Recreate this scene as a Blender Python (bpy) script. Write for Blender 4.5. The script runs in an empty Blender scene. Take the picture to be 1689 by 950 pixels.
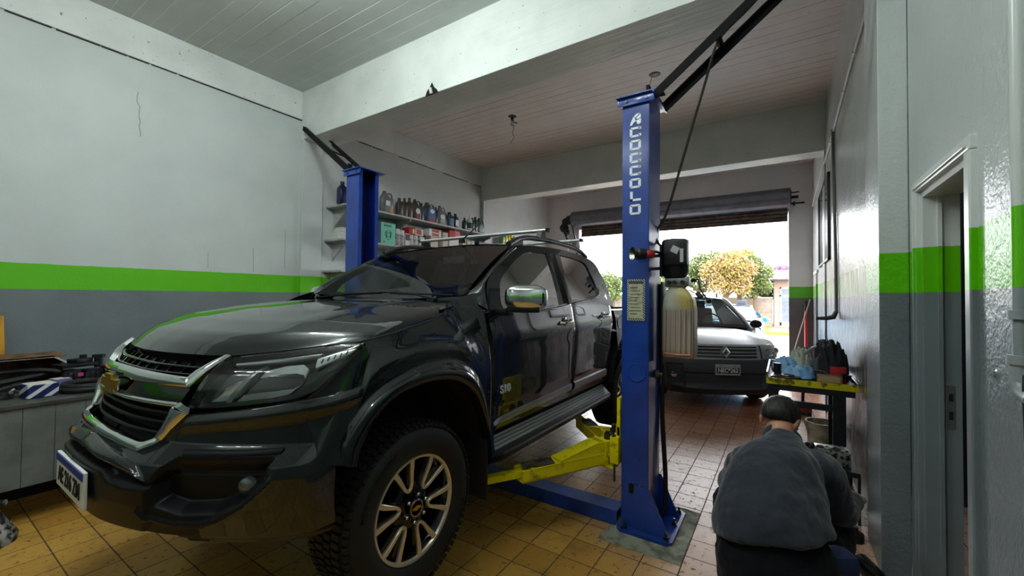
import bpy, bmesh, math, random
from mathutils import Vector, Matrix, Quaternion
PI = math.pi
R = math.radians
random.seed(7)
SC = bpy.context.scene
COL = SC.collection

# ------------------------------------------------------------------ camera, world, lights, exposure
cam_d = bpy.data.cameras.new('camera')
cam_d.sensor_width = 36.0
cam_d.lens = 36.0 * 684.14 / 1689.0
cam_d.clip_start = 0.05
cam_d.clip_end = 300
cam = bpy.data.objects.new('camera', cam_d)
COL.objects.link(cam)
yaw, pit, rol = 0.57894, 0.020372, 0.009434
fw = Vector((-math.sin(yaw) * math.cos(pit), math.cos(yaw) * math.cos(pit), math.sin(pit)))
rt0 = Vector((math.cos(yaw), math.sin(yaw), 0))
up0 = rt0.cross(fw)
rt = rt0 * math.cos(rol) + up0 * math.sin(rol)
up = -rt0 * math.sin(rol) + up0 * math.cos(rol)
cam.matrix_world = Matrix(((rt.x, up.x, -fw.x, 0), (rt.y, up.y, -fw.y, 0), (rt.z, up.z, -fw.z, 1.55), (0, 0, 0, 1)))
SC.camera = cam
SC.view_settings.view_transform = 'Standard'
SC.view_settings.look = 'None'
SC.view_settings.exposure = 0.45
SC.view_settings.gamma = 1.0
SC.view_settings.use_curve_mapping = False

wld = bpy.data.worlds.new('overcast_sky')
SC.world = wld
wld.use_nodes = True
bg = wld.node_tree.nodes['Background']
bg.inputs[0].default_value = (0.93, 0.96, 1.0, 1)
bg.inputs[1].default_value = 8.5

def area_light(name, loc, size, sizey, power, color, rot=(0, 0, 0)):
    d = bpy.data.lights.new(name, 'AREA')
    d.shape = 'RECTANGLE'
    d.size = size
    d.size_y = sizey
    d.energy = power
    d.color = color
    o = bpy.data.objects.new(name, d)
    o.location = loc
    o.rotation_euler = rot
    COL.objects.link(o)
    return o
LAMPS = [(-2.7, 1.25), (-0.95, 0.55), (-2.6, -1.9)]      # the LED battens of the front bay
LAMP_POWER = 40
for lx, ly in LAMPS:
    for k in (-0.4, 0.0, 0.4):
        d_ = bpy.data.lights.new('batten_light', 'POINT')
        d_.energy = LAMP_POWER / 3 * (2.0 if ly > 1 else (0.85 if ly > 0 else 0.25))
        d_.color = (0.92, 1.0, 0.97)
        d_.shadow_soft_size = 0.05
        o_ = bpy.data.objects.new('batten_light', d_)
        o_.location = (lx + k, ly, 4.05)
        COL.objects.link(o_)

# ------------------------------------------------------------------ helpers: materials
def lin(c):
    return tuple((v / 12.92 if v <= 0.04045 else ((v + 0.055) / 1.055) ** 2.4) for v in c)
def rgb(r, g, b):
    return lin((r / 255, g / 255, b / 255)) + (1,)
MATS = {}
class NT:
    def __init__(self, name):
        self.m = bpy.data.materials.new(name)
        self.m.use_nodes = True
        self.t = self.m.node_tree
        self.b = self.t.nodes['Principled BSDF']
    def n(self, kind, **kw):
        nd = self.t.nodes.new(kind)
        for k, v in kw.items():
            if k[0] == 'i' and k[1:].isdigit():
                self.put(nd.inputs[int(k[1:])], v)
            elif hasattr(nd, k):
                setattr(nd, k, v)
            else:
                self.put(nd.inputs[k], v)
        return nd
    def put(self, sock, v):
        if hasattr(v, 'is_output') or isinstance(v, bpy.types.NodeSocket):
            self.t.links.new(v, sock)
        else:
            sock.default_value = v
    def math(self, op, a, b=0.0, c=0.0):
        nd = self.t.nodes.new('ShaderNodeMath')
        nd.operation = op
        self.put(nd.inputs[0], a)
        self.put(nd.inputs[1], b)
        self.put(nd.inputs[2], c)
        return nd.outputs[0]
    def mix(self, f, a, b, blend='MIX'):
        nd = self.t.nodes.new('ShaderNodeMix')
        nd.data_type = 'RGBA'
        nd.blend_type = blend
        self.put(nd.inputs[0], f)
        self.put(nd.inputs[6], a)
        self.put(nd.inputs[7], b)
        return nd.outputs[2]
    def noise(self, vec, scale, detail=4.0, rough=0.55):
        nd = self.n('ShaderNodeTexNoise')
        self.put(nd.inputs['Vector'], vec)
        nd.inputs['Scale'].default_value = scale
        nd.inputs['Detail'].default_value = detail
        nd.inputs['Roughness'].default_value = rough
        return nd.outputs['Fac']
    def ramp(self, f, lo, hi):
        nd = self.t.nodes.new('ShaderNodeMapRange')
        self.put(nd.inputs[0], f)
        nd.inputs[1].default_value = lo
        nd.inputs[2].default_value = hi
        return nd.outputs[0]
    def pos(self):
        return self.n('ShaderNodeNewGeometry').outputs['Position']
    def objc(self):
        return self.n('ShaderNodeTexCoord').outputs['Object']
    def xyz(self, v):
        s = self.n('ShaderNodeSeparateXYZ')
        self.put(s.inputs[0], v)
        return s.outputs
    def bump(self, h, strength=0.3, dist=0.01, normal=None):
        nd = self.n('ShaderNodeBump')
        self.put(nd.inputs['Height'], h)
        nd.inputs['Strength'].default_value = strength
        nd.inputs['Distance'].default_value = dist
        if normal is not None:
            self.put(nd.inputs['Normal'], normal)
        self.put(self.b.inputs['Normal'], nd.outputs[0])
        return nd.outputs[0]
    def set(self, **kw):
        names = dict(col='Base Color', rough='Roughness', metal='Metallic', coat='Coat Weight', coatr='Coat Roughness', ior='IOR', trans='Transmission Weight', spec='Specular IOR Level', alpha='Alpha', em='Emission Color', ems='Emission Strength')
        for k, v in kw.items():
            self.put(self.b.inputs[names[k]], v)
        return self
def mat(name, col, rough=0.5, metal=0.0, coat=0.0, spec=0.5, var=0.0, scale=20.0, bump=0.0, bscale=60.0, dist=0.004, col2=None, lo=0.45, hi=0.6):
    if name in MATS:
        return MATS[name]
    t = NT(name)
    t.set(col=col, rough=rough, metal=metal, coat=coat, spec=spec)
    p = None
    if var or col2:
        p = t.objc()
        f = t.ramp(t.noise(p, scale), lo, hi)
        c2 = col2 if col2 else tuple(v * (1 - var) for v in col[:3]) + (1,)
        t.set(col=t.mix(f, col, c2))
    if bump:
        p = p or t.objc()
        t.bump(t.noise(p, bscale), bump, dist)
    MATS[name] = t.m
    return t.m

# ------------------------------------------------------------------ helpers: meshes
class MB:
    """collects geometry in world space; build() links it as one mesh object"""
    def __init__(self):
        self.bm = bmesh.new()
    def face(self, vs):
        try:
            return self.bm.faces.new(vs)
        except ValueError:
            return None
    def box(self, c, s, rot=None, bev=0.0, seg=2):
        m = Matrix.Translation(Vector(c))
        if rot is not None:
            m = m @ (rot if isinstance(rot, Matrix) else Matrix.Rotation(rot, 4, 'Z'))
        m = m @ Matrix.Diagonal((s[0], s[1], s[2], 1))
        r = bmesh.ops.create_cube(self.bm, size=1.0, matrix=m)
        if bev > 0:
            es = set()
            for v in r['verts']:
                es.update(v.link_edges)
            bmesh.ops.bevel(self.bm, geom=list(es), offset=bev, segments=seg, profile=0.6, affect='EDGES')
        return self
    def bx(self, x0, x1, y0, y1, z0, z1, bev=0.0):
        return self.box(((x0 + x1) / 2, (y0 + y1) / 2, (z0 + z1) / 2), (abs(x1 - x0), abs(y1 - y0), abs(z1 - z0)), None, bev)
    def beam(self, a, b, w, h, roll=0.0, bev=0.0):
        a = Vector(a); b = Vector(b)
        d = (b - a)
        q = d.to_track_quat('X', 'Z')
        m = Matrix.Translation((a + b) / 2) @ q.to_matrix().to_4x4() @ Matrix.Rotation(roll, 4, 'X')
        r = bmesh.ops.create_cube(self.bm, size=1.0, matrix=m @ Matrix.Diagonal((d.length, w, h, 1)))
        if bev > 0:
            es = set()
            for v in r['verts']:
                es.update(v.link_edges)
            bmesh.ops.bevel(self.bm, geom=list(es), offset=bev, segments=2, profile=0.6, affect='EDGES')
        return self
    def cyl(self, a, b, r, r2=None, n=20, cap=True):
        a = Vector(a); b = Vector(b)
        d = b - a
        m = Matrix.Translation((a + b) / 2) @ d.to_track_quat('Z', 'Y').to_matrix().to_4x4()
        bmesh.ops.create_cone(self.bm, cap_ends=cap, segments=n, radius1=r, radius2=(r if r2 is None else r2), depth=d.length, matrix=m)
        return self
    def ball(self, c, r, n=16, s=(1, 1, 1), rot=None):
        m = Matrix.Translation(Vector(c))
        if rot is not None:
            m = m @ rot
        m = m @ Matrix.Diagonal((s[0], s[1], s[2], 1))
        bmesh.ops.create_uvsphere(self.bm, u_segments=n, v_segments=max(6, n // 2), radius=r, matrix=m)
        return self
    def tube(self, pts, r, n=10, closed=False, cap=True):
        pts = [Vector(p) for p in pts]
        N = len(pts)
        rings = []
        prev = None
        for i, p in enumerate(pts):
            if closed:
                t = (pts[(i + 1) % N] - pts[i - 1]).normalized()
            else:
                t = (pts[min(i + 1, N - 1)] - pts[max(i - 1, 0)]).normalized()
            if prev is None:
                u = t.orthogonal().normalized()
            else:
                u = (prev - t * prev.dot(t))
                u = u.normalized() if u.length > 1e-6 else t.orthogonal().normalized()
            prev = u
            w = t.cross(u)
            rr = r[i] if isinstance(r, (list, tuple)) else r
            rings.append([self.bm.verts.new(p + (u * math.cos(a) + w * math.sin(a)) * rr) for a in [2 * PI * k / n for k in range(n)]])
        for i in range(N if closed else N - 1):
            A = rings[i]; B = rings[(i + 1) % N]
            for k in range(n):
                self.face((A[k], A[(k + 1) % n], B[(k + 1) % n], B[k]))
        if cap and not closed:
            self.face(rings[0][::-1]); self.face(rings[-1])
        return self
    def lathe(self, c, prof, n=32, axis='Z', rot=None, cap=True):
        """prof: list of (radius, height) ; axis through c"""
        m = Matrix.Translation(Vector(c))
        if rot is not None:
            m = m @ rot
        elif axis == 'X':
            m = m @ Matrix.Rotation(PI / 2, 4, 'Y')
        elif axis == 'Y':
            m = m @ Matrix.Rotation(-PI / 2, 4, 'X')
        rings = []
        for r, h in prof:
            rings.append([self.bm.verts.new(m @ Vector((r * math.cos(2 * PI * k / n), r * math.sin(2 * PI * k / n), h))) for k in range(n)])
        for i in range(len(rings) - 1):
            for k in range(n):
                self.face((rings[i][k], rings[i][(k + 1) % n], rings[i + 1][(k + 1) % n], rings[i + 1][k]))
        if cap and prof[0][0] > 1e-5:
            self.face(rings[0][::-1])
        if cap and prof[-1][0] > 1e-5:
            self.face(rings[-1])
        return self
    def prism(self, pts, ext, mapf=None):
        """pts: planar polygon of 3-D points, ext: extrusion vector"""
        e = Vector(ext)
        A = [self.bm.verts.new(Vector(p)) for p in pts]
        B = [self.bm.verts.new(Vector(p) + e) for p in pts]
        self.face(A[::-1]); self.face(B)
        n = len(A)
        for i in range(n):
            self.face((A[i], A[(i + 1) % n], B[(i + 1) % n], B[i]))
        return self
    def grid(self, rows, closed_u=False, closed_v=False):
        V = [[self.bm.verts.new(Vector(p)) for p in r] for r in rows]
        nr = len(V); nc = len(V[0])
        for i in range(nr if closed_v else nr - 1):
            for j in range(nc if closed_u else nc - 1):
                self.face((V[i][j], V[i][(j + 1) % nc], V[(i + 1) % nr][(j + 1) % nc], V[(i + 1) % nr][j]))
        return V
    def mesh(self, m):
        self.bm.from_mesh(m)
        return self
    def build(self, name, material, parent=None, smooth=True, angle=35, weld=0.0, recalc=True, mods=None):
        bm = self.bm
        if weld:
            bmesh.ops.remove_doubles(bm, verts=bm.verts, dist=weld)
        if recalc:
            bmesh.ops.recalc_face_normals(bm, faces=bm.faces)
        org = Vector((0, 0, 0))
        if parent is not None:
            org = world_loc(parent)
        else:
            if len(bm.verts):
                xs = [v.co for v in bm.verts]
                lo = Vector((min(c.x for c in xs), min(c.y for c in xs), min(c.z for c in xs)))
                hi = Vector((max(c.x for c in xs), max(c.y for c in xs), max(c.z for c in xs)))
                org = Vector(((lo.x + hi.x) / 2, (lo.y + hi.y) / 2, lo.z))
        bmesh.ops.translate(bm, verts=bm.verts, vec=-org)
        me = bpy.data.meshes.new(name)
        bm.to_mesh(me)
        bm.free()
        if smooth:
            for p in me.polygons:
                p.use_smooth = True
            if angle is not None:
                me.set_sharp_from_angle(angle=R(angle))
        o = bpy.data.objects.new(name, me)
        for mm in (material if isinstance(material, (list, tuple)) else [material]):
            me.materials.append(mm)
        COL.objects.link(o)
        if parent is not None:
            o.parent = parent
        else:
            o.location = org
        return o
def world_loc(o):
    v = Vector(o.location)
    while o.parent is not None:
        o = o.parent
        v += Vector(o.location)
    return v
def empty(name, loc, label=None, cat=None, group=None):
    o = bpy.data.objects.new(name, None)
    o.location = loc
    o.empty_display_size = 0.1
    COL.objects.link(o)
    if label:
        tag(o, label, cat, group)
    return o
def tag(o, label, cat, group=None, kind=None):
    o['label'] = label
    o['category'] = cat
    if group:
        o['group'] = group
    if kind:
        o['kind'] = kind
    return o
def struct(o):
    o['kind'] = 'structure'
    return o
def copy_tree(o, parent=None, name=None):
    c = o.copy()
    if name:
        c.name = name
    COL.objects.link(c)
    if parent is not None:
        c.parent = parent
    for ch in list(o.children):
        copy_tree(ch, c)
    return c
def interp(x, pts):
    if x <= pts[0][0]:
        return pts[0][1]
    for (a, fa), (b, fb) in zip(pts, pts[1:]):
        if x <= b:
            return fa + (fb - fa) * (x - a) / (b - a) if b > a else fb
    return pts[-1][1]
def resample(pts, n, smooth=False):
    pts = [Vector(p) for p in pts]
    if smooth and len(pts) > 2:
        q = [2 * pts[0] - pts[1]] + pts + [2 * pts[-1] - pts[-2]]
        out = []
        for i in range(1, len(q) - 2):
            a, b, c, d = q[i - 1:i + 3]
            for k in range(12):
                t = k / 12
                out.append(0.5 * ((2 * b) + (c - a) * t + (2 * a - 5 * b + 4 * c - d) * t * t + (3 * b - a - 3 * c + d) * t ** 3))
        out.append(pts[-1])
        pts = out
    L = [0.0]
    for a, b in zip(pts, pts[1:]):
        L.append(L[-1] + (b - a).length)
    out = []
    j = 0
    for i in range(n):
        s = L[-1] * i / (n - 1)
        while j < len(L) - 2 and L[j + 1] < s:
            j += 1
        d = L[j + 1] - L[j]
        t = (s - L[j]) / d if d > 1e-9 else 0
        out.append(pts[j].lerp(pts[j + 1], min(max(t, 0), 1)))
    return out
def text_mesh(s, size, depth=0.002, bold=0.0):
    cu = bpy.data.curves.new('lettering', 'FONT')
    cu.body = s
    cu.size = size
    cu.extrude = depth
    cu.offset = bold
    cu.align_x = 'CENTER'
    cu.align_y = 'CENTER'
    o = bpy.data.objects.new('lettering_source', cu)
    COL.objects.link(o)
    dg = bpy.context.evaluated_depsgraph_get()
    me = bpy.data.meshes.new_from_object(o.evaluated_get(dg))
    bpy.data.objects.remove(o)
    return me
def put_text(s, size, loc, xdir, updir, name, material, parent, depth=0.002, sx=1.0, bold=0.0):
    me = text_mesh(s, size, depth, bold)
    x = Vector(xdir).normalized(); u = Vector(updir).normalized(); n = x.cross(u)
    M = Matrix(((x.x * sx, u.x, n.x, loc[0]), (x.y * sx, u.y, n.y, loc[1]), (x.z * sx, u.z, n.z, loc[2]), (0, 0, 0, 1)))
    me.transform(M)
    b = MB(); b.mesh(me)
    return b.build(name, material, parent, smooth=False, recalc=False)
# ================================================================== the setting
XL, XR, XN = -5.5, 0.50, 0.585        # left wall, right wall beyond the pier, right wall by the camera
YB, YE = -3.0, 10.2                   # back wall behind the camera, inner face of the entrance wall
ZC = 4.31
Z1, Z2 = 1.575, 1.80                  # painted green stripe

def wall_material(name, white, green, grey, faded=0.0, shine=0.35, bumps=0.25, z1=Z1, z2=Z2):
    t = NT(name)
    p = t.pos()
    x, y, z = t.xyz(p)[0:3]
    wob = t.math('MULTIPLY', t.math('SUBTRACT', t.noise(p, 9.0), 0.5), 0.012)
    zz = t.math('ADD', z, wob)
    n1 = t.noise(p, 2.2, 5.0)
    wh = t.mix(t.ramp(n1, 0.35, 0.75), white, tuple(v * 0.90 for v in white[:3]) + (1,))
    gy = t.mix(t.ramp(n1, 0.35, 0.75), grey, tuple(v * 0.80 for v in grey[:3]) + (1,))
    c = t.mix(t.math('GREATER_THAN', zz, z1), gy, green)
    c = t.mix(t.math('GREATER_THAN', zz, z2), c, wh)
    if faded:
        s = t.n('ShaderNodeMapping')
        t.put(s.inputs[0], p)
        s.inputs['Scale'].default_value = (9, 9, 1.2)
        st = t.noise(s.outputs[0], 2.0, 6.0, 0.65)
        c = t.mix(t.math('MULTIPLY', t.ramp(st, 0.42, 0.62), faded), c, rgb(196, 198, 196))
        low = t.math('MULTIPLY', t.ramp(z, 1.25, 0.35), t.ramp(t.noise(p, 3.0, 5.0), 0.40, 0.60))
        c = t.mix(t.math('MULTIPLY', low, 0.85), c, rgb(38, 36, 34))
    t.set(col=c, rough=shine, spec=0.45)
    b1 = t.noise(p, 55.0, 3.0)
    b2 = t.noise(p, 4.5, 4.0)
    h = t.math('ADD', t.math('MULTIPLY', b1, 0.35), b2)
    t.bump(h, bumps, 0.02)
    return t.m
WHITE = rgb(196, 203, 202)
GREEN = rgb(92, 186, 8)
GREY = rgb(112, 122, 126)
M_WALL = wall_material('painted_wall', WHITE, GREEN, GREY, shine=0.55)
M_WALLR = wall_material('worn_wall', WHITE, rgb(110, 168, 50), rgb(112, 118, 124), faded=0.6, shine=0.22, bumps=0.5)
M_WALLN = wall_material('rough_wall', WHITE, GREEN, GREY, shine=0.28, bumps=0.6, z1=1.59, z2=1.815)
M_ENTR = wall_material('entrance_wall', rgb(205, 203, 204), rgb(84, 160, 20), rgb(88, 86, 88), shine=0.5)

def ceiling_material(name, base, line, dark):
    t = NT(name)
    p = t.pos()
    x, y, z = t.xyz(p)[0:3]
    k = t.math('DIVIDE', y, 0.148)
    fr = t.math('FRACT', k)
    cell = t.math('FLOOR', k)
    e = t.math('ABSOLUTE', t.math('SUBTRACT', fr, 0.5))
    g = t.ramp(e, 0.445, 0.49)
    cv = t.n('ShaderNodeCombineXYZ')
    t.put(cv.inputs[0], t.math('MULTIPLY', x, 0.35)); t.put(cv.inputs[1], cell)
    w = t.noise(cv.outputs[0], 1.7, 3.0)
    gl = t.math('MULTIPLY', g, t.ramp(w, 0.40, 0.62))
    wn = t.n('ShaderNodeTexWhiteNoise'); wn.noise_dimensions = '1D'
    t.put(wn.inputs['W'], cell)
    step = wn.outputs['Value']
    n = t.noise(p, 3.0, 6.0)
    sp = t.ramp(t.noise(p, 30.0, 2.0), 0.70, 0.76)
    c = t.mix(t.ramp(n, 0.3, 0.8), base, tuple(v * 0.86 for v in base[:3]) + (1,))
    c = t.mix(t.math('MULTIPLY', gl, dark), c, line)
    c = t.mix(t.math('MULTIPLY', sp, 0.4 * dark), c, rgb(90, 88, 86))
    t.set(col=c, rough=0.5, spec=0.4)
    h = t.math('SUBTRACT', t.math('MULTIPLY', step, 0.35), gl)
    t.bump(t.math('ADD', h, t.math('MULTIPLY', t.noise(p, 40.0), 0.15)), 0.7, 0.006)
    return t.m
M_CEIL1 = ceiling_material('board_marked_ceiling', rgb(196, 202, 198), rgb(232, 236, 234), 0.9)
M_CEIL2 = ceiling_material('old_board_marked_ceiling', rgb(226, 222, 217), rgb(92, 88, 84), 1.0)
t = NT('beam_paint')
p = t.pos()
c = t.mix(t.ramp(t.noise(p, 2.5, 5.0), 0.35, 0.8), rgb(216, 221, 218), rgb(196, 202, 199))
c = t.mix(t.math('MULTIPLY', t.ramp(t.noise(p, 26.0, 2.0), 0.715, 0.74), 0.8), c, rgb(70, 70, 66))
t.set(col=c, rough=0.45)
s_ = t.n('ShaderNodeMapping'); t.put(s_.inputs[0], p); s_.inputs['Scale'].default_value = (0.6, 9, 9)
t.bump(t.noise(s_.outputs[0], 3.0, 5.0), 0.35, 0.015)
M_BEAM = t.m

def tile_floor():
    t = NT('glazed_floor_tiles')
    p = t.pos()
    x, y, z = t.xyz(p)[0:3]
    T = 0.209
    kx = t.math('DIVIDE', t.math('ADD', x, 0.500), T)
    ky = t.math('DIVIDE', t.math('SUBTRACT', y, 2.694), T)
    fx = t.math('ABSOLUTE', t.math('SUBTRACT', t.math('FRACT', kx), 0.5))
    fy = t.math('ABSOLUTE', t.math('SUBTRACT', t.math('FRACT', ky), 0.5))
    m = t.math('MAXIMUM', fx, fy)
    nz = t.math('MULTIPLY', t.math('SUBTRACT', t.noise(p, 40.0), 0.5), 0.02)
    grout = t.ramp(t.math('ADD', m, nz), 0.480, 0.490)
    cv = t.n('ShaderNodeCombineXYZ')
    t.put(cv.inputs[0], t.math('FLOOR', kx)); t.put(cv.inputs[1], t.math('FLOOR', ky))
    wn = t.n('ShaderNodeTexWhiteNoise'); wn.noise_dimensions = '3D'
    t.put(wn.inputs['Vector'], cv.outputs[0])
    tv = wn.outputs['Value']
    big = t.noise(p, 0.9, 3.0)
    # tile colour blends from ochre to pink towards the entrance and right wall
    side = t.math('ADD', t.math('MULTIPLY', t.math('ADD', x, 1.6), 0.9), t.math('MULTIPLY', t.math('SUBTRACT', y, 2.55), 0.75))
    side = t.math('ADD', side, t.math('MULTIPLY', t.math('SUBTRACT', big, 0.5), 0.6))
    k = t.ramp(side, 0.45, 1.15)
    ochre = t.mix(tv, rgb(198, 152, 72), rgb(172, 126, 52))
    pink = t.mix(tv, rgb(204, 166, 144), rgb(182, 140, 116))
    c = t.mix(k, ochre, pink)
    far = t.ramp(y, 4.4, 6.2)
    c = t.mix(far, c, t.mix(tv, rgb(176, 118, 88), rgb(150, 94, 66)))
    pit = t.ramp(t.noise(p, 26.0, 5.0, 0.7), 0.575, 0.64)
    c = t.mix(t.math('MULTIPLY', pit, 0.75), c, rgb(84, 56, 30))
    blot = t.ramp(t.noise(p, 6.0, 5.0, 0.6), 0.56, 0.72)
    c = t.mix(t.math('MULTIPLY', blot, 0.55), c, rgb(120, 84, 50))
    c = t.mix(grout, c, rgb(66, 48, 34))
    rough = t.math('ADD', 0.30, t.math('MULTIPLY', t.math('MAXIMUM', grout, pit), 0.5))
    t.set(col=c, rough=rough, spec=0.5)
    h = t.math('SUBTRACT', t.math('MULTIPLY', t.noise(p, 14.0, 4.0), 0.35), t.math('MULTIPLY', grout, 1.0))
    h = t.math('SUBTRACT', h, t.math('MULTIPLY', pit, 0.25))
    t.bump(h, 0.45, 0.004)
    return t.m
M_FLOOR = tile_floor()

b = MB(); b.bx(XL - 0.2, 3.0, YB - 0.2, YE + 0.30, -0.2, 0.0)
struct(b.build('floor', M_FLOOR, smooth=False))
b = MB(); b.bx(XL - 0.25, XL, YB - 0.2, YE + 0.25, 0, ZC + 0.3)
struct(b.build('wall_left', M_WALL, smooth=False))
b = MB()
b.bx(XR, XR + 0.09, 3.3, YE + 0.25, 0, ZC + 0.3)
struct(b.build('wall_right', M_WALLR, smooth=False))
# near right wall: doorway between y0 and y1
DY0, DY1, DZ = 2.205, 2.88, 2.10
b = MB()
b.bx(XN, XN + 0.13, DY1, 3.11, 0, ZC + 0.3)
b.bx(XN, XN + 0.13, 2.04, DY1, DZ, ZC + 0.3)
b.bx(XN, XN + 0.13, 2.04, DY0, 0, DZ)
struct(b.build('wall_right_near', M_WALLN, smooth=False))
b = MB()
b.bx(XN - 0.014, XN + 0.4, YB, 2.04, 0, ZC + 0.3)
struct(b.build('wall_right_front', M_WALLN, smooth=False))
b = MB(); b.bx(XL - 0.2, 3.0, YB - 0.25, YB, 0, ZC + 0.3)
struct(b.build('wall_back', M_WALL, smooth=False))
# dark store room behind the doorway
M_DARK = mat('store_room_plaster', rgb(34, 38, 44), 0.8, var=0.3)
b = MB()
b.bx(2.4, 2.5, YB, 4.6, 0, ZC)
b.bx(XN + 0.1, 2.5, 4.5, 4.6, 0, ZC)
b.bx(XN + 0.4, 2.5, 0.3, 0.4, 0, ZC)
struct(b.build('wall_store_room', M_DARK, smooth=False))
b = MB(); b.bx(XL - 0.25, 3.0, YB - 0.25, 3.13, ZC, ZC + 0.2)
struct(b.build('ceiling', M_CEIL1, smooth=False))
b = MB(); b.bx(XL - 0.25, 3.0, 3.5, YE + 0.25, ZC, ZC + 0.2)
struct(b.build('ceiling_rear', M_CEIL2, smooth=False))
# beams and piers
b = MB(); b.bx(XL, XN, 3.12, 3.52, 3.655, ZC + 0.1, 0.008)
struct(b.build('trim_1', M_BEAM, smooth=False))
b = MB(); b.bx(XL, XR, 7.15, 7.48, 3.62, ZC + 0.02, 0.008)
struct(b.build('trim_2', M_BEAM, smooth=False))
b = MB()
b.bx(XL, XL + 0.05, 3.12, 3.42, 0, 3.655, 0.006)
struct(b.build('trim_3', M_WALL, smooth=False))
b = MB(); b.bx(0.458, XN, 3.12, 3.56, 0, 3.655, 0.004)
struct(b.build('trim_4', M_WALLN, smooth=False))
b = MB(); b.bx(XL, XL + 0.07, 7.15, 7.50, 0, 3.62, 0.006)
struct(b.build('trim_5', M_WALL, smooth=False))
b = MB(); b.bx(XR - 0.02, XR, 7.15, 7.45, 0, 3.62, 0.006)
struct(b.build('trim_6', M_WALLR, smooth=False))
# ledge: the upper part of the left wall stands slightly proud, with a cracked joint
b = MB(); b.bx(XL, XL + 0.022, YB, 3.12, 3.93, ZC, 0.006)
struct(b.build('trim_7', M_BEAM, smooth=False))
b = MB(); b.bx(XL, XL + 0.022, 3.52, 7.15, 3.93, ZC, 0.006)
struct(b.build('trim_8', M_BEAM, smooth=False))
M_CRACK = mat('dark_crack_line', rgb(70, 72, 70), 0.9)
for (y0, y1, nm) in ((YB, 3.12, 9), (3.52, 7.15, 10)):
    b = MB()
    y = y0
    while y < y1 - 0.02:
        L = random.uniform(0.08, 0.3)
        if random.random() < 0.85:
            hh = random.uniform(0.0015, 0.0045)
            b.bx(XL, XL + 0.024, y, min(y + L, y1), 3.922 - hh / 2 + random.uniform(-0.002, 0.002), 3.922 + hh)
        y += L + random.uniform(0.0, 0.03)
    struct(b.build('trim_%d' % nm, M_CRACK, smooth=False))
# cracks in the left wall plaster
def crack(pts, name, w=0.004):
    b = MB()
    for a, c in zip(pts, pts[1:]):
        b.beam((XL + 0.001, a[0], a[1]), (XL + 0.001, c[0], c[1]), w, w, 0)
    return struct(b.build(name, mat('plaster_crack', rgb(148, 154, 152), 0.9), smooth=False))
def jag(y0, z0, y1, z1, n, j):
    return [(y0 + (y1 - y0) * i / n + random.uniform(-j, j), z0 + (z1 - z0) * i / n) for i in range(n + 1)]
crack(jag(1.41, 3.60, 1.43, 3.15, 9, 0.012), 'trim_11', 0.006)
crack(jag(2.06, 2.02, 2.06, 1.84, 5, 0.004), 'trim_12')
crack(jag(2.54, 2.12, 2.55, 1.82, 5, 0.004), 'trim_13')
crack(jag(2.93, 2.40, 2.93, 1.90, 5, 0.003), 'trim_14')

# entrance wall with its wide opening
OX0, OX1, OZ = -4.55, 0.10, 3.35
b = MB()
b.bx(XL, OX0, YE, YE + 0.28, 0, ZC)
b.bx(OX1, XR, YE, YE + 0.28, 0, ZC)
b.bx(OX0, OX1, YE, YE + 0.28, OZ, ZC)
struct(b.build('wall_front', M_ENTR, smooth=False))

# door 1: frame and jambs of the doorway on the right
M_FRAME = wall_material('painted_door_frame', rgb(214, 219, 218), GREEN, rgb(118, 128, 132), shine=0.3, bumps=0.08, z1=1.59, z2=1.815)
d1 = empty('door_1', (XN, (DY0 + DY1) / 2, 0)); struct(d1)
b = MB()
for (y0, y1) in ((DY1 - 0.0, DY1 + 0.055), (DY0 - 0.055, DY0)):
    b.bx(XN - 0.022, XN + 0.01, y0, y1, 0, DZ - 0.001, 0.006)
b.bx(XN - 0.022, XN + 0.01, DY0 - 0.055, DY1 + 0.055, DZ, DZ + 0.055, 0.006)
b.bx(XN - 0.03, XN - 0.01, DY1 + 0.012, DY1 + 0.028, 0, DZ + 0.03, 0.004)
b.bx(XN - 0.03, XN - 0.01, DY0 - 0.03, DY1 + 0.03, DZ + 0.012, DZ + 0.028, 0.004)
struct(b.build('architrave', M_FRAME, d1, smooth=False))
b = MB()
b.bx(XN + 0.0, XN + 0.13, DY1 - 0.035, DY1, 0, DZ)
b.bx(XN + 0.0, XN + 0.13, DY0, DY0 + 0.006, 0, DZ)
b.bx(XN + 0.0, XN + 0.13, DY0 + 0.006, DY1 - 0.035, DZ - 0.035, DZ)
b.bx(XN + 0.05, XN + 0.065, DY1 - 0.05, DY1 - 0.03, 0, DZ)
struct(b.build('jamb', M_FRAME, d1, smooth=False))
b = MB()
b.bx(XN + 0.075, XN + 0.105, DY1 - 0.038, DY1 - 0.033, 0.93, 1.14, 0.001)
struct(b.build('strike_plate', mat('painted_strike_plate', rgb(120, 128, 130), 0.35, 0.6), d1, smooth=False))
b = MB()
b.bx(XN + 0.084, XN + 0.098, DY1 - 0.04, DY1 - 0.036, 1.065, 1.10)
b.bx(XN + 0.084, XN + 0.098, DY1 - 0.04, DY1 - 0.036, 0.975, 1.015)
struct(b.build('latch_hole', mat('black_hole', rgb(8, 8, 8), 0.9), d1, smooth=False))
b = MB(); b.bx(XN + 0.165, XN + 0.80, DY1 - 0.03, DY1 + 0.005, 0.01, DZ - 0.01, 0.003)
struct(b.build('door_leaf', mat('slate_grey_door', rgb(44, 50, 58), 0.5, var=0.2), d1, smooth=False))
# small door casing on the far right wall near the entrance
b = MB()
b.bx(XR - 0.03, XR + 0.01, 8.86, 8.93, 0, 2.05, 0.004)
b.bx(XR - 0.03, XR + 0.01, 8.6, 9.5, 2.0, 2.05, 0.004)
struct(b.build('trim_15', M_FRAME, smooth=False))
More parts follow.
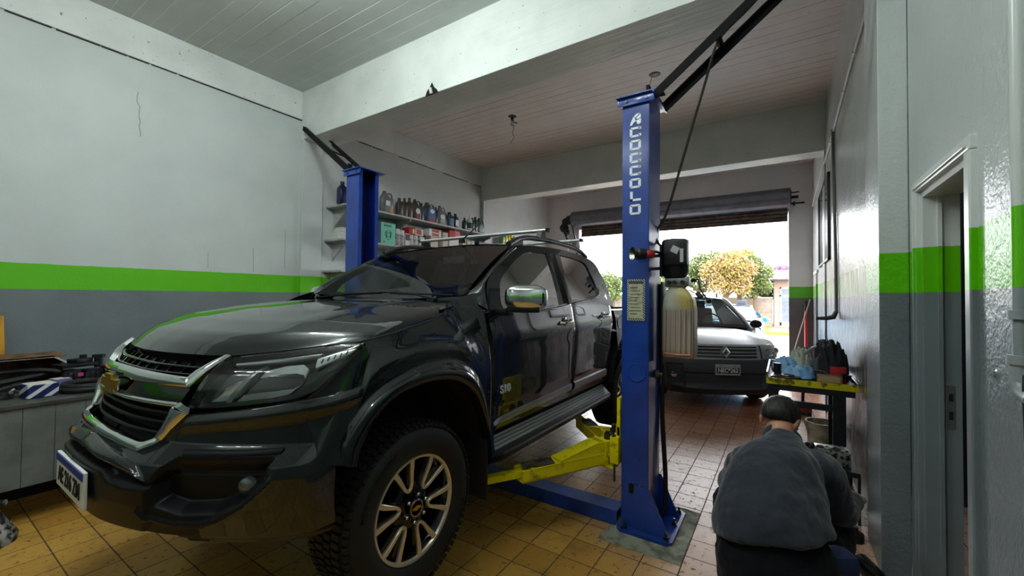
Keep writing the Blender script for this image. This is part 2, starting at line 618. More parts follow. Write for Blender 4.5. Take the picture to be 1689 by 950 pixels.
# concrete patch under the near lift post and a lamp batten per light
M_CONC = mat('bare_concrete', rgb(150, 150, 134), 0.85, col2=rgb(104, 104, 92), scale=9, bump=0.5, bscale=40, dist=0.006)
b = MB()
pp = []
for (x0, y0, x1, y1) in ((-1.0, 2.572, -0.505, 2.572), (-0.505, 2.572, -0.505, 3.28), (-0.505, 3.28, -1.0, 3.28), (-1.0, 3.28, -1.0, 2.572)):
    for i in range(10):
        f = i / 10
        pp.append((x0 + (x1 - x0) * f + random.uniform(-0.005, 0.005), y0 + (y1 - y0) * f + random.uniform(-0.005, 0.005), 0.0))
b.prism(pp, (0, 0, 0.004))
struct(b.build('trim_16', M_CONC, smooth=False))
for i, (lx, ly) in enumerate(LAMPS):
    r = empty('ceiling_lamp', (lx, ly, 4.20), ['white LED batten lamp on the ceiling of the front bay', 'white LED batten lamp on the ceiling nearest the doorway', 'white LED batten lamp on the ceiling towards the back wall'][i], 'lamp', 'ceiling battens')
    b = MB(); b.bx(lx - 0.62, lx + 0.62, ly - 0.04, ly + 0.04, 4.24, 4.31, 0.006)
    b.build('lamp_body', mat('white_lamp_metal', rgb(225, 228, 226), 0.4), r, smooth=False)
    t = NT('lit_diffuser'); t.set(col=(1, 1, 1, 1), em=(0.90, 1.0, 0.96, 1), ems=14.0)
    b = MB(); b.bx(lx - 0.6, lx + 0.6, ly - 0.035, ly + 0.035, 4.20, 4.24, 0.01)
    b.build('diffuser', t.m, r, smooth=False)
# ================================================================== the two-post car lift
def blue_paint():
    t = NT('blue_lift_enamel')
    p = t.pos()
    n = t.noise(p, 5.0, 4.0)
    c = t.mix(t.ramp(n, 0.35, 0.7), rgb(8, 60, 152), rgb(6, 42, 118))
    sp = t.ramp(t.noise(p, 34.0, 4.0), 0.70, 0.74)
    c = t.mix(t.math('MULTIPLY', sp, 0.5), c, rgb(10, 18, 50))
    t.set(col=c, rough=0.40, coat=0.8, coatr=0.14, spec=0.3)
    t.bump(t.noise(p, 24.0, 2.0), 0.06, 0.01)
    return t.m
M_BLUE = blue_paint()
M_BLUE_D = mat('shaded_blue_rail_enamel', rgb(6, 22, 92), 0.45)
def plate_mat():
    t = NT('diamond_plate_blue')
    p = t.pos()
    x, y, z = t.xyz(p)[0:3]
    a = t.math('SINE', t.math('MULTIPLY', t.math('ADD', x, y), 190.0))
    b_ = t.math('SINE', t.math('MULTIPLY', t.math('SUBTRACT', x, y), 190.0))
    k = t.math('MULTIPLY', t.ramp(t.math('MAXIMUM', a, b_), 0.75, 0.95), t.ramp(t.math('ABSOLUTE', t.math('MULTIPLY', a, b_)), 0.5, 0.2))
    c = t.mix(t.math('MULTIPLY', k, 0.6), rgb(40, 84, 168), rgb(150, 172, 210))
    t.set(col=c, rough=0.35, metal=0.2)
    t.bump(k, 0.7, 0.004)
    return t.m
M_DIAM = plate_mat()
M_STEEL = mat('dull_steel', rgb(150, 150, 150), 0.35, 0.9, var=0.3)
M_BOLT = mat('greasy_bolt_steel', rgb(90, 92, 96), 0.35, 0.9, var=0.4, scale=60)
M_BLACK = mat('black_paint', rgb(14, 14, 15), 0.45, var=0.3)
M_RUBBER = mat('black_rubber', rgb(20, 20, 21), 0.65)
M_YEL = mat('chipped_yellow_paint', rgb(228, 212, 10), 0.38, col2=rgb(150, 132, 10), scale=14, lo=0.56, hi=0.72)
M_WORN = mat('scraped_black_steel', rgb(40, 38, 34), 0.45, 0.4, col2=rgb(96, 90, 70), scale=30)
M_LETTER = mat('white_stencil_lettering', rgb(226, 232, 240), 0.5)

def post(x0, x1, y0, y1, ztop, side, label):
    """channel post; side = +1 when the open side looks towards +X"""
    r = empty('lift_post', ((x0 + x1) / 2, (y0 + y1) / 2, 0.004), label, 'car lift', 'posts of the two post lift')
    w = 0.012
    web = x0 if side > 0 else x1
    lip = x1 if side > 0 else x0
    b = MB()
    prof = [(lip, y0 + 0.045), (lip, y0), (web, y0), (web, y1), (lip, y1), (lip, y1 - 0.045)]
    def off(pt, k):
        x, y = pt
        cx = (x0 + x1) / 2; cy = (y0 + y1) / 2
        xi = x + (w if x < cx else -w); 
        yi = y
        if abs(y - y0) < 1e-6: yi = y0 + w
        if abs(y - y1) < 1e-6: yi = y1 - w
        return (xi, yi)
    ring = prof + [off(q, 0) for q in reversed(prof)]
    b.prism([(x, y, 0.02) for x, y in ring], (0, 0, ztop - 0.02))
    bmesh.ops.bevel(b.bm, geom=[e for e in b.bm.edges if abs((e.verts[0].co - e.verts[1].co).z) > 1], offset=0.004, segments=2, affect='EDGES')
    b.build('column', M_BLUE, r)
    # top plate with folded lips
    b = MB()
    tx0, tx1, ty0, ty1 = x0 - 0.035, x1 + 0.04, y0 - 0.04, y1 + 0.05
    b.bx(tx0, tx1, ty0, ty1, ztop, ztop + 0.010, 0.002)
    b.bx(tx0 + 0.01, tx1 - 0.004, ty0 + 0.02, ty0 + 0.028, ztop - 0.055, ztop, 0.002)
    if side < 0:
        b.bx(tx1 - 0.010, tx1, ty0, ty1, ztop - 0.012, ztop + 0.004, 0.002)
    b.build('top_plate', M_BLUE, r)
    for k in (0.25, 0.8):
        b = MB(); xx = tx0 + (tx1 - tx0) * k
        b.cyl((xx, ty0 + 0.012, ztop - 0.028), (xx, ty0 + 0.024, ztop - 0.028), 0.010, n=6)
        b.build('bolt', M_BOLT, r)
    # added navy sheets: the shade inside the channel put into colour
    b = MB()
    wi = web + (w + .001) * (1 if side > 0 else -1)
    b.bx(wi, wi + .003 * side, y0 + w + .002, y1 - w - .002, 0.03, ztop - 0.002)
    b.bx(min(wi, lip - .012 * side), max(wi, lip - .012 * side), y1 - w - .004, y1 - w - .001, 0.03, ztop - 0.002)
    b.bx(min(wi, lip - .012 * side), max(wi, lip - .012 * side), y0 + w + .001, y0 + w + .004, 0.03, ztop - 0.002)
    b.build('inner_shade_sheet', M_BLUE_D, r, smooth=False)
    # chain guide inside the channel
    b = MB()
    xm = (x0 + x1) / 2
    b.bx(min(web, xm) + 0.03, max(web, xm) - 0.03 + 0.02, (y0 + y1) / 2 - 0.012, (y0 + y1) / 2 + 0.012, 0.05, ztop - 0.03)
    b.cyl((xm, y0 + 0.07, 0.1), (xm, y0 + 0.07, ztop - 0.02), 0.009, n=8)
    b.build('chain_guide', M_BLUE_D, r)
    # base plate, gussets, anchor bolts
    bx0, bx1 = (x0 - 0.02, x1 + 0.155) if side < 0 else (x0 - 0.155, x1 + 0.02)
    b = MB()
    c = 0.03
    P = [(bx0 + c, 2.715), (bx1 - c, 2.715), (bx1, 2.715 + c), (bx1, 3.20 - c), (bx1 - c, 3.20), (bx0 + c, 3.20), (bx0, 3.20 - c), (bx0, 2.715 + c)]
    b.prism([(x, y, 0.004) for x, y in P], (0, 0, 0.02))
    b.build('base_plate', M_BLUE, r, smooth=False)
    s = 1 if side < 0 else -1
    for yy in (y0 - 0.012, y1 + 0.002):
        b = MB()
        xa = web - s * 0.10; xb = web + s * 0.135
        b.prism([(xa, yy, 0.024), (xb, yy, 0.024), (web + s * 0.01, yy, 0.30), (web - s * 0.09, yy, 0.31)], (0, 0.010, 0))
        b.build('gusset', M_BLUE, r, smooth=False)
    for (bxx, byy) in ((bx0 + 0.05, 2.745), (bx1 - 0.04, 2.76), (bx1 - 0.035, 2.97), (bx1 - 0.04, 3.15)) if side < 0 else ((bx1 - 0.05, 2.745), (bx0 + 0.04, 2.76)):
        b = MB()
        b.cyl((bxx, byy, 0.022), (bxx, byy, 0.027), 0.022, n=16)
        b.cyl((bxx, byy, 0.027), (bxx, byy, 0.045), 0.016, n=6)
        b.cyl((bxx, byy, 0.045), (bxx, byy, 0.066), 0.008, n=10)
        b.build('anchor_bolt', M_BOLT, r)
    return r
PR = post(-0.920, -0.739, 2.775, 3.065, 2.905, -1, 'tall blue lift post with white stencilled lettering, standing on the grey concrete patch')
PL_ = post(-3.985, -3.764, 2.775, 3.03, 2.895, 1, 'blue lift post without lettering, behind the dark pickup in front of the oil shelves')

# stencilled name, one glyph above the other, with the horse head on top
FY = 2.7725
gx0, gx1 = -0.868, -0.792
def glyph(kind, z0, z1, b):
    w = gx1 - gx0; h = z1 - z0; s = 0.018
    def bar(a, c, e, f):
        b.bx(gx0 + a * w, gx0 + c * w, FY - 0.001, FY + 0.002, z0 + e * h, z0 + f * h)
    q = s / w; v = s / h * 0.8
    if kind in 'CO':
        bar(0.0, q, 0.12, 0.88); bar(0.10, 0.90, 0, v); bar(0.10, 0.90, 1 - v, 1)
        if kind == 'C':
            bar(1 - q, 1, 0.05, 0.30); bar(1 - q, 1, 0.72, 0.95)
        else:
            bar(1 - q, 1, 0.12, 0.88)
    if kind == 'L':
        bar(0.05, 0.05 + q, 0, 1); bar(0.05, 1.0, 0, v)
rows = [('C', 2.632, 2.700), ('O', 2.545, 2.612), ('C', 2.458, 2.525), ('C', 2.372, 2.438), ('O', 2.287, 2.352), ('L', 2.200, 2.265), ('O', 2.108, 2.176)]
b = MB()
for k, z0, z1 in rows:
    glyph(k, z0, z1, b)
b.build('lettering', M_LETTER, PR, smooth=False)
# generic horse head emblem made of leaf shaped strokes
b = MB()
def poly_xz(pts, d=0.003):
    b.prism([(gx0 + u * 0.076, FY - 0.001, 2.715 + v * 0.076) for u, v in pts], (0, d, 0))
poly_xz([(0.02, 0.0), (0.20, 0.02), (0.32, 0.20), (0.52, 0.32), (0.46, 0.62), (0.30, 0.74), (0.20, 0.52), (0.08, 0.28)])
poly_xz([(0.34, 0.78), (0.50, 0.66), (0.62, 0.74), (0.88, 1.0), (0.62, 0.98)])
poly_xz([(0.54, 0.60), (0.66, 0.66), (0.96, 0.92), (0.98, 0.60), (0.70, 0.46)])
poly_xz([(0.56, 0.40), (0.72, 0.40), (1.0, 0.52), (0.98, 0.10), (0.80, 0.02), (0.66, 0.06)])
b.build('horse_emblem', M_LETTER, PR, smooth=False)
# framed instruction label, round cover, small plate
b = MB(); b.bx(-0.882, -0.762, 2.770, 2.776, 1.395, 1.672, 0.002)
t = NT('hatched_label_border')
x, y, z = t.xyz(t.pos())[0:3]
f = t.math('FRACT', t.math('MULTIPLY', t.math('ADD', x, z), 62.0))
t.set(col=t.mix(t.math('GREATER_THAN', f, 0.5), rgb(20, 20, 22), rgb(190, 190, 180)), rough=0.5)
b.build('label_border', t.m, PR, smooth=False)
b = MB(); b.bx(-0.870, -0.774, 2.767, 2.772, 1.410, 1.640, 0.001)
lab = b.build('label_sheet', mat('yellowed_paper', rgb(176, 178, 150), 0.6, col2=rgb(140, 142, 120), scale=30), PR, smooth=False)
b = MB(); b.bx(-0.870, -0.774, 2.767, 2.772, 1.643, 1.660)
for i in range(9):
    zz = 1.615 - i * 0.022
    b.bx(-0.862, -0.785 - random.uniform(0, 0.03), 2.7655, 2.768, zz, zz + 0.004)
b.build('label_print', mat('dark_print', rgb(60, 62, 60), 0.6), PR, smooth=False)
b = MB(); b.lathe((-0.818, 2.7745, 1.052), [(0.060, 0.0), (0.060, 0.005), (0.054, 0.0052), (0.053, 0.003), (0.0, 0.003)], n=40, rot=Matrix.Rotation(PI / 2, 4, 'X'))
b.build('round_cover', M_BLUE, PR)
b = MB(); b.bx(-0.866, -0.778, 2.771, 2.776, 0.248, 0.315, 0.001)
b.build('rating_plate', mat('scratched_plate', rgb(28, 32, 40), 0.4, 0.5, col2=rgb(150, 156, 120), scale=40, lo=0.6, hi=0.7), PR, smooth=False)
b = MB(); b.tube([(-0.730, 3.068, 1.65), (-0.726, 3.072, 1.2), (-0.722, 3.075, 0.7), (-0.70, 3.075, 0.3), (-0.695, 3.06, 0.10), (-0.72, 3.03, 0.03)], 0.016, 10)
b.build('hydraulic_hose', M_RUBBER, PR)
b = MB(); b.box((-0.727, 2.93, 1.03), (0.024, 0.05, 0.05), None, 0.004); b.cyl((-0.716, 2.93, 1.03), (-0.69, 2.93, 1.03), 0.012)
b.cyl((-0.700, 2.93, 1.03), (-0.700, 2.93, 0.96), 0.006)
b.build('lock_lever', M_BOLT, PR)

# hydraulic power unit behind the post
pu = empty('power_unit', (-0.60, 2.99, 1.15), 'black electric motor above a translucent oil tank hung beside the lettered lift post', 'hydraulic unit')
b = MB()
b.lathe((-0.622, 3.0, 1.70), [(0.03, -0.03), (0.07, -0.01), (0.088, 0.03), (0.088, 0.235), (0.078, 0.250), (0.0, 0.252)], n=36)
b.box((-0.60, 2.935, 1.855), (0.15, 0.10, 0.17), None, 0.012)
b.build('motor', mat('black_motor_enamel', rgb(22, 22, 30), 0.35, var=0.3), pu)
b = MB()
b.box((-0.598, 2.880, 1.87), (0.05, 0.004, 0.045), Matrix.Rotation(0.5, 4, 'Y'), 0.0015)
b.box((-0.556, 2.881, 1.83), (0.022, 0.004, 0.09), None, 0.0015)
b.build('torn_sticker', mat('peeling_sticker', rgb(176, 176, 178), 0.5, 0.3), pu, smooth=False)
b = MB(); b.box((-0.60, 2.985, 1.655), (0.15, 0.10, 0.055), None, 0.004)
b.build('valve_block', M_STEEL, pu)
for xx in (-0.645, -0.61, -0.56):
    b = MB(); b.cyl((xx, 2.93, 1.655), (xx, 2.915, 1.655), 0.014, n=6); b.build('plug', M_BLACK, pu)
def tank_mat():
    t = NT('translucent_oil_tank')
    x, y, z = t.xyz(t.pos())[0:3]
    p = t.pos()
    ox = t.math('ADD', t.math('MULTIPLY', x, 6.0), t.math('MULTIPLY', z, 1.6))
    c = t.mix(t.ramp(ox, -1.35, -0.85), rgb(196, 196, 186), rgb(190, 168, 92))
    c = t.mix(t.ramp(z, 1.50, 1.46), c, rgb(170, 156, 146))
    c = t.mix(t.ramp(z, 1.22, 1.15), c, rgb(176, 116, 84))
    t.set(col=c, rough=0.35, trans=0.0, spec=0.4)
    t.b.inputs['Subsurface Weight'].default_value = 0.25
    t.b.inputs['Subsurface Radius'].default_value = (0.05, 0.04, 0.03)
    return t.m
b = MB()
rows = []
for z, hx, hy, cx in ((1.150, 0.080, 0.060, -0.588), (1.156, 0.098, 0.076, -0.588), (1.20, 0.103, 0.080, -0.588), (1.47, 0.101, 0.080, -0.588), (1.54, 0.094, 0.074, -0.590), (1.59, 0.075, 0.06, -0.597), (1.615, 0.055, 0.045, -0.602), (1.630, 0.052, 0.042, -0.602)):
    ring = []
    for k in range(120):
        a = 2 * PI * k / 120
        ca, sa = math.cos(a), math.sin(a)
        sx = abs(ca) ** 0.22 * (1 if ca > 0 else -1); sy = abs(sa) ** 0.22 * (1 if sa > 0 else -1)
        rib = 1.0
        if 1.18 < z < 1.5 and sa < -0.3:
            rib = 1.0 - 0.13 * (math.sin(ca * 17) > 0)
        ring.append((cx + hx * sx, 2.99 + hy * sy * rib, z))
    rows.append(ring)
V = b.grid(rows, closed_u=True)
b.face(V[0][::-1]); b.face(V[-1])
tank_ = b.build('oil_tank', tank_mat(), pu, angle=50)
for k in range(6):
    b = MB(); xx = -0.588 - 0.078 + k * 0.0312
    b.tube([(xx, 2.913, 1.185), (xx, 2.909, 1.20), (xx, 2.909, 1.45), (xx + 0.001, 2.914, 1.475)], 0.0062, 8)
    b.build('moulded_rib', tank_.data.materials[0], tank_)
b = MB(); b.tube([(-0.672, 2.912, 1.178), (-0.588, 2.909, 1.172), (-0.504, 2.912, 1.178)], 0.006, 8); b.build('bottom_seam', tank_.data.materials[0], tank_)
b = MB(); b.bx(-0.703, -0.690, 2.94, 3.06, 1.10, 1.66, 0.003)
b.build('side_bracket', M_BLACK, pu)
b = MB()
for zz in (1.755, 1.845):
    b.beam((-0.741, 3.0, zz), (-0.69, 3.0, zz), 0.03, 0.02)
b.bx(-0.715, -0.700, 2.96, 3.04, 1.70, 1.92)
b.build('mounting_arm', M_BLACK, pu, smooth=False)
b = MB(); b.cyl((-0.512, 2.98, 1.665), (-0.49, 2.97, 1.67), 0.012); b.tube([(-0.49, 2.97, 1.67), (-0.470, 2.96, 1.675), (-0.462, 2.955, 1.65), (-0.455, 2.95, 1.61), (-0.43, 2.94, 1.57), (-0.405, 2.93, 1.54)], 0.0055, 8)
b.ball((-0.400, 2.928, 1.533), 0.017)
b.build('release_lever', M_BLACK, pu)
b = MB(); b.cyl((-0.475, 2.96, 1.585), (-0.450, 2.95, 1.555), 0.016); b.build('filler_cap', M_BLACK, pu)

# hand lamp held to the post
hl = empty('work_lamp', (-0.76, 2.70, 1.80), 'silver and red work lamp fixed across the front of the lettered lift post', 'lamp')
RX = Matrix.Rotation(0.75, 4, 'Z') @ Matrix.Rotation(-PI / 2, 4, 'Y')
b = MB(); b.lathe((-0.795, 2.685, 1.832), [(0.030, -0.03), (0.034, 0.0), (0.044, 0.028), (0.046, 0.03), (0.041, 0.029), (0.022, 0.008), (0.0, 0.006)], n=32, rot=RX)
b.build('reflector', mat('polished_aluminium', rgb(210, 210, 205), 0.15, 1.0), hl)
b = MB(); b.lathe((-0.762, 2.696, 1.832), [(0.036, -0.02), (0.038, 0.03), (0.03, 0.036)], n=28, rot=RX)
b.build('lamp_housing', M_BLACK, hl)
b = MB(); b.lathe((-0.718, 2.712, 1.830), [(0.0, -0.026), (0.022, -0.025), (0.027, -0.01), (0.027, 0.02), (0.022, 0.028)], n=24, rot=RX)
b.build('grip', mat('red_plastic', rgb(176, 30, 34), 0.4, var=0.4, scale=50), hl)
b = MB(); b.tube([(-0.70, 2.72, 1.845), (-0.69, 2.78, 1.850), (-0.69, 2.86, 1.850), (-0.70, 2.94, 1.850)], 0.009, 8)
b.build('bracket_arm', M_BLACK, hl)

# sliding carriage and swing arms, yellow
ca = empty('lift_carriage', (-0.95, 2.85, 0.404), 'yellow lift carriage with ball knob on the inner side of the lettered post', 'lift carriage')
b = MB()
b.bx(-0.995, -0.935, 2.76, 3.06, 0.42, 0.60, 0.004)
b.bx(-0.96, -0.935, 2.80, 3.05, 0.60, 0.86, 0.004)
b.prism([(-0.965, 2.80, 0.60), (-0.965, 2.80, 0.66), (-0.965, 2.90, 0.86), (-0.965, 3.05, 0.86), (-0.965, 3.05, 0.60)], (0.028, 0, 0))
b.bx(-1.06, -0.97, 2.78, 3.05, 0.455, 0.475, 0.003)
b.bx(-1.06, -0.97, 2.78, 3.05, 0.375, 0.393, 0.003)
b.build('carriage_body', M_YEL, ca)
b = MB()
b.cyl((-0.972, 2.775, 0.60), (-0.972, 2.775, 0.665), 0.006); b.ball((-0.972, 2.775, 0.675), 0.016)
b.cyl((-0.972, 2.775, 0.58), (-0.972, 2.775, 0.61), 0.015, n=6)
b.build('locking_knob', M_BLACK, ca)
b = MB(); b.cyl((-0.966, 2.775, 0.42), (-0.966, 2.775, 0.30), 0.008); b.build('lock_rod', M_BOLT, ca)

def swing_arm(piv, mid, tip, label, reach=True):
    """piv: pivot, mid: end of the deep box, tip: lifting pad"""
    r = empty('swing_arm', (piv[0], piv[1], 0.39), label, 'lift arm', 'swing arms of the lift')
    piv = Vector(piv); mid = Vector(mid); tip = Vector(tip)
    d = (mid - piv).normalized(); s = Vector((-d.y, d.x, 0))
    b = MB()
    z0 = 0.398
    def q(base, along, side, z):
        v = base + d * along + s * side
        return (v.x, v.y, z)
    L = (mid - piv).length
    # outer box
    for sd in (-0.06, 0.048):
        b.prism([q(piv, 0.07, sd, z0), q(piv, L, sd, z0), q(piv, L, sd, z0 + 0.075), q(piv, 0.07, sd, z0 + 0.075)], tuple(s * 0.012))
    b.prism([q(piv, 0.07, -0.06, z0), q(piv, L, -0.06, z0), q(piv, L, 0.06, z0), q(piv, 0.07, 0.06, z0)], (0, 0, 0.008))
    b.prism([q(piv, 0.07, -0.06, z0 + 0.068), q(piv, L * 0.9, -0.06, z0 + 0.068), q(piv, L * 0.9, 0.06, z0 + 0.068), q(piv, 0.07, 0.06, z0 + 0.068)], (0, 0, 0.008))
    # raised web that stiffens the arm towards its pivot
    for sd in (-0.055, 0.045):
        b.prism([q(piv, 0.06, sd, z0 + 0.07), q(piv, L * 0.62, sd, z0 + 0.07), q(piv, L * 0.60, sd, z0 + 0.085), q(piv, 0.12, sd, z0 + 0.155), q(piv, 0.06, sd, z0 + 0.155)], tuple(s * 0.010))
    b.prism([q(piv, 0.12, -0.055, z0 + 0.150), q(piv, L * 0.60, -0.055, z0 + 0.080), q(piv, L * 0.60, 0.055, z0 + 0.080), q(piv, 0.12, 0.055, z0 + 0.150)], (0, 0, 0.008))
    b.prism([q(piv, 0.055, -0.068, z0 - 0.005), q(piv, 0.075, -0.068, z0 - 0.005), q(piv, 0.075, 0.068, z0 - 0.005), q(piv, 0.055, 0.068, z0 - 0.005)], (0, 0, 0.165))
    b.lathe((piv.x, piv.y, z0), [(0.0, 0.0), (0.055, 0.0), (0.055, 0.15), (0.0, 0.15)], n=24)
    b.build('outer_box', M_YEL, r, smooth=False)
    b = MB(); b.cyl((piv.x, piv.y, z0 + 0.14), (piv.x, piv.y, z0 + 0.19), 0.027, n=20); b.cyl((piv.x, piv.y, z0 + 0.19), (piv.x, piv.y, z0 + 0.205), 0.018, n=6)
    b.build('pivot_pin', M_BOLT, r)
    b = MB()
    b.beam(piv + d * (L * 0.55) + Vector((0, 0, z0 + 0.038 - piv.z)), tip + Vector((0, 0, z0 + 0.038 - tip.z)), 0.055, 0.038)
    b.build('extension', M_YEL, r, smooth=False)
    b = MB()
    v = piv + d * (L * 0.80)
    b.prism([q(piv, L * 0.62, -0.05, z0 + 0.0765), q(piv, L * 0.70, -0.061, z0 + 0.0765), q(piv, L * 0.93, -0.061, z0 + 0.0765), q(piv, L * 0.97, 0.01, z0 + 0.0765), q(piv, L * 0.86, 0.045, z0 + 0.0765), q(piv, L * 0.66, 0.05, z0 + 0.0765)], (0, 0, 0.003))
    b.prism([q(piv, L * 0.50, -0.0615, z0 + 0.075), q(piv, L * 0.52, -0.0615, z0 + 0.045), q(piv, L * 0.60, -0.0615, z0 + 0.035), q(piv, L * 0.64, -0.0615, z0 + 0.075)], tuple(s * -0.002))
    b.build('bare_patch', M_WORN, r, smooth=False)
    b = MB(); b.cyl((tip.x, tip.y, z0 + 0.06), (tip.x, tip.y, z0 + 0.12), 0.02); b.cyl((tip.x, tip.y, z0 + 0.12), (tip.x, tip.y, z0 + 0.145), 0.05)
    b.build('lifting_pad', M_RUBBER, r)
    return r
swing_arm((-1.045, 2.86, 0.4), (-1.395, 2.225, 0.4), (-1.53, 2.02, 0.4), 'yellow swing arm with scraped paint reaching under the pickup sill towards the front wheel')
swing_arm((-1.045, 2.98, 0.4), (-1.50, 3.46, 0.4), (-1.66, 3.66, 0.4), 'yellow swing arm reaching back under the pickup towards its rear wheel')

# floor cover plate between the posts
cp = empty('cover_plate', (-2.35, 2.87, 0.0), 'blue diamond-plate channel lying on the floor between the lift posts, under the pickup', 'cover plate')
b = MB(); b.bx(-3.75, -0.955, 2.795, 2.945, 0.085, 0.092); b.build('tread_plate', M_DIAM, cp, smooth=False)
b = MB(); b.prism([(-3.75, 2.775, 0.004), (-3.75, 2.795, 0.09), (-3.75, 2.799, 0.09), (-3.75, 2.781, 0.004)], (2.795, 0, 0)); b.bx(-3.75, -0.955, 2.94, 2.945, 0.004, 0.088)
b.build('side_skirt', M_BLUE, cp, smooth=False)

# bracing ladders from the post heads up to the beam
M_IRON = mat('black_angle_iron', rgb(15, 16, 17), 0.7, 0.0, spec=0.15, var=0.3)
def ladder(A0, A1, B0, B1, fr, label):
    r = empty('brace_frame', A0, label, 'brace')
    def ang(a, b_, nm):
        b = MB()
        a = Vector(a); c = Vector(b_)
        b.beam(a, c, 0.050, 0.006); 
        off = Vector((0, -0.022 if nm else 0.022, -0.026))
        b.beam(a + off, c + off, 0.006, 0.055)
        b.build('rail', M_IRON, r, smooth=False)
    ang(A0, A1, 1); ang(B0, B1, 0)
    for f in fr:
        b = MB(); b.beam(Vector(A0).lerp(Vector(A1), f), Vector(B0).lerp(Vector(B1), f), 0.05, 0.008, 0.6); b.build('rung', M_IRON, r, smooth=False)
    b = MB(); b.bx(A0[0] - 0.06, A0[0] + 0.06, A0[1] - 0.02, A0[1] + 0.05, 2.915, 2.925); b.bx(A0[0] - 0.05, A0[0] - 0.03, A0[1] - 0.02, A0[1] + 0.03, 2.925, 2.985); b.build('foot_bracket', M_IRON, r, smooth=False)
ladder((-0.72, 2.83, 2.925), (0.42, 2.85, 3.80), (-0.71, 3.03, 2.925), (0.42, 3.03, 3.80), (0.33, 0.95), 'black angle-iron brace rising from the head of the lettered lift post')
ladder((-3.93, 2.80, 2.905), (-5.37, 3.09, 3.80), (-3.91, 3.0, 2.905), (-5.19, 3.355, 3.655), (0.42,), 'black angle-iron brace rising from the far lift post to the left wall')
b = MB(); b.tube(resample([(0.30, 2.92, 3.84), (-0.107, 2.9, 3.40), (-0.30, 2.93, 3.26), (-0.365, 2.97, 3.20), (-0.425, 3.0, 3.017), (-0.558, 3.0, 2.551), (-0.676, 3.0, 2.148), (-0.742, 3.0, 2.03), (-0.745, 2.98, 1.96), (-0.717, 2.985, 1.915), (-0.705, 2.99, 1.905)], 60, True), 0.0085, 8)
tag(b.build('power_cable', M_RUBBER), 'black electric cable hanging from the brace down to the motor of the lift', 'cable')
# ================================================================== shutter, conduits and other fixtures
M_SHUT = mat('galvanised_grey_slats', rgb(96, 98, 106), 0.42, 0.5, var=0.25, scale=6)
M_SHUTB = mat('brown_rusty_slats', rgb(98, 84, 76), 0.55, 0.2, col2=rgb(64, 54, 50), scale=8)
M_GREASE = mat('greasy_black_gear', rgb(26, 25, 26), 0.35, 0.5, var=0.4)
sh = empty('roller_shutter', (-2.24, 9.98, 3.16), 'rolled up grey slatted shutter with brown curtain end above the street opening', 'roller shutter')
b = MB()
prof = []
n = 60
rows = []
for i in range(n + 1):
    a = 2 * PI * i / n
    r_ = 0.195 * (1 + 0.035 * (abs(math.sin(a * 5)) - 0.5))
    rows.append((math.cos(a) * r_, math.sin(a) * r_))
V0 = [(-4.60, 9.94 + y, 3.58 + z) for y, z in rows[:-1]]
V1 = [(0.13, 9.94 + y, 3.58 + z) for y, z in rows[:-1]]
b.grid([V0, V1], closed_u=True)
b.prism(V0, (0.004, 0, 0)); b.prism(V1, (-0.004, 0, 0))
b.build('roll', M_SHUT, sh, angle=20)
b = MB()
z = 3.15
rows = []
while z < 3.48:
    rows += [[(-4.44, 10.14, z), (0.085, 10.14, z)], [(-4.44, 10.115, z + 0.025), (0.085, 10.115, z + 0.025)], [(-4.44, 10.115, z + 0.06), (0.085, 10.115, z + 0.06)]]
    z += 0.075
b.grid(rows)
b.bx(-4.44, 0.085, 10.11, 10.16, 3.135, 3.16, 0.004)
b.build('slat_curtain', M_SHUTB, sh, smooth=False)
b = MB()
b.bx(0.13, 0.145, 9.82, 10.10, 3.42, 3.70); b.cyl((0.13, 9.94, 3.58), (0.26, 9.94, 3.58), 0.03); b.cyl((0.19, 9.9, 3.48), (0.19, 9.9, 3.40), 0.02)
b.bx(0.13, 0.36, 9.93, 9.96, 3.44, 3.47); b.cyl((0.14, 9.88, 3.66), (0.27, 9.86, 3.66), 0.012)
b.build('end_bearing', M_GREASE, sh)
b = MB()
for (x, z, rr) in ((-4.66, 3.56, 0.12), (-4.78, 3.52, 0.10), (-4.82, 3.36, 0.12), (-4.74, 3.24, 0.09)):
    b.lathe((x, 9.86, z), [(0.0, -0.05), (rr * 0.5, -0.05), (rr, -0.02), (rr, 0.02), (rr * 0.6, 0.05), (0.0, 0.05)], n=20, rot=Matrix.Rotation(PI / 2 + 0.5, 4, 'X'))
b.beam((-4.62, 9.9, 3.44), (-4.50, 9.9, 3.02), 0.04, 0.03)
b.beam((-4.80, 9.86, 3.2), (-4.70, 9.9, 2.95), 0.04, 0.03)
b.build('chain_gear', M_GREASE, sh)
b = MB()
for k in range(26):
    z = 3.3 - k * 0.035
    b.lathe((-4.70, 9.84, z), [(0.012, -0.02), (0.018, 0.0), (0.012, 0.02)], n=6)
b.build('hand_chain', M_STEEL, sh)

M_COND = mat('white_painted_conduit', rgb(196, 196, 192), 0.4)
M_CONDG = mat('grey_painted_conduit', rgb(104, 106, 104), 0.45)
b = MB()
pts = [(XR - 0.012, y, 3.55 - 0.028 * (y - 3.7) + 0.02 * math.sin(y * 1.7)) for y in [3.6 + 0.3 * i for i in range(20)]] + [(XR - 0.012, 9.9, 3.36)]
b.tube(pts, 0.013, 8)
for y in (4.3, 5.0, 6.3, 7.1, 8.2):
    z = 3.55 - 0.028 * (y - 3.7) + 0.02 * math.sin(y * 1.7)
    b.tube([(XR - 0.012, y - 0.04, z), (XR - 0.012, y + 0.04, z)], 0.018, 8)
tag(b.build('electrical_conduit', M_COND), 'thin white conduit running high along the right wall towards the shutter', 'conduit')
ap = empty('air_pipe', (XR - 0.02, 5.68, 1.36), 'vertical pipe down the stained right wall ending in a black outlet elbow', 'pipe')
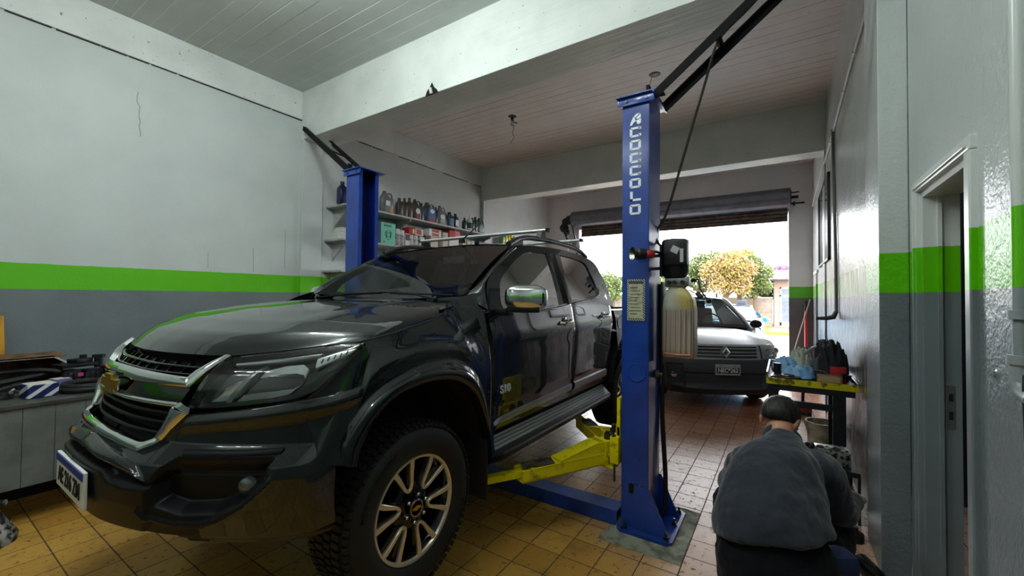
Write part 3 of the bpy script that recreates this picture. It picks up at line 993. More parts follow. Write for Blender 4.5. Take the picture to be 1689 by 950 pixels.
b = MB(); b.tube([(XR - 0.018, 5.95, 3.5), (XR - 0.018, 5.80, 2.6), (XR - 0.018, 5.70, 1.95), (XR - 0.018, 5.67, 1.4)], 0.016, 10)
b.build('riser', mat('half_painted_pipe', rgb(92, 94, 92), 0.4), ap)
b = MB(); b.tube([(XR - 0.02, 5.66, 1.42), (XR - 0.045, 5.66, 1.36), (XR - 0.10, 5.66, 1.345), (XR - 0.20, 5.66, 1.34)], [0.02, 0.028, 0.022, 0.016], 10)
b.build('outlet', M_BLACK, ap)
# notice board on the right wall
nb = empty('notice_board', (XR - 0.02, 7.35, 2.08), 'narrow dark framed glass board hanging on the right wall by the conduit', 'board')
b = MB()
for (y0, y1, z0, z1) in ((6.52, 8.18, 3.13, 3.16), (6.52, 8.18, 2.05, 2.08), (6.52, 6.55, 2.05, 3.16), (8.15, 8.18, 2.05, 3.16)):
    b.bx(XR - 0.03, XR, y0, y1, z0, z1)
b.build('frame', M_BLACK, nb, smooth=False)
b = MB(); b.bx(XR - 0.015, XR - 0.005, 6.55, 8.15, 2.08, 3.13)
b.build('glass_face', mat('dark_glossy_pane', rgb(84, 96, 100), 0.12, col2=rgb(150, 154, 156), scale=2), nb, smooth=False)

# pipes on the near right wall at the picture edge
t_ = NT('pipe_in_wall_colours')
x, y, z = t_.xyz(t_.pos())[0:3]
c = t_.mix(t_.math('GREATER_THAN', z, 1.59), rgb(132, 142, 146), GREEN)
c = t_.mix(t_.math('GREATER_THAN', z, 1.815), c, WHITE)
t_.set(col=c, rough=0.25)
gp = empty('gas_pipe', (0.53, 1.735, 1.3), 'painted vertical pipe with couplings at the right edge of the picture', 'pipe')
b = MB(); b.cyl((0.555, 1.735, 1.36), (0.555, 1.735, 4.3), 0.020, n=20); b.build('pipe_run', t_.m, gp)
b = MB()
b.cyl((0.553, 1.735, 1.50), (0.553, 1.735, 1.525), 0.027); b.build('coupling', mat('grey_painted_fitting', rgb(140, 148, 152), 0.3), gp)
b = MB(); b.cyl((0.553, 1.735, 1.375), (0.553, 1.735, 1.40), 0.030)
b.cyl((0.553, 1.735, 1.32), (0.553, 1.735, 1.38), 0.025); b.tube([(0.553, 1.735, 1.33), (0.553, 1.72, 1.30), (0.553, 1.66, 1.29)], 0.024, 12)
b.build('elbow', mat('grey_painted_fitting', rgb(140, 148, 152), 0.3), gp)
b = MB(); b.tube([(0.55, 1.69, 1.35), (0.545, 1.68, 1.30), (0.55, 1.68, 1.1)], 0.012, 10); b.build('rubber_seal', M_RUBBER, gp)
b = MB()
b.lathe((0.571, 1.965, 1.315), [(0.0, -0.004), (0.017, -0.004), (0.017, 0.0), (0.010, 0.003), (0.0, 0.004)], n=18, rot=Matrix.Rotation(-PI / 2, 4, 'Y'))
b.box((0.566, 1.965, 1.315), (0.006, 0.02, 0.006), None); b.box((0.566, 1.965, 1.315), (0.006, 0.006, 0.02), None)
tag(b.build('wall_anchor', mat('painted_screw_head', rgb(150, 156, 158), 0.3, 0.4)), 'painted over screw head in the grey wall right of the doorway', 'screw')

# ceiling outlets and the hole in the beam
b = MB()
b.lathe((-3.467, 5.267, 4.31), [(0.0, -0.002), (0.06, -0.004), (0.065, 0.0)], n=20)
b.cyl((-3.467, 5.267, 4.31), (-3.467, 5.267, 4.25), 0.022); b.tube([(-3.45, 5.25, 4.25), (-3.42, 5.25, 4.20), (-3.38, 5.28, 4.19)], 0.008, 6)
b.tube([(-3.48, 5.27, 4.24), (-3.49, 5.28, 4.18), (-3.45, 5.27, 4.16)], 0.006, 6)
b.tube(resample([(-3.467, 5.267, 4.25), (-3.44, 5.27, 4.15), (-3.47, 5.28, 4.05), (-3.43, 5.27, 3.99), (-3.47, 5.27, 3.93), (-3.50, 5.27, 3.90)], 24, True), 0.004, 6)
tag(b.build('ceiling_outlet', M_BLACK), 'black ceiling outlet with a loose wire dangling in the middle of the rear ceiling', 'ceiling outlet')
b = MB()
b.lathe((-1.319, 5.2, 4.31), [(0.0, -0.003), (0.06, -0.006), (0.07, 0.0)], n=20)
b.tube([(-1.35, 5.2, 4.305), (-1.37, 5.18, 4.20), (-1.38, 5.16, 4.07)], 0.003, 5)
tag(b.build('ceiling_outlet', M_BLACK), 'round black ceiling hole with a thin wire just above the lettered lift post', 'ceiling outlet')
b = MB()
b.prism([(-3.155, 3.119, 3.645), (-3.13, 3.119, 3.70), (-3.09, 3.119, 3.73), (-3.06, 3.119, 3.775), (-3.03, 3.119, 3.72), (-2.985, 3.119, 3.68), (-2.97, 3.119, 3.645)], (0, -0.003, 0))
bh = empty('broken_socket', (-3.065, 3.118, 3.645), 'jagged dark hole with a white socket in the lower edge of the big beam', 'socket')
b.build('hole', mat('black_hole', rgb(8, 8, 8), 0.9), bh, smooth=False)
b = MB(); b.cyl((-3.06, 3.112, 3.655), (-3.062, 3.095, 3.71), 0.018, n=14); b.build('white_holder', mat('dusty_white_plastic', rgb(190, 190, 182), 0.5), bh)

# tools leaning in the entrance corner
hn = empty('push_broom', (0.37, 9.95, 0.0), 'red handled floor squeegee standing upright against the dark entrance pier', 'squeegee')
b = MB(); b.cyl((0.37, 9.90, 0.62), (0.378, 10.14, 1.30), 0.026); b.build('red_handle', mat('red_handle_paint', rgb(190, 34, 44), 0.35), hn)
b = MB(); b.cyl((0.378, 10.14, 1.30), (0.380, 10.18, 1.50), 0.028); b.build('black_sleeve', M_BLACK, hn)
b = MB(); b.cyl((0.366, 9.84, 0.02), (0.37, 9.90, 0.62), 0.022); b.build('black_sleeve', M_BLACK, hn)
b = MB(); b.beam((0.18, 9.84, 0.03), (0.49, 9.84, 0.03), 0.05, 0.05); b.build('squeegee_head', M_BLACK, hn)
b = MB(); b.tube([(0.03, 9.60, 0.0), (0.45, 10.14, 1.55)], 0.011, 8)
tag(b.build('wooden_stick', mat('pale_stick_wood', rgb(160, 150, 138), 0.6)), 'thin pale stick leaning diagonally against the dark entrance pier', 'stick')
# ================================================================== dark pickup on the lift
def car_paint(name, col, rough=0.32, metal=0.55, coat=1.0, spec=0.5):
    t = NT(name)
    p = t.objc()
    fl = t.n('ShaderNodeTexVoronoi'); t.put(fl.inputs['Vector'], p); fl.inputs['Scale'].default_value = 1400
    t.set(col=col, rough=rough, metal=metal, coat=coat, coatr=0.02, spec=spec)
    t.b.inputs['Coat IOR'].default_value = 1.62
    dirt = t.ramp(t.noise(p, 3.0, 5.0), 0.5, 0.8)
    t.set(col=t.mix(t.math('MULTIPLY', dirt, 0.25), col, tuple(min(1, v * 1.5 + 0.004) for v in col[:3]) + (1,)))
    return t.m
M_PAINT = car_paint('graphite_metallic_paint', rgb(16, 24, 26), rough=.45, metal=.3, spec=.1)
M_PLAST = mat('satin_black_plastic', rgb(15, 17, 21), 0.38, spec=0.22, bump=0.08, bscale=400, dist=0.001)
M_GLOSSB = mat('gloss_black_trim', rgb(8, 9, 11), 0.12, coat=0.6)
M_CHROME = mat('chrome', rgb(225, 228, 230), 0.06, 1.0)
M_SATIN = mat('satin_silver_trim', rgb(150, 153, 158), 0.28, 0.8)
M_REFL = mat('silvered_reflector', rgb(240, 243, 244), 0.3, 0.25)
M_GOLD = mat('gold_badge', rgb(196, 150, 40), 0.25, 0.7)
M_TYRE = mat('tyre_rubber', rgb(26, 27, 28), 0.62, spec=0.35, bump=0.1, bscale=200, dist=0.001)
M_INT = mat('dark_cabin_plastic', rgb(34, 36, 40), 0.7)
M_SEAT = mat('grey_seat_fabric', rgb(70, 72, 78), 0.85)
M_WHT = mat('plate_white', rgb(222, 224, 224), 0.4)
M_LIN = mat('black_wheel_liner', rgb(10, 10, 11), 0.85)
def glass(name, tint, rough=0.0, refl=0.5):
    m = bpy.data.materials.new(name); m.use_nodes = True
    nt = m.node_tree; nt.nodes.clear()
    out = nt.nodes.new('ShaderNodeOutputMaterial'); mx = nt.nodes.new('ShaderNodeMixShader')
    tr = nt.nodes.new('ShaderNodeBsdfTransparent'); gl = nt.nodes.new('ShaderNodeBsdfGlossy'); fr = nt.nodes.new('ShaderNodeFresnel')
    tr.inputs[0].default_value = tint; gl.inputs['Roughness'].default_value = rough
    fr.inputs[0].default_value = 1.5
    mul = nt.nodes.new('ShaderNodeMath'); mul.operation = 'MULTIPLY_ADD'; mul.inputs[1].default_value = 1.0; mul.inputs[2].default_value = refl * 0.06
    nt.links.new(fr.outputs[0], mul.inputs[0])
    nt.links.new(mul.outputs[0], mx.inputs[0]); nt.links.new(tr.outputs[0], mx.inputs[1]); nt.links.new(gl.outputs[0], mx.inputs[2]); nt.links.new(mx.outputs[0], out.inputs[0])
    return m
M_GLASS = glass('car_window_glass', (0.86, 0.93, 0.91, 1))
M_TINT = glass('tinted_side_glass', (0.66, 0.70, 0.70, 1))
M_LENS = glass('clear_lamp_lens', (0.92, 0.94, 0.95, 1))

CX = -2.36
PLN = [(0, 0), (.2, .012), (.4, .055), (.55, .11), (.7, .195), (.82, .28), (.9, .36), (.935, .44), (.94, .62), (.94, .9)]
ZPR = [(.40, .60), (.5, .53), (.6, .50), (.7, .475), (.8, .455), (.9, .45), (.94, .465), (.97, .50), (1.0, .535), (1.05, .545), (1.1, .55), (1.15, .56), (1.2, .575), (1.25, .60), (1.28, .63), (1.34, .70), (1.42, .82)]
def _pc():
    P = [Vector((a, c, 0)) for a, c in PLN]
    P = [2 * P[0] - P[1]] + P + [2 * P[-1] - P[-2]]
    out = []
    for i in range(1, len(P) - 2):
        a, b_, c, d = P[i - 1:i + 3]
        for k in range(24):
            t = k / 24
            out.append(0.5 * ((2 * b_) + (c - a) * t + (2 * a - 5 * b_ + 4 * c - d) * t * t + (3 * b_ - a - 3 * c + d) * t ** 3))
    out.append(P[-2])
    S = [0.0]
    for a, c in zip(out, out[1:]):
        S.append(S[-1] + (c - a).length)
    return [(s, v.x) for s, v in zip(S, out)], [(s, v.y) for s, v in zip(S, out)], S[-1]
PU, PO, SLEN = _pc()
def sp(s, z, d=0.0):
    """point on the nose surface: s along the plan curve, z height, d outwards"""
    a = abs(s)
    if a > SLEN:
        u = 0.94; o = 0.9 + (a - SLEN)
        tx, ty = 0.0, 1.0
    else:
        u = interp(a, PU); o = interp(a, PO)
        e = 0.02
        tx = interp(a + e, PU) - interp(max(a - e, 0), PU); ty = interp(a + e, PO) - interp(max(a - e, 0), PO)
        l = math.hypot(tx, ty) or 1; tx /= l; ty /= l
    y = interp(z, ZPR) + o
    nx, ny = ty, -tx
    # lean of the surface
    e = 0.02
    lean = (interp(z + e, ZPR) - interp(z - e, ZPR)) / (2 * e)
    l = math.sqrt(1 + lean * lean * (tx * tx))
    sg = 1 if s >= 0 else -1
    return Vector((CX + sg * (u + nx * d / l), y + ny * d / l, z + lean * abs(tx) * d / l))
def pv(u, y, z):
    return Vector((CX + u, y, z))
def ribbon(A, B, d=0.0, thick=0.02, bulge=0.0, ns=60, nt=6, mirror=False, mapf=None, smooth=False):
    """strip between two (s,z) polylines with a crowned face and side walls"""
    mapf = mapf or sp
    out = []
    for sg in ((1, -1) if mirror else (1,)):
        a = resample([(p[0], p[1], 0) for p in A], ns, smooth); c = resample([(p[0], p[1], 0) for p in B], ns, smooth)
        rows = []
        for j in range(nt + 3):
            if j == 0:
                t, dd = 0.0, d - thick
            elif j == nt + 2:
                t, dd = 1.0, d - thick
            else:
                t = (j - 1) / nt
                dd = d + bulge * (1 - (2 * t - 1) ** 2)
            rows.append([mapf(sg * (a[i].x + (c[i].x - a[i].x) * t), a[i].y + (c[i].y - a[i].y) * t, dd) for i in range(ns)])
        out.append(rows)
    return out
def ribbon_to(b, *a, **k):
    for rows in ribbon(*a, **k):
        V = b.grid(rows)
        b.face([r[0] for r in V]); b.face([r[-1] for r in V][::-1])
    return b
def in_poly(x, y, P):
    r = False
    n = len(P)
    for i in range(n):
        x0, y0 = P[i]; x1, y1 = P[(i + 1) % n]
        if (y0 > y) != (y1 > y) and x < (x1 - x0) * (y - y0) / (y1 - y0) + x0:
            r = not r
    return r
def sdist(x, y, P):
    m = 9.0
    n = len(P)
    for i in range(n):
        x0, y0 = P[i]; x1, y1 = P[(i + 1) % n]
        dx, dy = x1 - x0, y1 - y0
        l = dx * dx + dy * dy
        t = max(0, min(1, ((x - x0) * dx + (y - y0) * dy) / l)) if l else 0
        m = min(m, math.hypot(x - x0 - dx * t, y - y0 - dy * t))
    return -m if in_poly(x, y, P) else m
def sstep(a, c, x):
    t = max(0.0, min(1.0, (x - a) / (c - a)))
    return t * t * (3 - 2 * t)

truck = empty('pickup_truck', (CX, 2.95, 0.171), 'dark graphite crew-cab pickup raised on the two post lift, front facing the camera', 'pickup truck')

# ---- front bumper
FOG = [(.56, .962), (.905, .965), (.912, .89), (.84, .828), (.75, .785), (.62, .775), (.52, .80), (.50, .87)]
BLK = [(-.01, .943), (.10, .941), (.317, .920), (.41, .908), (.488, .883), (.500, .905), (.56, .972), (.918, .978), (.928, .884), (.85, .808), (.76, .757), (.69, .725), (.68, .50), (-.01, .50)]
BUL = [(0, .905), (.26, .897), (.30, .868), (.38, .860), (.50, .866), (.50, .74), (.46, .70), (0, .69)]
WEDGE = [(0, .985), (.30, .955), (.42, .930), (.50, .880), (.42, .905), (.32, .915), (0, .938)]
def bump_depth(s, z):
    a = abs(s)
    d = 0.0
    # headlight / grille pocket above
    top = interp(a, [(0, .975), (.39, .965), (.45, 1.03), (.52, 1.095), (.73, 1.122), (.95, 1.155), (1.3, 1.2)])
    d -= 0.055 * sstep(0.0, 0.02, z - top)
    # rounded shoulder under the lamp
    d += 0.012 * math.exp(-((z - top + 0.03) / 0.03) ** 2) * (a > 0.5)
    if a < 1.0:
        d -= 0.060 * sstep(0.006, -0.022, sdist(a, z, FOG))
        g = sdist(a, z, BUL)
        d += 0.012 * sstep(0.008, -0.008, g)
        d -= 0.026 * sstep(0.005, -0.008, sdist(a, z, [(0, .938), (.32, .914), (.488, .880), (.50, .872), (.30, .873), (.26, .903), (0, .911)]))
        d += 0.016 * sstep(0.006, -0.012, sdist(a, z, WEDGE))
    # lip under the fog pocket
    zl = interp(a, [(.46, .787), (.50, .760), (.60, .745), (.70, .748), (.76, .765), (.85, .815), (.93, .89)])
    if 0.46 < a < 0.93:
        d += 0.012 * math.exp(-((z - zl) / 0.012) ** 2)
    d -= 0.10 * sstep(0.70, 0.655, z) * (0.3 + 0.7 * (a < 0.6))
    # wheel arch lip at the corner
    return d
b = MB()
NS, NZ = 330, 130
rows = []
zs = [0.652 + (1.20 - 0.652) * j / NZ for j in range(NZ + 1)]
ss = [-1.16 + 2.32 * i / NS for i in range(NS + 1)]
for z in zs:
    rows.append([sp(s * (1 - 0.02 * sstep(0.9, 0.66, z)), z, bump_depth(s, z)) for s in ss])
V = b.grid(rows)
bm = b.bm
bm.faces.ensure_lookup_table()
k = 0
for j in range(NZ):
    for i in range(NS):
        f = bm.faces[k]; k += 1
        s = abs((ss[i] + ss[i + 1]) / 2); z = (zs[j] + zs[j + 1]) / 2
        if in_poly(s, z, BLK) or (z > 1.0 and s < 0.40) or z > interp(s, [(.4, .98), (.45, 1.045), (.52, 1.105), (.73, 1.135), (.95, 1.165), (1.3, 1.25)]):
            f.material_index = 1
b.build('front_bumper', [M_PAINT, M_PLAST], truck, angle=50)
for sg in (1, -1):
    b = MB(); ribbon_to(b, [(sg * .56, .985), (sg * .75, .988), (sg * .915, .992)], [(sg * .575, .968), (sg * .75, .970), (sg * .915, .975)], d=0.004, thick=0.02, bulge=0.004, ns=30)
    b.build('bumper_trim', M_PLAST, truck)
for sg in (1, -1):
    b = MB()
    c = sp(sg * .835, .862, -0.045)
    b.lathe(c, [(0.0, 0.016), (0.018, 0.013), (0.028, 0.006), (0.030, 0.0), (0.030, -0.02)], n=28, rot=Matrix.Rotation(sg * 0.55, 4, 'Z') @ Matrix.Rotation(PI / 2, 4, 'X'))
    b.build('fog_lamp', mat('fog_lamp_glass', rgb(110, 114, 116), 0.12, 0.6), truck)
# ---- upper grille
b = MB(); ribbon_to(b, [(0, 1.300), (.565, 1.302)], [(0, 1.20), (.505, 1.195)], d=-0.05, thick=0.01, mirror=True, ns=30)
ribbon_to(b, [(0, 1.142), (.455, 1.125)], [(0, .990), (.385, .98)], d=-0.05, thick=0.01, mirror=True, ns=30)
b.build('grille_backing', M_LIN, truck)
b = MB()
for z0, z1, s1 in ((1.268, 1.276, .535), (1.243, 1.249, .50)):
    ribbon_to(b, [(0, z1), (s1, z1 - 0.004)], [(0, z0), (s1, z0 - 0.004)], d=-0.012, thick=0.03, bulge=0.003, mirror=True, ns=40)
for k in range(-5, 6):
    s = k * 0.088
    ribbon_to(b, [(s, 1.295), (s, 1.235)], [(s + .006, 1.295), (s + .006, 1.235)], d=-0.03, thick=0.015, ns=6, nt=2)
b.build('upper_grille', M_GLOSSB, truck)
b = MB()
for z0, s1, zz in ((1.095, .435, -.004), (1.058, .42, -.004), (1.020, .40, -.004)):
    ribbon_to(b, [(0, z0 + .012), (s1, z0 + .006)], [(0, z0), (s1, z0 - .006)], d=-0.012, thick=0.035, bulge=0.004, mirror=True, ns=40)
b.build('lower_grille', M_PLAST, truck)
# ---- chrome
b = MB()
ribbon_to(b, [(-.475, 1.226), (-.2, 1.236), (0, 1.239), (.2, 1.236), (.475, 1.226)], [(-.50, 1.193), (-.2, 1.197), (0, 1.198), (.2, 1.197), (.50, 1.193)], d=0.016, thick=0.05, bulge=0.008, ns=90, nt=8)
ribbon_to(b, [(.468, 1.224), (.515, 1.276), (.545, 1.300)], [(.503, 1.193), (.545, 1.255), (.572, 1.300)], d=0.014, thick=0.05, bulge=0.006, mirror=True, ns=24)
b.build('grille_bar', M_CHROME, truck)
b = MB()
ribbon_to(b, [(0, 1.196), (.28, 1.195), (.50, 1.191)], [(0, 1.139), (.28, 1.138), (.475, 1.138)], d=0.004, thick=0.04, mirror=True, ns=40)
b.build('badge_band', M_GLOSSB, truck)
b = MB()
ribbon_to(b, [(0, 1.141), (.25, 1.141), (.48, 1.140)], [(0, 1.128), (.25, 1.128), (.462, 1.124)], d=0.012, thick=0.05, bulge=0.004, mirror=True, ns=40)
ribbon_to(b, [(0, 1.003), (.20, 1.000), (.37, .988), (.398, 1.004), (.425, 1.06), (.455, 1.124)], [(0, .975), (.20, .973), (.385, .962), (.430, .985), (.47, 1.045), (.532, 1.104)], d=0.016, thick=0.06, bulge=0.010, mirror=True, ns=70, nt=8)
ribbon_to(b, [(.455, 1.128), (.49, 1.142)], [(.534, 1.104), (.535, 1.125)], d=0.014, thick=0.05, bulge=0.004, mirror=True, ns=8)
b.build('grille_surround', M_CHROME, truck)
# ---- gold bow tie
BT = [(-.098, -.012), (-.082, .022), (-.036, .022), (-.036, .040), (.040, .040), (.040, .022), (.098, .022), (.082, -.016), (.036, -.016), (.036, -.036), (-.040, -.036), (-.040, -.012)]
def badge(c, w, name, par, m1, m2, fm):
    b = MB(); b.prism([fm(x * w * 1.10, y * w * 1.22, 0.0) for x, y in BT], fm(0, 0, 0.006) - fm(0, 0, 0.0)); b.build(name + '_frame', m2, par, smooth=False)
    b = MB(); b.prism([fm(x * w, y * w, 0.004) for x, y in BT], fm(0, 0, 0.014) - fm(0, 0, 0.004))
    b.build(name, m1, par, smooth=False)
badge(None, 1.0, 'badge', truck, M_GOLD, M_CHROME, lambda x, y, d: Vector((CX + x, 0.548 - d, 1.172 + y)))
# ---- number plate
npz, npy = 0.815, 0.428
TILT = Matrix.Rotation(0.0, 4, 'X')
b = MB(); b.box((CX, npy + 0.008, npz), (0.406, 0.012, 0.136), None, 0.003); b.build('number_plate', M_WHT, truck, smooth=False)
b = MB(); b.bx(CX - 0.197, CX + 0.197, npy - 0.001, npy + 0.003, npz + 0.036, npz + 0.063); b.build('plate_band', mat('plate_blue', rgb(30, 52, 140), 0.4), truck, smooth=False)
put_text('AE 216 ZM', 0.088, (CX, npy, npz - 0.014), (1, 0, 0), (0, 0, 1), 'plate_number', mat('plate_black', rgb(16, 16, 18), 0.5), truck, 0.001, sx=0.80, bold=0.0015)

# ---- headlights
HT = [(.572, 1.298), (.70, 1.313), (.857, 1.334), (.95, 1.346), (1.028, 1.353)]
HB = [(.520, 1.122), (.62, 1.128), (.73, 1.137), (.90, 1.160), (.975, 1.190), (1.010, 1.235), (1.030, 1.29), (1.034, 1.34)]
def hl_top(s): return interp(s, HT)
for sg in (1, -1):
    hlr = MB()
    ribbon_to(hlr, [(sg * s, z) for s, z in HT], [(sg * s, z) for s, z in HB[:]], d=-0.035, thick=0.02, ns=40, nt=10)
    house = hlr.build('headlight_housing', M_GLOSSB, truck)
    def hrib(nm, m, A, B, d, th, bu=0.0, ns=24, nt=6):
        b = MB(); ribbon_to(b, [(sg * s, z) for s, z in A], [(sg * s, z) for s, z in B], d=d, thick=th, bulge=bu, ns=ns, nt=nt); return b.build(nm, m, house)
    # main projector bowl (slanted bright trapezoid) and the inner one
    hrib('main_reflector', M_REFL, [(.74, 1.268), (.80, 1.285), (.86, 1.290), (.895, 1.275), (.91, 1.24)], [(.685, 1.150), (.74, 1.157), (.81, 1.165), (.875, 1.178), (.905, 1.21)], -0.022, 0.012, -0.02)
    hrib('inner_reflector', M_REFL, [(.625, 1.20), (.66, 1.225), (.69, 1.232)], [(.585, 1.148), (.62, 1.150), (.655, 1.155)], -0.022, 0.01, -0.012)
    hrib('reflector_rim', M_SATIN, [(.705, 1.262), (.735, 1.280)], [(.650, 1.145), (.672, 1.147)], -0.012, 0.02, 0.004)
    hrib('drl_strip', mat('white_light_guide', rgb(226, 230, 230), 0.25, 0.2), [(.90, 1.305), (.96, 1.328), (1.012, 1.340)], [(.925, 1.272), (.97, 1.300), (1.005, 1.322)], -0.012, 0.012, 0.004)
    hrib('brow_strip', M_SATIN, [(.60, 1.290), (.75, 1.306), (.90, 1.325)], [(.61, 1.278), (.76, 1.292), (.90, 1.312)], -0.014, 0.012, 0.004)
    b = MB()
    for k in range(5):
        s = .925 + k * .016
        ribbon_to(b, [(sg * s, 1.300 + k * .007), (sg * (s + .004), 1.300 + k * .007)], [(sg * (s + .004), 1.288 + k * .007), (sg * (s + .009), 1.288 + k * .007)], d=-0.004, thick=0.006, ns=3, nt=1)
    b.build('drl_teeth', M_GLOSSB, house)
    b = MB(); ribbon_to(b, [(sg * s, z) for s, z in HT], [(sg * s, z) for s, z in HB], d=0.006, thick=0.03, bulge=0.010, ns=60, nt=12)
    b.build('headlight_lens', M_LENS, truck)

# ---- hood
def hood_front(p):
    s = 1.025 * p
    z = interp(abs(s), [(0, 1.300), (.57, 1.304), (.71, 1.320), (.857, 1.341), (1.03, 1.360)])
    return sp(s, z, 0.004)
def seam(t):           # right/left seam: from headlamp tip to the cowl corner; t 0..1
    P = [(.905, 1.10, 1.360), (.885, 1.25, 1.374), (.865, 1.40, 1.397), (.85, 1.54, 1.420), (.835, 1.65, 1.446), (.815, 1.70, 1.487), (.800, 1.715, 1.502)]
    return resample([Vector(q) for q in P], 41, True)[int(round(t * 40))]
SEAM = [seam(i / 40) for i in range(41)]
HF = [(0, 0), (.035, .19), (.08, .36), (.20, .56), (.42, .75), (.70, .90), (1, 1)]
rows = []
NP, NR = 60, 44
for i in range(NP + 1):
    p = -1 + 2 * i / NP
    a = abs(p)
    f = hood_front(p)
    f = Vector((f.x - CX, f.y, f.z))
    rear = Vector((.80 * p, 1.965 - 0.25 * a ** 3, 1.528 - 0.026 * a ** 2))
    col = []
    for j in range(NR + 1):
        r = (j / NR) ** 1.5
        gc = interp(r, HF)
        y = f.y + (rear.y - f.y) * r
        u = f.x + (rear.x - f.x) * r
        z = f.z + (rear.z - f.z) * gc
        # shoulder crease
        z += 0.012 * math.exp(-((a - 0.62) / 0.10) ** 2) * math.sin(PI * r) ** 0.7
        # seam edge
        q = SEAM[min(40, int(round(((j / NR) ** 1.0) * 40)))]
        k = a ** 7
        e = Vector(((1 if p > 0 else -1) * q.x, q.y, q.z))
        v = Vector((u, y, z)).lerp(e, k)
        col.append(Vector((CX + v.x, v.y, v.z)))
    rows.append(col)
b = MB(); V = b.grid(rows)
# folded front lip
for i in range(NP):
    pass
lip = [[r[0] for r in rows], [r[0] + Vector((0, 0.012, -0.012)) for r in rows], [r[0] + Vector((0, 0.05, -0.014)) for r in rows]]
b.grid(lip)
b.build('hood', M_PAINT, truck, weld=0.0008, angle=60)
for sg in (1, -1):
    b = MB(); b.tube([pv(sg * (q.x + .002), q.y, q.z - .0005) for q in SEAM], .0045, 6); b.build('hood_gap', M_LIN, truck)
    b = MB(); b.tube([sp(sg * s, z, .0015) for s, z in ((.955, 1.163), (.968, 1.08), (1.02, .99), (1.075, .945), (1.118, .915))], .003, 6); b.build('bumper_gap', M_LIN, truck)
b = MB()
b.grid([[pv(.83 * p, 1.78 - 0.13 * abs(p) ** 3, 1.475) for p in [-1 + 0.1 * k for k in range(21)]], [pv(.83 * p, 2.06 - 0.22 * abs(p) ** 3, 1.512) for p in [-1 + 0.1 * k for k in range(21)]]])
b.bx(CX - .80, CX + .80, 1.70, 1.95, 1.40, 1.46)
b.build('cowl_panel', M_PLAST, truck)
for (u0, u1) in ((-.70, -.10), (.55, .0)):
    b = MB()
    b.tube([pv(u0, 1.90, 1.528), pv(u0 + (u1 - u0) * .5, 1.99, 1.558), pv(u1, 2.02, 1.566)], 0.007, 6)
    b.tube([pv(u0 + .1, 1.955, 1.553), pv(u1 + (.3 if u1 > u0 else -.3) * 0.5, 2.035, 1.575)], 0.006, 6)
    b.ball(pv(u0, 1.90, 1.53), 0.018)
    b.build('wiper', M_PLAST, truck)

# ---- front fenders
ARO = [(.975, .905), (.99, .984), (1.064, 1.074), (1.166, 1.138), (1.273, 1.174), (1.374, 1.194), (1.50, 1.198), (1.637, 1.179), (1.741, 1.136), (1.816, 1.069), (1.867, .982), (1.90, .86), (1.925, .72), (1.935, .625)]
ARI = [(1.045, .875), (1.066, .946), (1.132, 1.041), (1.242, 1.112), (1.375, 1.134), (1.503, 1.137), (1.629, 1.115), (1.742, 1.059), (1.817, .991), (1.869, .888), (1.905, .798), (1.925, .70), (1.930, .612)]
for sg in (1, -1):
    # curve B: seam with the bumper, then the arch, then the sill ; curve T: lamp edge, hood seam, pillar foot
    bs = []
    for s, z in ((.955, 1.163), (.968, 1.08), (1.02, .99), (1.075, .945), (1.118, .915)):
        q = sp(s, z, 0.002); bs.append(Vector((q.x - CX, q.y, q.z)))
    B1 = resample(bs, 16, True)
    B2 = resample([Vector((.945, y, z)) for y, z in ARO], 64, True)
    B3 = [Vector((.94, 1.935 + .05 * k / 5, .620)) for k in range(1, 6)]
    T1 = resample([Vector((sp(s, z, 0.002).x - CX, sp(s, z, 0.002).y, z)) for s, z in ((.957, 1.170), (.985, 1.195), (1.015, 1.235), (1.036, 1.29), (1.040, 1.345))], 16, True)
    sm = [Vector(q) + Vector((.004, 0, 0)) for q in SEAM]
    T2 = resample(sm + [Vector((.815, 1.80, 1.535)), Vector((.835, 1.90, 1.565)), Vector((.865, 1.975, 1.575))], 64)
    T3 = [T2[-1].lerp(Vector((.905, 1.985, 1.47)), k / 5) for k in range(1, 6)]
    Bc = B1 + B2 + B3; Tc = T1 + T2 + T3
    rows = []
    N = len(Bc)
    for i in range(N):
        col = []
        for j in range(23):
            t = j / 22
            y = Bc[i].y + (Tc[i].y - Bc[i].y) * t
            z = Bc[i].z + (Tc[i].z - Bc[i].z) * t
            u = Bc[i].x + (Tc[i].x - Bc[i].x) * t ** 2.6
            u += 0.012 * math.sin(PI * min(1, t * 1.1)) * (i > 20) * math.exp(-((t - .55) / .3) ** 2)
            # flare above the arch
            if i >= 16:
                u += 0.016 * math.exp(-(t / 0.10) ** 2)
            col.append(pv(sg * u, y, z))
        rows.append(col)
    b = MB(); b.grid(rows); b.build('front_fender', M_PAINT, truck, angle=60)
    b = MB()
    ao = resample([Vector((0, y, z)) for y, z in ARO], 60, True); ai = resample([Vector((0, y, z)) for y, z in ARI], 60, True)
    rr = []
    for j, (t, u) in enumerate(((0, .930), (0, .961), (.15, .970), (.55, .972), (.9, .966), (1.0, .955), (1.0, .90))):
        rr.append([pv(sg * u, ao[i].y + (ai[i].y - ao[i].y) * t, ao[i].z + (ai[i].z - ao[i].z) * t) for i in range(60)])
    b.grid(rr); b.build('wheel_arch_flare', M_PAINT, truck, angle=60)
    # liner
    b = MB()
    li = ai
    b.grid([[pv(sg * u, li[i].y, li[i].z) for i in range(60)] for u in (.94, .80, .60, .45)])
    b.face([b.bm.verts.new(pv(sg * .46, q.y, q.z)) for q in li])
    b.build('wheel_liner', M_LIN, truck)
    b = MB(); b.box(pv(sg * .845, 1.925, .56), (.20, .014, .34), None, 0.004); b.build('mud_flap', M_RUBBER, truck)

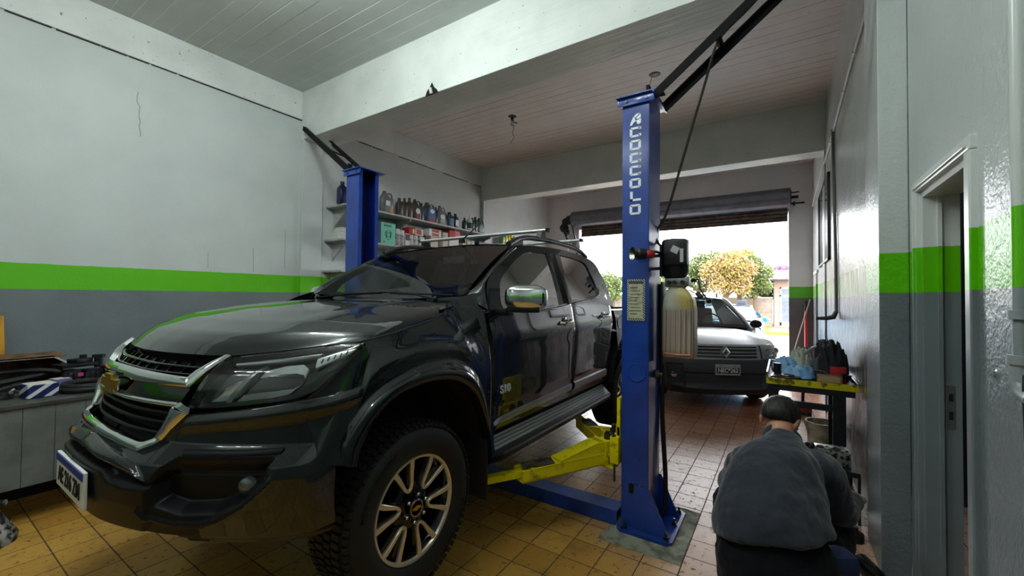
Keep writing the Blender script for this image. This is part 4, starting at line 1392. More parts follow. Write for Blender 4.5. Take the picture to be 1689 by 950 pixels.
# ---- doors
def side_u(z):
    return interp(z, [(.60, .885), (.70, .905), (.78, .922), (.90, .932), (1.05, .934), (1.20, .938), (1.29, .944), (1.325, .943), (1.37, .933), (1.42, .922), (1.48, .909), (1.53, .890), (1.60, .862)])
def belt(y):
    return interp(y, [(1.98, 1.455), (2.10, 1.455), (2.646, 1.462), (2.93, 1.476), (3.166, 1.502), (3.72, 1.548), (3.83, 1.57), (4.10, 1.60)])
def panel(y0f, y1f, zlo, zhi, ny=30, nz=36, edge=0.006):
    """door skin between two z dependent y limits"""
    for sg in (1, -1):
        rows = []
        for i in range(ny + 1):
            col = []
            t = i / ny
            ym = y0f(1.1) + (y1f(1.1) - y0f(1.1)) * t
            z0 = zlo(ym); z1 = zhi(ym)
            for j in range(nz + 1):
                z = z0 + (z1 - z0) * j / nz
                y = y0f(z) + (y1f(z) - y0f(z)) * t
                u = side_u(z) - 0.006 * ((y - 3.0) / 1.1) ** 2
                if i in (0, ny): u -= edge
                col.append(pv(sg * u, y, z))
            rows.append(col)
        yield sg, rows
fy = lambda z: interp(z, [(.75, 1.990), (1.2, 1.990), (1.46, 1.962)])
my = lambda z: interp(z, [(.75, 3.070), (.86, 3.082), (1.15, 3.130), (1.38, 3.120), (1.5, 3.13)])
my2 = lambda z: my(z) + 0.007
ry = lambda z: interp(z, [(.75, 3.860), (.85, 3.885), (.98, 3.935), (1.07, 3.985), (1.25, 4.02), (1.45, 4.05), (1.6, 4.07)])
for sg, rows in panel(fy, my, lambda y: .752, belt):
    b = MB(); b.grid(rows); fd = b.build('front_door', M_PAINT, truck, angle=60)
    b = MB()
    hp = Vector((CX + sg * 0.945, 2.93, 1.352))
    b.tube(resample([hp + Vector((sg * -.008, -.075, .002)), hp + Vector((sg * .026, -.045, 0)), hp + Vector((sg * .030, .04, .006)), hp + Vector((sg * .0, .085, .012))], 16, True), [.012] * 4 + [.014] * 8 + [.012] * 4, 10)
    b.build('door_handle', M_CHROME, fd)
    b = MB(); b.lathe(hp + Vector((sg * -.006, 0, 0)), [(.042, 0.0), (.036, 0.003), (0.0, 0.004)], n=24, rot=Matrix.Rotation(sg * PI / 2, 4, 'Y')); b.build('handle_cup', M_GLOSSB, fd)
    b = MB()
    rr = []
    for t in range(31):
        y = 2.005 + (3.068 - 2.005) * t / 30
        zt = interp(y, [(2.0, .795), (2.05, .822), (2.3, .833), (3.07, .858)]); zb = interp(y, [(2.0, .785), (3.07, .805)])
        rr.append([pv(sg * (side_u(zt) - .002), y, zt), pv(sg * (side_u(.82) + .014), y, zt - .008), pv(sg * (side_u(.82) + .016), y, (zt + zb) / 2), pv(sg * (side_u(.8) + .010), y, zb), pv(sg * (side_u(zb) - .004), y, zb - .004)])
    b.grid(rr); b.face([b.bm.verts.new(v) for v in rr[-1]]); b.build('side_moulding', M_SATIN, fd)
    if sg > 0:
        put_text('S10', 0.066, pv(.9375, 2.115, .985), (0, 1, 0), (0, 0, 1), 'trim_badge', mat('bright_badge_silver', rgb(206, 208, 210), .3, .3), fd, 0.003, sx=1.15, bold=0.002)
for sg, rows in panel(my2, ry, lambda y: interp(y, [(3.07, .752), (3.8, .752), (3.95, .80)]), belt, ny=24):
    b = MB(); b.grid(rows); rd = b.build('rear_door', M_PAINT, truck, angle=60)
    b = MB()
    hp = Vector((CX + sg * 0.938, 3.78, 1.372))
    b.tube(resample([hp + Vector((sg * -.008, -.075, .002)), hp + Vector((sg * .026, -.045, 0)), hp + Vector((sg * .030, .04, .006)), hp + Vector((sg * .0, .085, .012))], 16, True), .013, 10)
    b.build('door_handle', M_CHROME, rd)
    b = MB(); b.lathe(hp + Vector((sg * -.006, 0, 0)), [(.042, 0.0), (.036, 0.003), (0.0, 0.004)], n=24, rot=Matrix.Rotation(sg * PI / 2, 4, 'Y')); b.build('handle_cup', M_GLOSSB, rd)
    b = MB()
    rr = []
    for t in range(21):
        y = 3.12 + (3.845 - 3.12) * t / 20
        zt = .860 + .01 * t / 20; zb = .800
        rr.append([pv(sg * (side_u(zt) - .002), y, zt), pv(sg * (side_u(.82) + .014), y, zt - .008), pv(sg * (side_u(.82) + .016), y, (zt + zb) / 2), pv(sg * (side_u(.8) + .010), y, zb), pv(sg * (side_u(zb) - .004), y, zb - .004)])
    b.grid(rr); b.face([b.bm.verts.new(v) for v in rr[-1]]); b.build('side_moulding', M_SATIN, rd)
# dark inner shell behind the panel gaps, sill
b = MB()
for sg in (1, -1):
    b.bx(CX + sg * .86, CX + sg * .885, 1.95, 4.10, .745, 1.44)
b.bx(CX - .86, CX + .86, 1.95, 2.0, .70, 1.44)
b.bx(CX - .80, CX + .80, 1.95, 4.10, .66, .72)
b.bx(CX - .86, CX + .86, 4.06, 4.10, .66, 1.44)
b.build('cabin_shell', M_INT, truck, smooth=False)
for sg in (1, -1):
    b = MB()
    b.grid([[pv(sg * u, y, z) for y in [1.955 + 2.0 * k / 20 for k in range(21)]] for u, z in ((.86, .765), (.903, .755), (.898, .735), (.86, .722), (.78, .72))])
    b.build('sill', M_PLAST, truck)
    b = MB()
    rows = []
    for k in range(41):
        y = 1.925 + 2.08 * k / 40
        e = min(1.0, (min(y - 1.925, 4.005 - y) / 0.10)); e = max(0.0, e); w = math.sqrt(max(0, 1 - (1 - e) ** 2))
        uo = .78 + .185 * w
        rows.append([pv(sg * u, y, z) for u, z in ((.78, .722), (.835, .716), (uo - .03 * w, .626), (uo - .008 * w, .618), (uo, .605), (uo - .002, .578), (uo - .03 * w, .570), (.78, .60))])
    V = b.grid(rows); b.face(V[0]); b.face(V[-1][::-1])
    rb = b.build('running_board', M_PLAST, truck)
    for q in range(4):
        b = MB(); t = .34 + q * .17
        u = .835 + (.935 - .835) * t; z = .716 + (.626 - .716) * t
        b.beam(pv(sg * u, 2.02, z + .002), pv(sg * u, 3.90 - .02 * q, z + .002), .012, .016, 0, 0.002)
        b.build('tread_strip', mat('grey_tread_strip', rgb(168, 172, 178), 0.4, 0.2), rb)

# ---- greenhouse
def tilt_u(z): return .905 - .40 * (z - 1.48)
def holed_plate(b, outer, holes, mp, thick):
    bm = b.bm
    def loop(P, o):
        vs = [bm.verts.new(mp(y, z, o)) for y, z in P]
        return vs, [bm.edges.new((vs[i], vs[(i + 1) % len(vs)])) for i in range(len(vs))]
    L = [loop(P, 0.0) for P in [outer] + holes]
    r1 = bmesh.ops.triangle_fill(bm, use_beauty=True, use_dissolve=False, edges=[e for _, es in L for e in es])
    L2 = [loop(P, thick) for P in [outer] + holes]
    bmesh.ops.triangle_fill(bm, use_beauty=True, use_dissolve=False, edges=[e for _, es in L2 for e in es])
    for (va, _), (vb, _) in zip(L, L2):
        for i in range(len(va)):
            b.face((va[i], va[(i + 1) % len(va)], vb[(i + 1) % len(va)], vb[i]))
def rs2(P, n, sm=True):
    return [(v.x, v.y) for v in resample([(p[0], p[1], 0) for p in P], n, sm)]
OUT = rs2([(1.967, 1.463), (2.05, 1.640), (2.287, 1.785), (2.54, 1.905), (2.871, 1.955), (3.377, 1.968), (3.80, 1.945), (4.005, 1.905), (4.08, 1.82), (4.122, 1.70), (4.125, 1.553), (4.10, 1.449)], 60) + [(3.9, 1.50), (3.166, 1.47), (2.5, 1.44)]
W1 = rs2([(2.11, 1.468), (2.14, 1.56), (2.20, 1.655), (2.393, 1.770), (2.58, 1.855), (2.70, 1.885), (2.85, 1.902), (3.005, 1.908)], 24) + [(3.0, 1.75), (2.975, 1.60), (2.94, 1.490), (2.646, 1.477)]
W2 = rs2([(3.171, 1.522), (3.20, 1.70), (3.25, 1.915)], 6, False) + rs2([(3.262, 1.917), (3.50, 1.912), (3.70, 1.893), (3.785, 1.862), (3.815, 1.76), (3.838, 1.66), (3.825, 1.60), (3.76, 1.568), (3.60, 1.556)], 24)
for sg in (1, -1):
    b = MB()
    holed_plate(b, OUT, [W1, W2], lambda y, z, o: pv(sg * (tilt_u(z) - o), y, z), 0.035)
    b.build('door_frame', M_PAINT, truck, smooth=False)
    for W, m_ in ((W1, M_TINT), (W2, M_TINT)):
        b = MB(); b.face([b.bm.verts.new(pv(sg * (tilt_u(z) - .012), y, z)) for y, z in W]); b.build('side_window', m_, truck, smooth=False, recalc=False)
    b = MB()
    b.tube([pv(sg * (tilt_u(z) + .003), y, z) for y, z in [(3.06, 1.493), (3.10, 1.70), (3.13, 1.925)]], .030, 4)
    b.build('door_pillar_trim', M_GLOSSB, truck)
    b = MB()
    CH = resample([(2.08, 1.462, 0), (2.646, 1.470, 0), (2.93, 1.483, 0), (3.166, 1.509, 0), (3.60, 1.545, 0), (3.76, 1.558, 0), (3.835, 1.590, 0), (3.865, 1.640, 0)], 40, True)
    b.tube([pv(sg * (tilt_u(v.y) + .004), v.x, v.y) for v in CH], .0095, 8)
    b.build('window_trim', M_CHROME, truck)
    # A pillar
    D = resample([Vector(q) for q in ((.905, 1.972, 1.470), (.868, 1.99, 1.58), (.836, 2.05, 1.652), (.783, 2.287, 1.785), (.736, 2.54, 1.905))], 24, True)
    Wd = resample([Vector(q) for q in ((.800, 1.90, 1.520), (.790, 1.93, 1.565), (.775, 2.03, 1.625), (.735, 2.28, 1.772), (.690, 2.53, 1.918))], 24, True)
    rows = []
    for j in range(9):
        t = j / 8
        rows.append([pv(sg * (D[i].x + (Wd[i].x - D[i].x) * t + .018 * math.sin(PI * t)), D[i].y + (Wd[i].y - D[i].y) * t - .012 * math.sin(PI * t), D[i].z + (Wd[i].z - D[i].z) * t + .006 * math.sin(PI * t)) for i in range(24)])
    b = MB(); b.grid(rows); b.build('windscreen_pillar', M_PAINT, truck, angle=60)
    # mirror
    b = MB()
    c = pv(sg * 1.075, 2.12, 1.545)
    RM = Matrix.Rotation(sg * 0.52, 4, 'Z')
    rows = []
    for t, k in ((-.055, .30), (-.050, .60), (-.035, .85), (-.01, .97), (.03, 1.0), (.06, .96)):
        ring = []
        for q in range(40):
            a = 2 * PI * q / 40
            ca, sa = math.cos(a), math.sin(a)
            x = .130 * k * abs(ca) ** .55 * (1 if ca > 0 else -1); z = .076 * k * abs(sa) ** .6 * (1 if sa > 0 else -1)
            z += .012 * (x * sg < 0) * 0
            ring.append(c + RM @ Vector((x, t, z)))
        rows.append(ring)
    V = b.grid(rows, closed_u=True); b.face(V[0][::-1]); b.face(V[-1])
    mir = b.build('door_mirror', M_CHROME, truck, angle=50)
    b = MB(); b.box(c + Vector((-sg * .02, 0.0, -.075)), (.20, .09, .03), RM, .008); b.box(pv(sg * .93, 2.07, 1.455), (.13, .09, .045), None, .012); b.build('mirror_base', M_PLAST, truck)
    b = MB(); b.face([b.bm.verts.new(pv(sg * (tilt_u(z) + .002), y, z)) for y, z in ((1.975, 1.468), (2.10, 1.468), (2.13, 1.56), (2.16, 1.60), (2.04, 1.60))]); b.build('mirror_triangle', M_PLAST, truck, smooth=False)
# windscreen
def ws_b(p): return Vector((.775 * p, 2.03 - 0.10 * p * p - 0.02 * p ** 4, 1.528 + 0.030 * p * p))
def ws_t(p): return Vector((.685 * p, 2.72 - 0.17 * p * p - 0.02 * p ** 4, 1.978 - 0.058 * p * p))
rows = []
for j in range(15):
    t = j / 14
    rows.append([pv(*(ws_b(p).lerp(ws_t(p), t) + Vector((0, -0.018 * math.sin(PI * t), 0.014 * math.sin(PI * t))))) for p in [-1 + k / 20 for k in range(41)]])
b = MB(); b.grid(rows); b.build('windscreen', M_GLASS, truck, angle=80)
b = MB()
b.grid([[v + Vector((0, .004, -.004)) for v in rows[i]] for i in (13, 14)])
b.grid([[v + Vector((0, .004, -.004)) for v in rows[i]] for i in (0, 1)])
for e in ((0, 1), (39, 40)):
    b.grid([[r[e[0]] + Vector((0, .004, -.004)) for r in rows], [r[e[1]] + Vector((0, .004, -.004)) for r in rows]])
b.build('windscreen_border', M_GLOSSB, truck)
b = MB(); b.bx(CX - .70, CX - .62, 2.44, 2.445, 1.84, 1.87)
# roof
rows = []
EDGE = [(2.54, 1.905), (2.70, 1.935), (2.871, 1.955), (3.377, 1.968), (3.80, 1.945), (4.005, 1.905), (4.07, 1.86)]
for j in range(31):
    t = j / 30
    row = []
    for k in range(41):
        p = -1 + k / 20
        f = ws_t(p)
        ye = 2.54 + (4.06 - 2.54) * t
        ze = interp(ye, EDGE)
        yc = f.y + (4.06 - f.y) * t
        ue = tilt_u(ze)
        cr = 0.060 * (1 - p ** 2) * (0.9 if t < .9 else .9 - (t - .9) * 2)
        u = ue * p
        z = ze + cr + 0.012 * (1 - p ** 8)
        if j == 0:
            u, z = f.x + (ue * p - f.x) * 0.2, f.z + 0.006
            yc = f.y
        row.append(pv(u, yc if abs(p) < .97 else ye, z))
    rows.append(row)
b = MB(); b.grid(rows); b.build('roof', M_PAINT, truck, angle=60)
# cab rear wall with window
b = MB()
RO = [(-.86, 1.44), (.86, 1.44), (.84, 1.60), (.74, 1.86), (.60, 1.93), (-.60, 1.93), (-.74, 1.86), (-.84, 1.60)]
RW = [(-.66, 1.52), (.66, 1.52), (.62, 1.82), (-.62, 1.82)]
holed_plate(b, RO, [RW], lambda u, z, o: pv(u, 4.12 - (z - 1.44) * .12 - o, z), 0.04)
b.build('cab_rear_panel', M_PAINT, truck, smooth=False)
b = MB(); b.face([b.bm.verts.new(pv(u, 4.10 - (z - 1.44) * .12, z)) for u, z in RW]); b.build('rear_window', M_GLASS, truck, smooth=False)
# roof rails and cross bars
for sg in (1, -1):
    b = MB()
    b.tube(resample([pv(sg * .68, 2.52, 1.93), pv(sg * .67, 2.66, 1.985), pv(sg * .665, 2.85, 2.020), pv(sg * .665, 3.3, 2.035), pv(sg * .67, 3.75, 2.015), pv(sg * .685, 3.93, 1.955)], 30, True), [.024] * 3 + [.020] * 24 + [.018] * 3, 10)
    b.bx(CX + sg * .66, CX + sg * .68, 2.58, 2.72, 1.93, 1.985)
    b.bx(CX + sg * .66, CX + sg * .68, 3.74, 3.86, 1.93, 1.985)
    b.build('roof_rail', mat('dark_satin_rail', rgb(60, 62, 66), 0.35, 0.5), truck)
for yb, u0, u1, zb in ((3.03, -.725, .725, 2.103), (3.72, -.72, .72, 2.100)):
    b = MB()
    rows = []
    for x in (u0, u1):
        rows.append([pv(x, yb + .030 * math.cos(a), zb + .015 * math.sin(a)) for a in [2 * PI * k / 20 for k in range(20)]])
    V = b.grid(rows, closed_u=True); b.face(V[0][::-1]); b.face(V[1])
    cb = b.build('cross_bar', mat('brushed_aluminium', rgb(222, 224, 226), 0.3, 0.45), truck)
    for sg in (1, -1):
        b = MB(); b.box(pv(sg * (u1 + .006), yb, zb), (.022, .064, .030), None, .006); b.build('end_cap', M_PLAST, cb)
        b = MB(); b.prism([pv(sg * .645, yb - .055, 2.03), pv(sg * .645, yb + .055, 2.03), pv(sg * .645, yb + .03, 2.092), pv(sg * .645, yb - .03, 2.092)], (sg * .045, 0, 0)); b.build('foot', M_PLAST, cb, smooth=False)
b = MB(); b.lathe(pv(.02, 2.78, 2.025), [(.03, -.01), (.028, .012), (.012, .03), (0, .034)], n=16); b.tube([pv(.02, 2.79, 2.045), pv(.05, 3.00, 2.22)], [.007, .004], 8)
b.build('antenna', M_PLAST, truck)

# ---- load bed
AR2 = 4.50
def bed_arch(y):
    d = abs(y - AR2)
    return .58 if d > .50 else .72 + 0.47 * math.sqrt(max(0, 1 - (d / .50) ** 2))
for sg in (1, -1):
    rows = []
    ys = [4.13 + (5.78 - 4.13) * (i / 70) for i in range(71)]
    for y in ys:
        z0 = max(.70, bed_arch(y)) if abs(y - AR2) <= .5 else .70
        col = []
        for j in range(25):
            z = z0 + (1.42 - z0) * j / 24
            u = .935 + .02 * math.exp(-((z - z0) / .12) ** 2) * (abs(y - AR2) < .56) - .03 * max(0, (z - 1.3) / .12)
            col.append(pv(sg * u, y, z))
        col.append(pv(sg * .86, y, 1.425)); col.append(pv(sg * .85, y, 1.0))
        rows.append(col)
    b = MB(); b.grid(rows); bs_ = b.build('bed_side', M_PAINT, truck, angle=50)
    b = MB()
    aa = [PI * k / 24 for k in range(25)]
    b.grid([[pv(sg * u, AR2 + .49 * math.cos(a), .70 + .47 * math.sin(a)) for a in aa] for u in (.95, .7, .5)])
    b.build('wheel_liner', M_LIN, truck)
    if sg > 0:
        b = MB(); b.lathe(pv(.938, 4.24, 1.29), [(.075, 0.0), (.073, .006), (.0, .007)], n=30, rot=Matrix.Rotation(PI / 2, 4, 'Y')); b.build('fuel_flap', mat('grey_fuel_flap', rgb(150, 154, 158), 0.25, 0.4, coat=0.5), bs_)
    b = MB(); b.box(pv(sg * .86, 5.80, 1.2), (.12, .06, .34), None, .01); b.build('tail_lamp', mat('red_lamp', rgb(150, 20, 20), 0.15), truck)
b = MB(); b.bx(CX - .86, CX + .86, 4.14, 5.76, .98, 1.02); b.bx(CX - .86, CX + .86, 4.13, 4.16, 1.0, 1.42); b.build('bed_floor', M_PLAST, truck, smooth=False)
b = MB(); b.bx(CX - .80, CX + .80, 5.755, 5.80, .80, 1.42, .01); b.build('tailgate', M_PAINT, truck)
b = MB(); b.bx(CX - .88, CX + .88, 5.80, 5.93, .66, .82, .02); b.build('rear_bumper', M_CHROME, truck)
# chassis
b = MB()
for sg in (1, -1):
    b.bx(CX + sg * .42, CX + sg * .52, .95, 5.6, .56, .70)
b.bx(CX - .42, CX + .42, 1.1, 2.1, .50, .78); b.cyl(pv(-.75, 4.5, .556), pv(.75, 4.5, .556), .05); b.ball(pv(0, 4.5, .556), .15)
b.cyl(pv(-.7, 1.403, .556), pv(.7, 1.403, .556), .035)
b.bx(CX - .55, CX + .55, .75, .80, .70, 1.3)
b.build('chassis', M_LIN, truck, smooth=False)

# ---- cabin
b = MB()
b.grid([[pv(.80 * p, y, z) for p in (-1, -.5, 0, .5, 1)] for y, z in ((2.02, 1.515), (2.25, 1.50), (2.42, 1.49), (2.46, 1.44), (2.44, 1.20))])
b.box(pv(.38, 2.36, 1.51), (.36, .16, .06), None, .02)
b.build('dashboard', M_INT, truck)
b = MB()
SWc = pv(.38, 2.60, 1.45)
Rw = Matrix.Rotation(-.45, 4, 'X')
b.tube([SWc + Rw @ Vector((.185 * math.cos(a), 0, .185 * math.sin(a))) for a in [2 * PI * k / 32 for k in range(32)]], .015, 8, closed=True)
b.ball(SWc, .07, s=(1, .5, .8)); b.beam(SWc + Rw @ Vector((-.18, 0, 0)), SWc + Rw @ Vector((.18, 0, 0)), .02, .035); b.cyl(SWc, pv(.38, 2.42, 1.40), .03)
b.build('steering_wheel', M_INT, truck)
for (u, y, w, nm) in ((.38, 3.02, .50, 'front_seat'), (-.38, 3.02, .50, 'front_seat'), (.0, 3.86, 1.35, 'rear_bench')):
    b = MB(); b.box(pv(u, y - .22, 1.10), (w, .50, .18), None, .05); b.box(pv(u, y, 1.36), (w * .96, .15, .56), Matrix.Rotation(-.22, 4, 'X'), .05)
    b.build(nm, M_SEAT, truck)
    for k in ((-.0,) if w < 1 else (-.42, .42)):
        b = MB(); b.box(pv(u + k, y + .075, 1.745), (.26, .10, .18), Matrix.Rotation(-.15, 4, 'X'), .035); b.build('headrest', M_SEAT, truck)
b = MB(); b.box(pv(0, 2.70, 1.86), (.24, .02, .06), None, .01); b.cyl(pv(0, 2.70, 1.88), pv(0, 2.70, 1.96), .01); b.build('inner_mirror', M_INT, truck)

# ---- wheels
def wheel(par, c, sgn=1, full=True):
    c = Vector(c)
    w = empty('wheel', c - world_loc(par)); w.parent = par
    Rx = Matrix.Rotation(PI / 2 * sgn, 4, 'Y')
    # sections: radius, height ; +height is the outer face
    tyre = [(.232, -.245), (.245, -.262), (.30, -.272), (.355, -.262), (.382, -.235), (.3845, -.20), (.385, -.135), (.3845, -.07), (.382, -.030), (.372, -.008), (.355, .008), (.33, .016), (.30, .018), (.275, .012), (.252, .004), (.243, -.004), (.238, -.02), (.232, -.03)]
    b = MB(); b.lathe(c, tyre, n=96, rot=Rx, cap=False)
    for k in range(72):
        a0 = 2 * PI * k / 72
        for (h0, h1, da) in ((-.020, .004, .3), (-.075, -.028, 0), (-.125, -.083, .4), (-.182, -.133, .1), (-.235, -.190, .5)):
            a = a0 + da * 2 * PI / 72
            rr = .3835 if h0 > -.03 else .3885
            M = Matrix.Translation(c) @ Rx @ Matrix.Rotation(a, 4, 'Z') @ Matrix.Translation(Vector((rr - (.006 if h0 > -.03 else 0), 0, (h0 + h1) / 2)))
            bmesh.ops.create_cube(b.bm, size=1.0, matrix=M @ Matrix.Diagonal((.013, .0225, h1 - h0, 1)))
    ty = b.build('tyre', M_TYRE, w, angle=35)
    # raised lettering arc on the sidewall
    for base in (1.35, -1.8):
        b = MB()
        for k in range(11):
            a = base - k * .082
            for (dr, da, lr, la) in ((0, 0, .022, .006), (.009, .022, .005, .018), (-.009, .022, .005, .018) if k % 2 else (0, .022, .005, .018), (0, .044, .022, .006) if k % 3 else (0.009, .03, .006, .02)):
                M = Matrix.Translation(c) @ Rx @ Matrix.Rotation(a - da, 4, 'Z') @ Matrix.Translation(Vector((.322 + dr, 0, .0175)))
                bmesh.ops.create_cube(b.bm, size=1.0, matrix=M @ Matrix.Diagonal((lr, la, .003, 1)))
        b.build('sidewall_lettering', M_TYRE, ty, smooth=False)
    DARK = mat('dark_gloss_rim_paint', rgb(26, 28, 34), 0.18, 0.6, coat=0.5)
    MACH = mat('machined_alloy', rgb(222, 210, 192), 0.34, 0.75)
    b = MB(); b.lathe(c, [(.236, -.240), (.215, -.235), (.205, -.12), (.210, -.05), (.228, -.018), (.232, -.012)], n=72, rot=Rx, cap=False)
    b.lathe(c, [(.0, -.125), (.150, -.125), (.156, -.135), (.205, -.14)], n=48, rot=Rx)
    b.build('rim_barrel', DARK, w)
    b = MB(); b.lathe(c, [(.226, -.012), (.230, -.002), (.2405, .002), (.2435, -.003), (.2435, -.012)], n=96, rot=Rx, cap=False)
    b.build('rim_lip', MACH, w)
    b = MB(); b.lathe(c, [(.0, -.030), (.085, -.032), (.11, -.045), (.12, -.075), (.11, -.10)], n=36, rot=Rx)
    for k in range(6):
        for da in (-.20, .20):
            a = 2 * PI * k / 6 + da + .35
            M = Matrix.Translation(c) @ Rx @ Matrix.Rotation(a, 4, 'Z') @ Matrix.Translation(Vector((.155, 0, -.066)))
            bmesh.ops.create_cube(b.bm, size=1.0, matrix=M @ Matrix.Diagonal((.150, .026, .05, 1)))
    b.build('spoke_body', DARK, w)
    for k in range(6):
        a = 2 * PI * k / 6 + .35
        b = MB()
        # U shaped machined face
        arm = [(.232, .235, .020), (.19, .215, .0175), (.15, .200, .0145), (.12, .185, .0125), (.100, .13, .012)]
        pts = [(r_, an, w_) for r_, an, w_ in arm] + [(.090, .0, .011)] + [(r_, -an, w_) for r_, an, w_ in reversed(arm)]
        cen = resample([Vector((r_ * math.cos(an), r_ * math.sin(an), w_)) for r_, an, w_ in pts], 44, True)
        rows = []
        for i, v in enumerate(cen):
            p0 = cen[max(0, i - 1)]; p1 = cen[min(len(cen) - 1, i + 1)]
            t = Vector((p1.x - p0.x, p1.y - p0.y, 0)).normalized(); n_ = Vector((-t.y, t.x, 0))
            rr = math.hypot(v.x, v.y)
            h = -.004 - .012 * max(0, (.21 - rr) / .12) 
            hw = v.z * .62
            row = []
            for (o, dz) in ((-hw, -.012), (-hw, -.001), (-hw * .8, .001), (hw * .8, .001), (hw, -.001), (hw, -.012)):
                q = Vector((v.x, v.y, 0)) + n_ * o
                row.append(Matrix.Translation(c) @ Rx @ Matrix.Rotation(a, 4, 'Z') @ Vector((q.x, q.y, h + dz)))
            rows.append(row)
        b.grid(rows); b.build('spoke', MACH, w, angle=40)
    for k in range(6):
        a = 2 * PI * (k + .5) / 6 + .35
        b = MB(); M = Matrix.Translation(c) @ Rx @ Matrix.Rotation(a, 4, 'Z')
        p0 = M @ Vector((.062, 0, -.022)); p1 = M @ Vector((.062, 0, -.004))
        b.cyl(p0, p1, .0095, n=6); b.ball(p1, .0085, 10); b.build('wheel_nut', M_CHROME, w)
    b = MB(); b.lathe(c, [(.040, -.022), (.040, -.008), (.036, -.004), (.0, -.003)], n=32, rot=Rx); cap_ = b.build('centre_cap', M_GLOSSB, w)
    b = MB(); b.lathe(c, [(.037, -.003), (.037, -.001), (.034, -.001), (.034, -.003)], n=32, rot=Rx); b.build('cap_ring', MACH, cap_)
    fm = (lambda x, y, d: c + Vector((sgn * (-.003 + d * .3), x * .28 * sgn, y * .28)))
    b = MB(); b.prism([fm(x, y, 0.0) for x, y in BT], (sgn * .003, 0, 0)); b.build('cap_badge', M_GOLD, cap_, smooth=False)
    return w
wheel(truck, (-1.436, 1.403, .556), 1)
w2 = wheel(truck, (-1.455, 4.500, .540), 1)
w3 = wheel(truck, (CX - .924, 1.403, .556), -1)
w4 = wheel(truck, (CX - .905, 4.500, .540), -1)
# ================================================================== oil shelves on the left wall
from mathutils import noise as mnoise
M_SHELF = mat('grey_painted_board', rgb(176, 178, 176), 0.55, var=0.15)
def shelf(z, y0, y1, label):
    r = empty('wall_shelf', (-5.28, (y0 + y1) / 2, z - 0.03), label, 'shelf', 'oil shelves')
    b = MB(); b.bx(-5.495, -5.055, y0, y1, z - 0.028, z, 0.003); b.build('board', M_SHELF, r, smooth=False)
    y = y0 + 0.12
    while y < y1:
        b = MB()
        b.bx(-5.495, -5.475, y, y + 0.03, z - 0.30, z - 0.028)
        b.prism([(-5.49, y + 0.005, z - 0.028), (-5.11, y + 0.005, z - 0.028), (-5.11, y + 0.005, z - 0.055), (-5.25, y + 0.005, z - 0.10), (-5.41, y + 0.005, z - 0.22), (-5.48, y + 0.005, z - 0.28)], (0, 0.018, 0))
        b.build('bracket', M_SHELF, r, smooth=False)
        y += 1.12
    return r
shelf(2.82, 3.50, 7.12, 'top grey shelf on the left wall carrying the row of oil jugs')
shelf(2.335, 3.48, 7.12, 'middle grey shelf on the left wall carrying boxes and small cartons')
shelf(1.895, 3.46, 7.12, 'lowest grey shelf on the left wall, just above the pickup bonnet line')

def sq_ring(c, hx, hy, z, n=28, e=0.5):
    out = []
    for k in range(n):
        a = 2 * PI * k / n
        ca, sa = math.cos(a), math.sin(a)
        out.append((c[0] + hx * abs(ca) ** e * (1 if ca > 0 else -1), c[1] + hy * abs(sa) ** e * (1 if sa > 0 else -1), z))
    return out
def small_bottle(y, z, h, w, col, cap, label, cat='bottle', x=-5.16, lab=None, grp='oil bottles'):
    r = empty('oil_bottle', (x, y, z), label, cat, grp)
    b = MB()
    rows = [sq_ring((x, y), w * .46 * k, w * .5 * k, z + h * t) for t, k in ((0.0, .88), (.03, 1.0), (.62, 1.0), (.74, .86), (.82, .5), (.86, .36), (.90, .34))]
    V = b.grid(rows, closed_u=True); b.face(V[0][::-1]); b.face(V[-1]); b.build('bottle_body', mat('bottle_%s' % col[0], col[1], 0.35), r, angle=50)
    b = MB(); b.cyl((x, y, z + h * .885), (x, y, z + h), w * .22, n=18); b.build('cap', mat('cap_%s' % cap[0], cap[1], 0.4), r)
    if lab:
        b = MB(); b.grid([[(x + w * .465, y + w * .36 * s, z + h * t) for s in (-1, -.5, 0, .5, 1)] for t in (.15, .55)]); b.build('front_label', mat('label_%s' % lab[0], lab[1], 0.5), r)
    return r
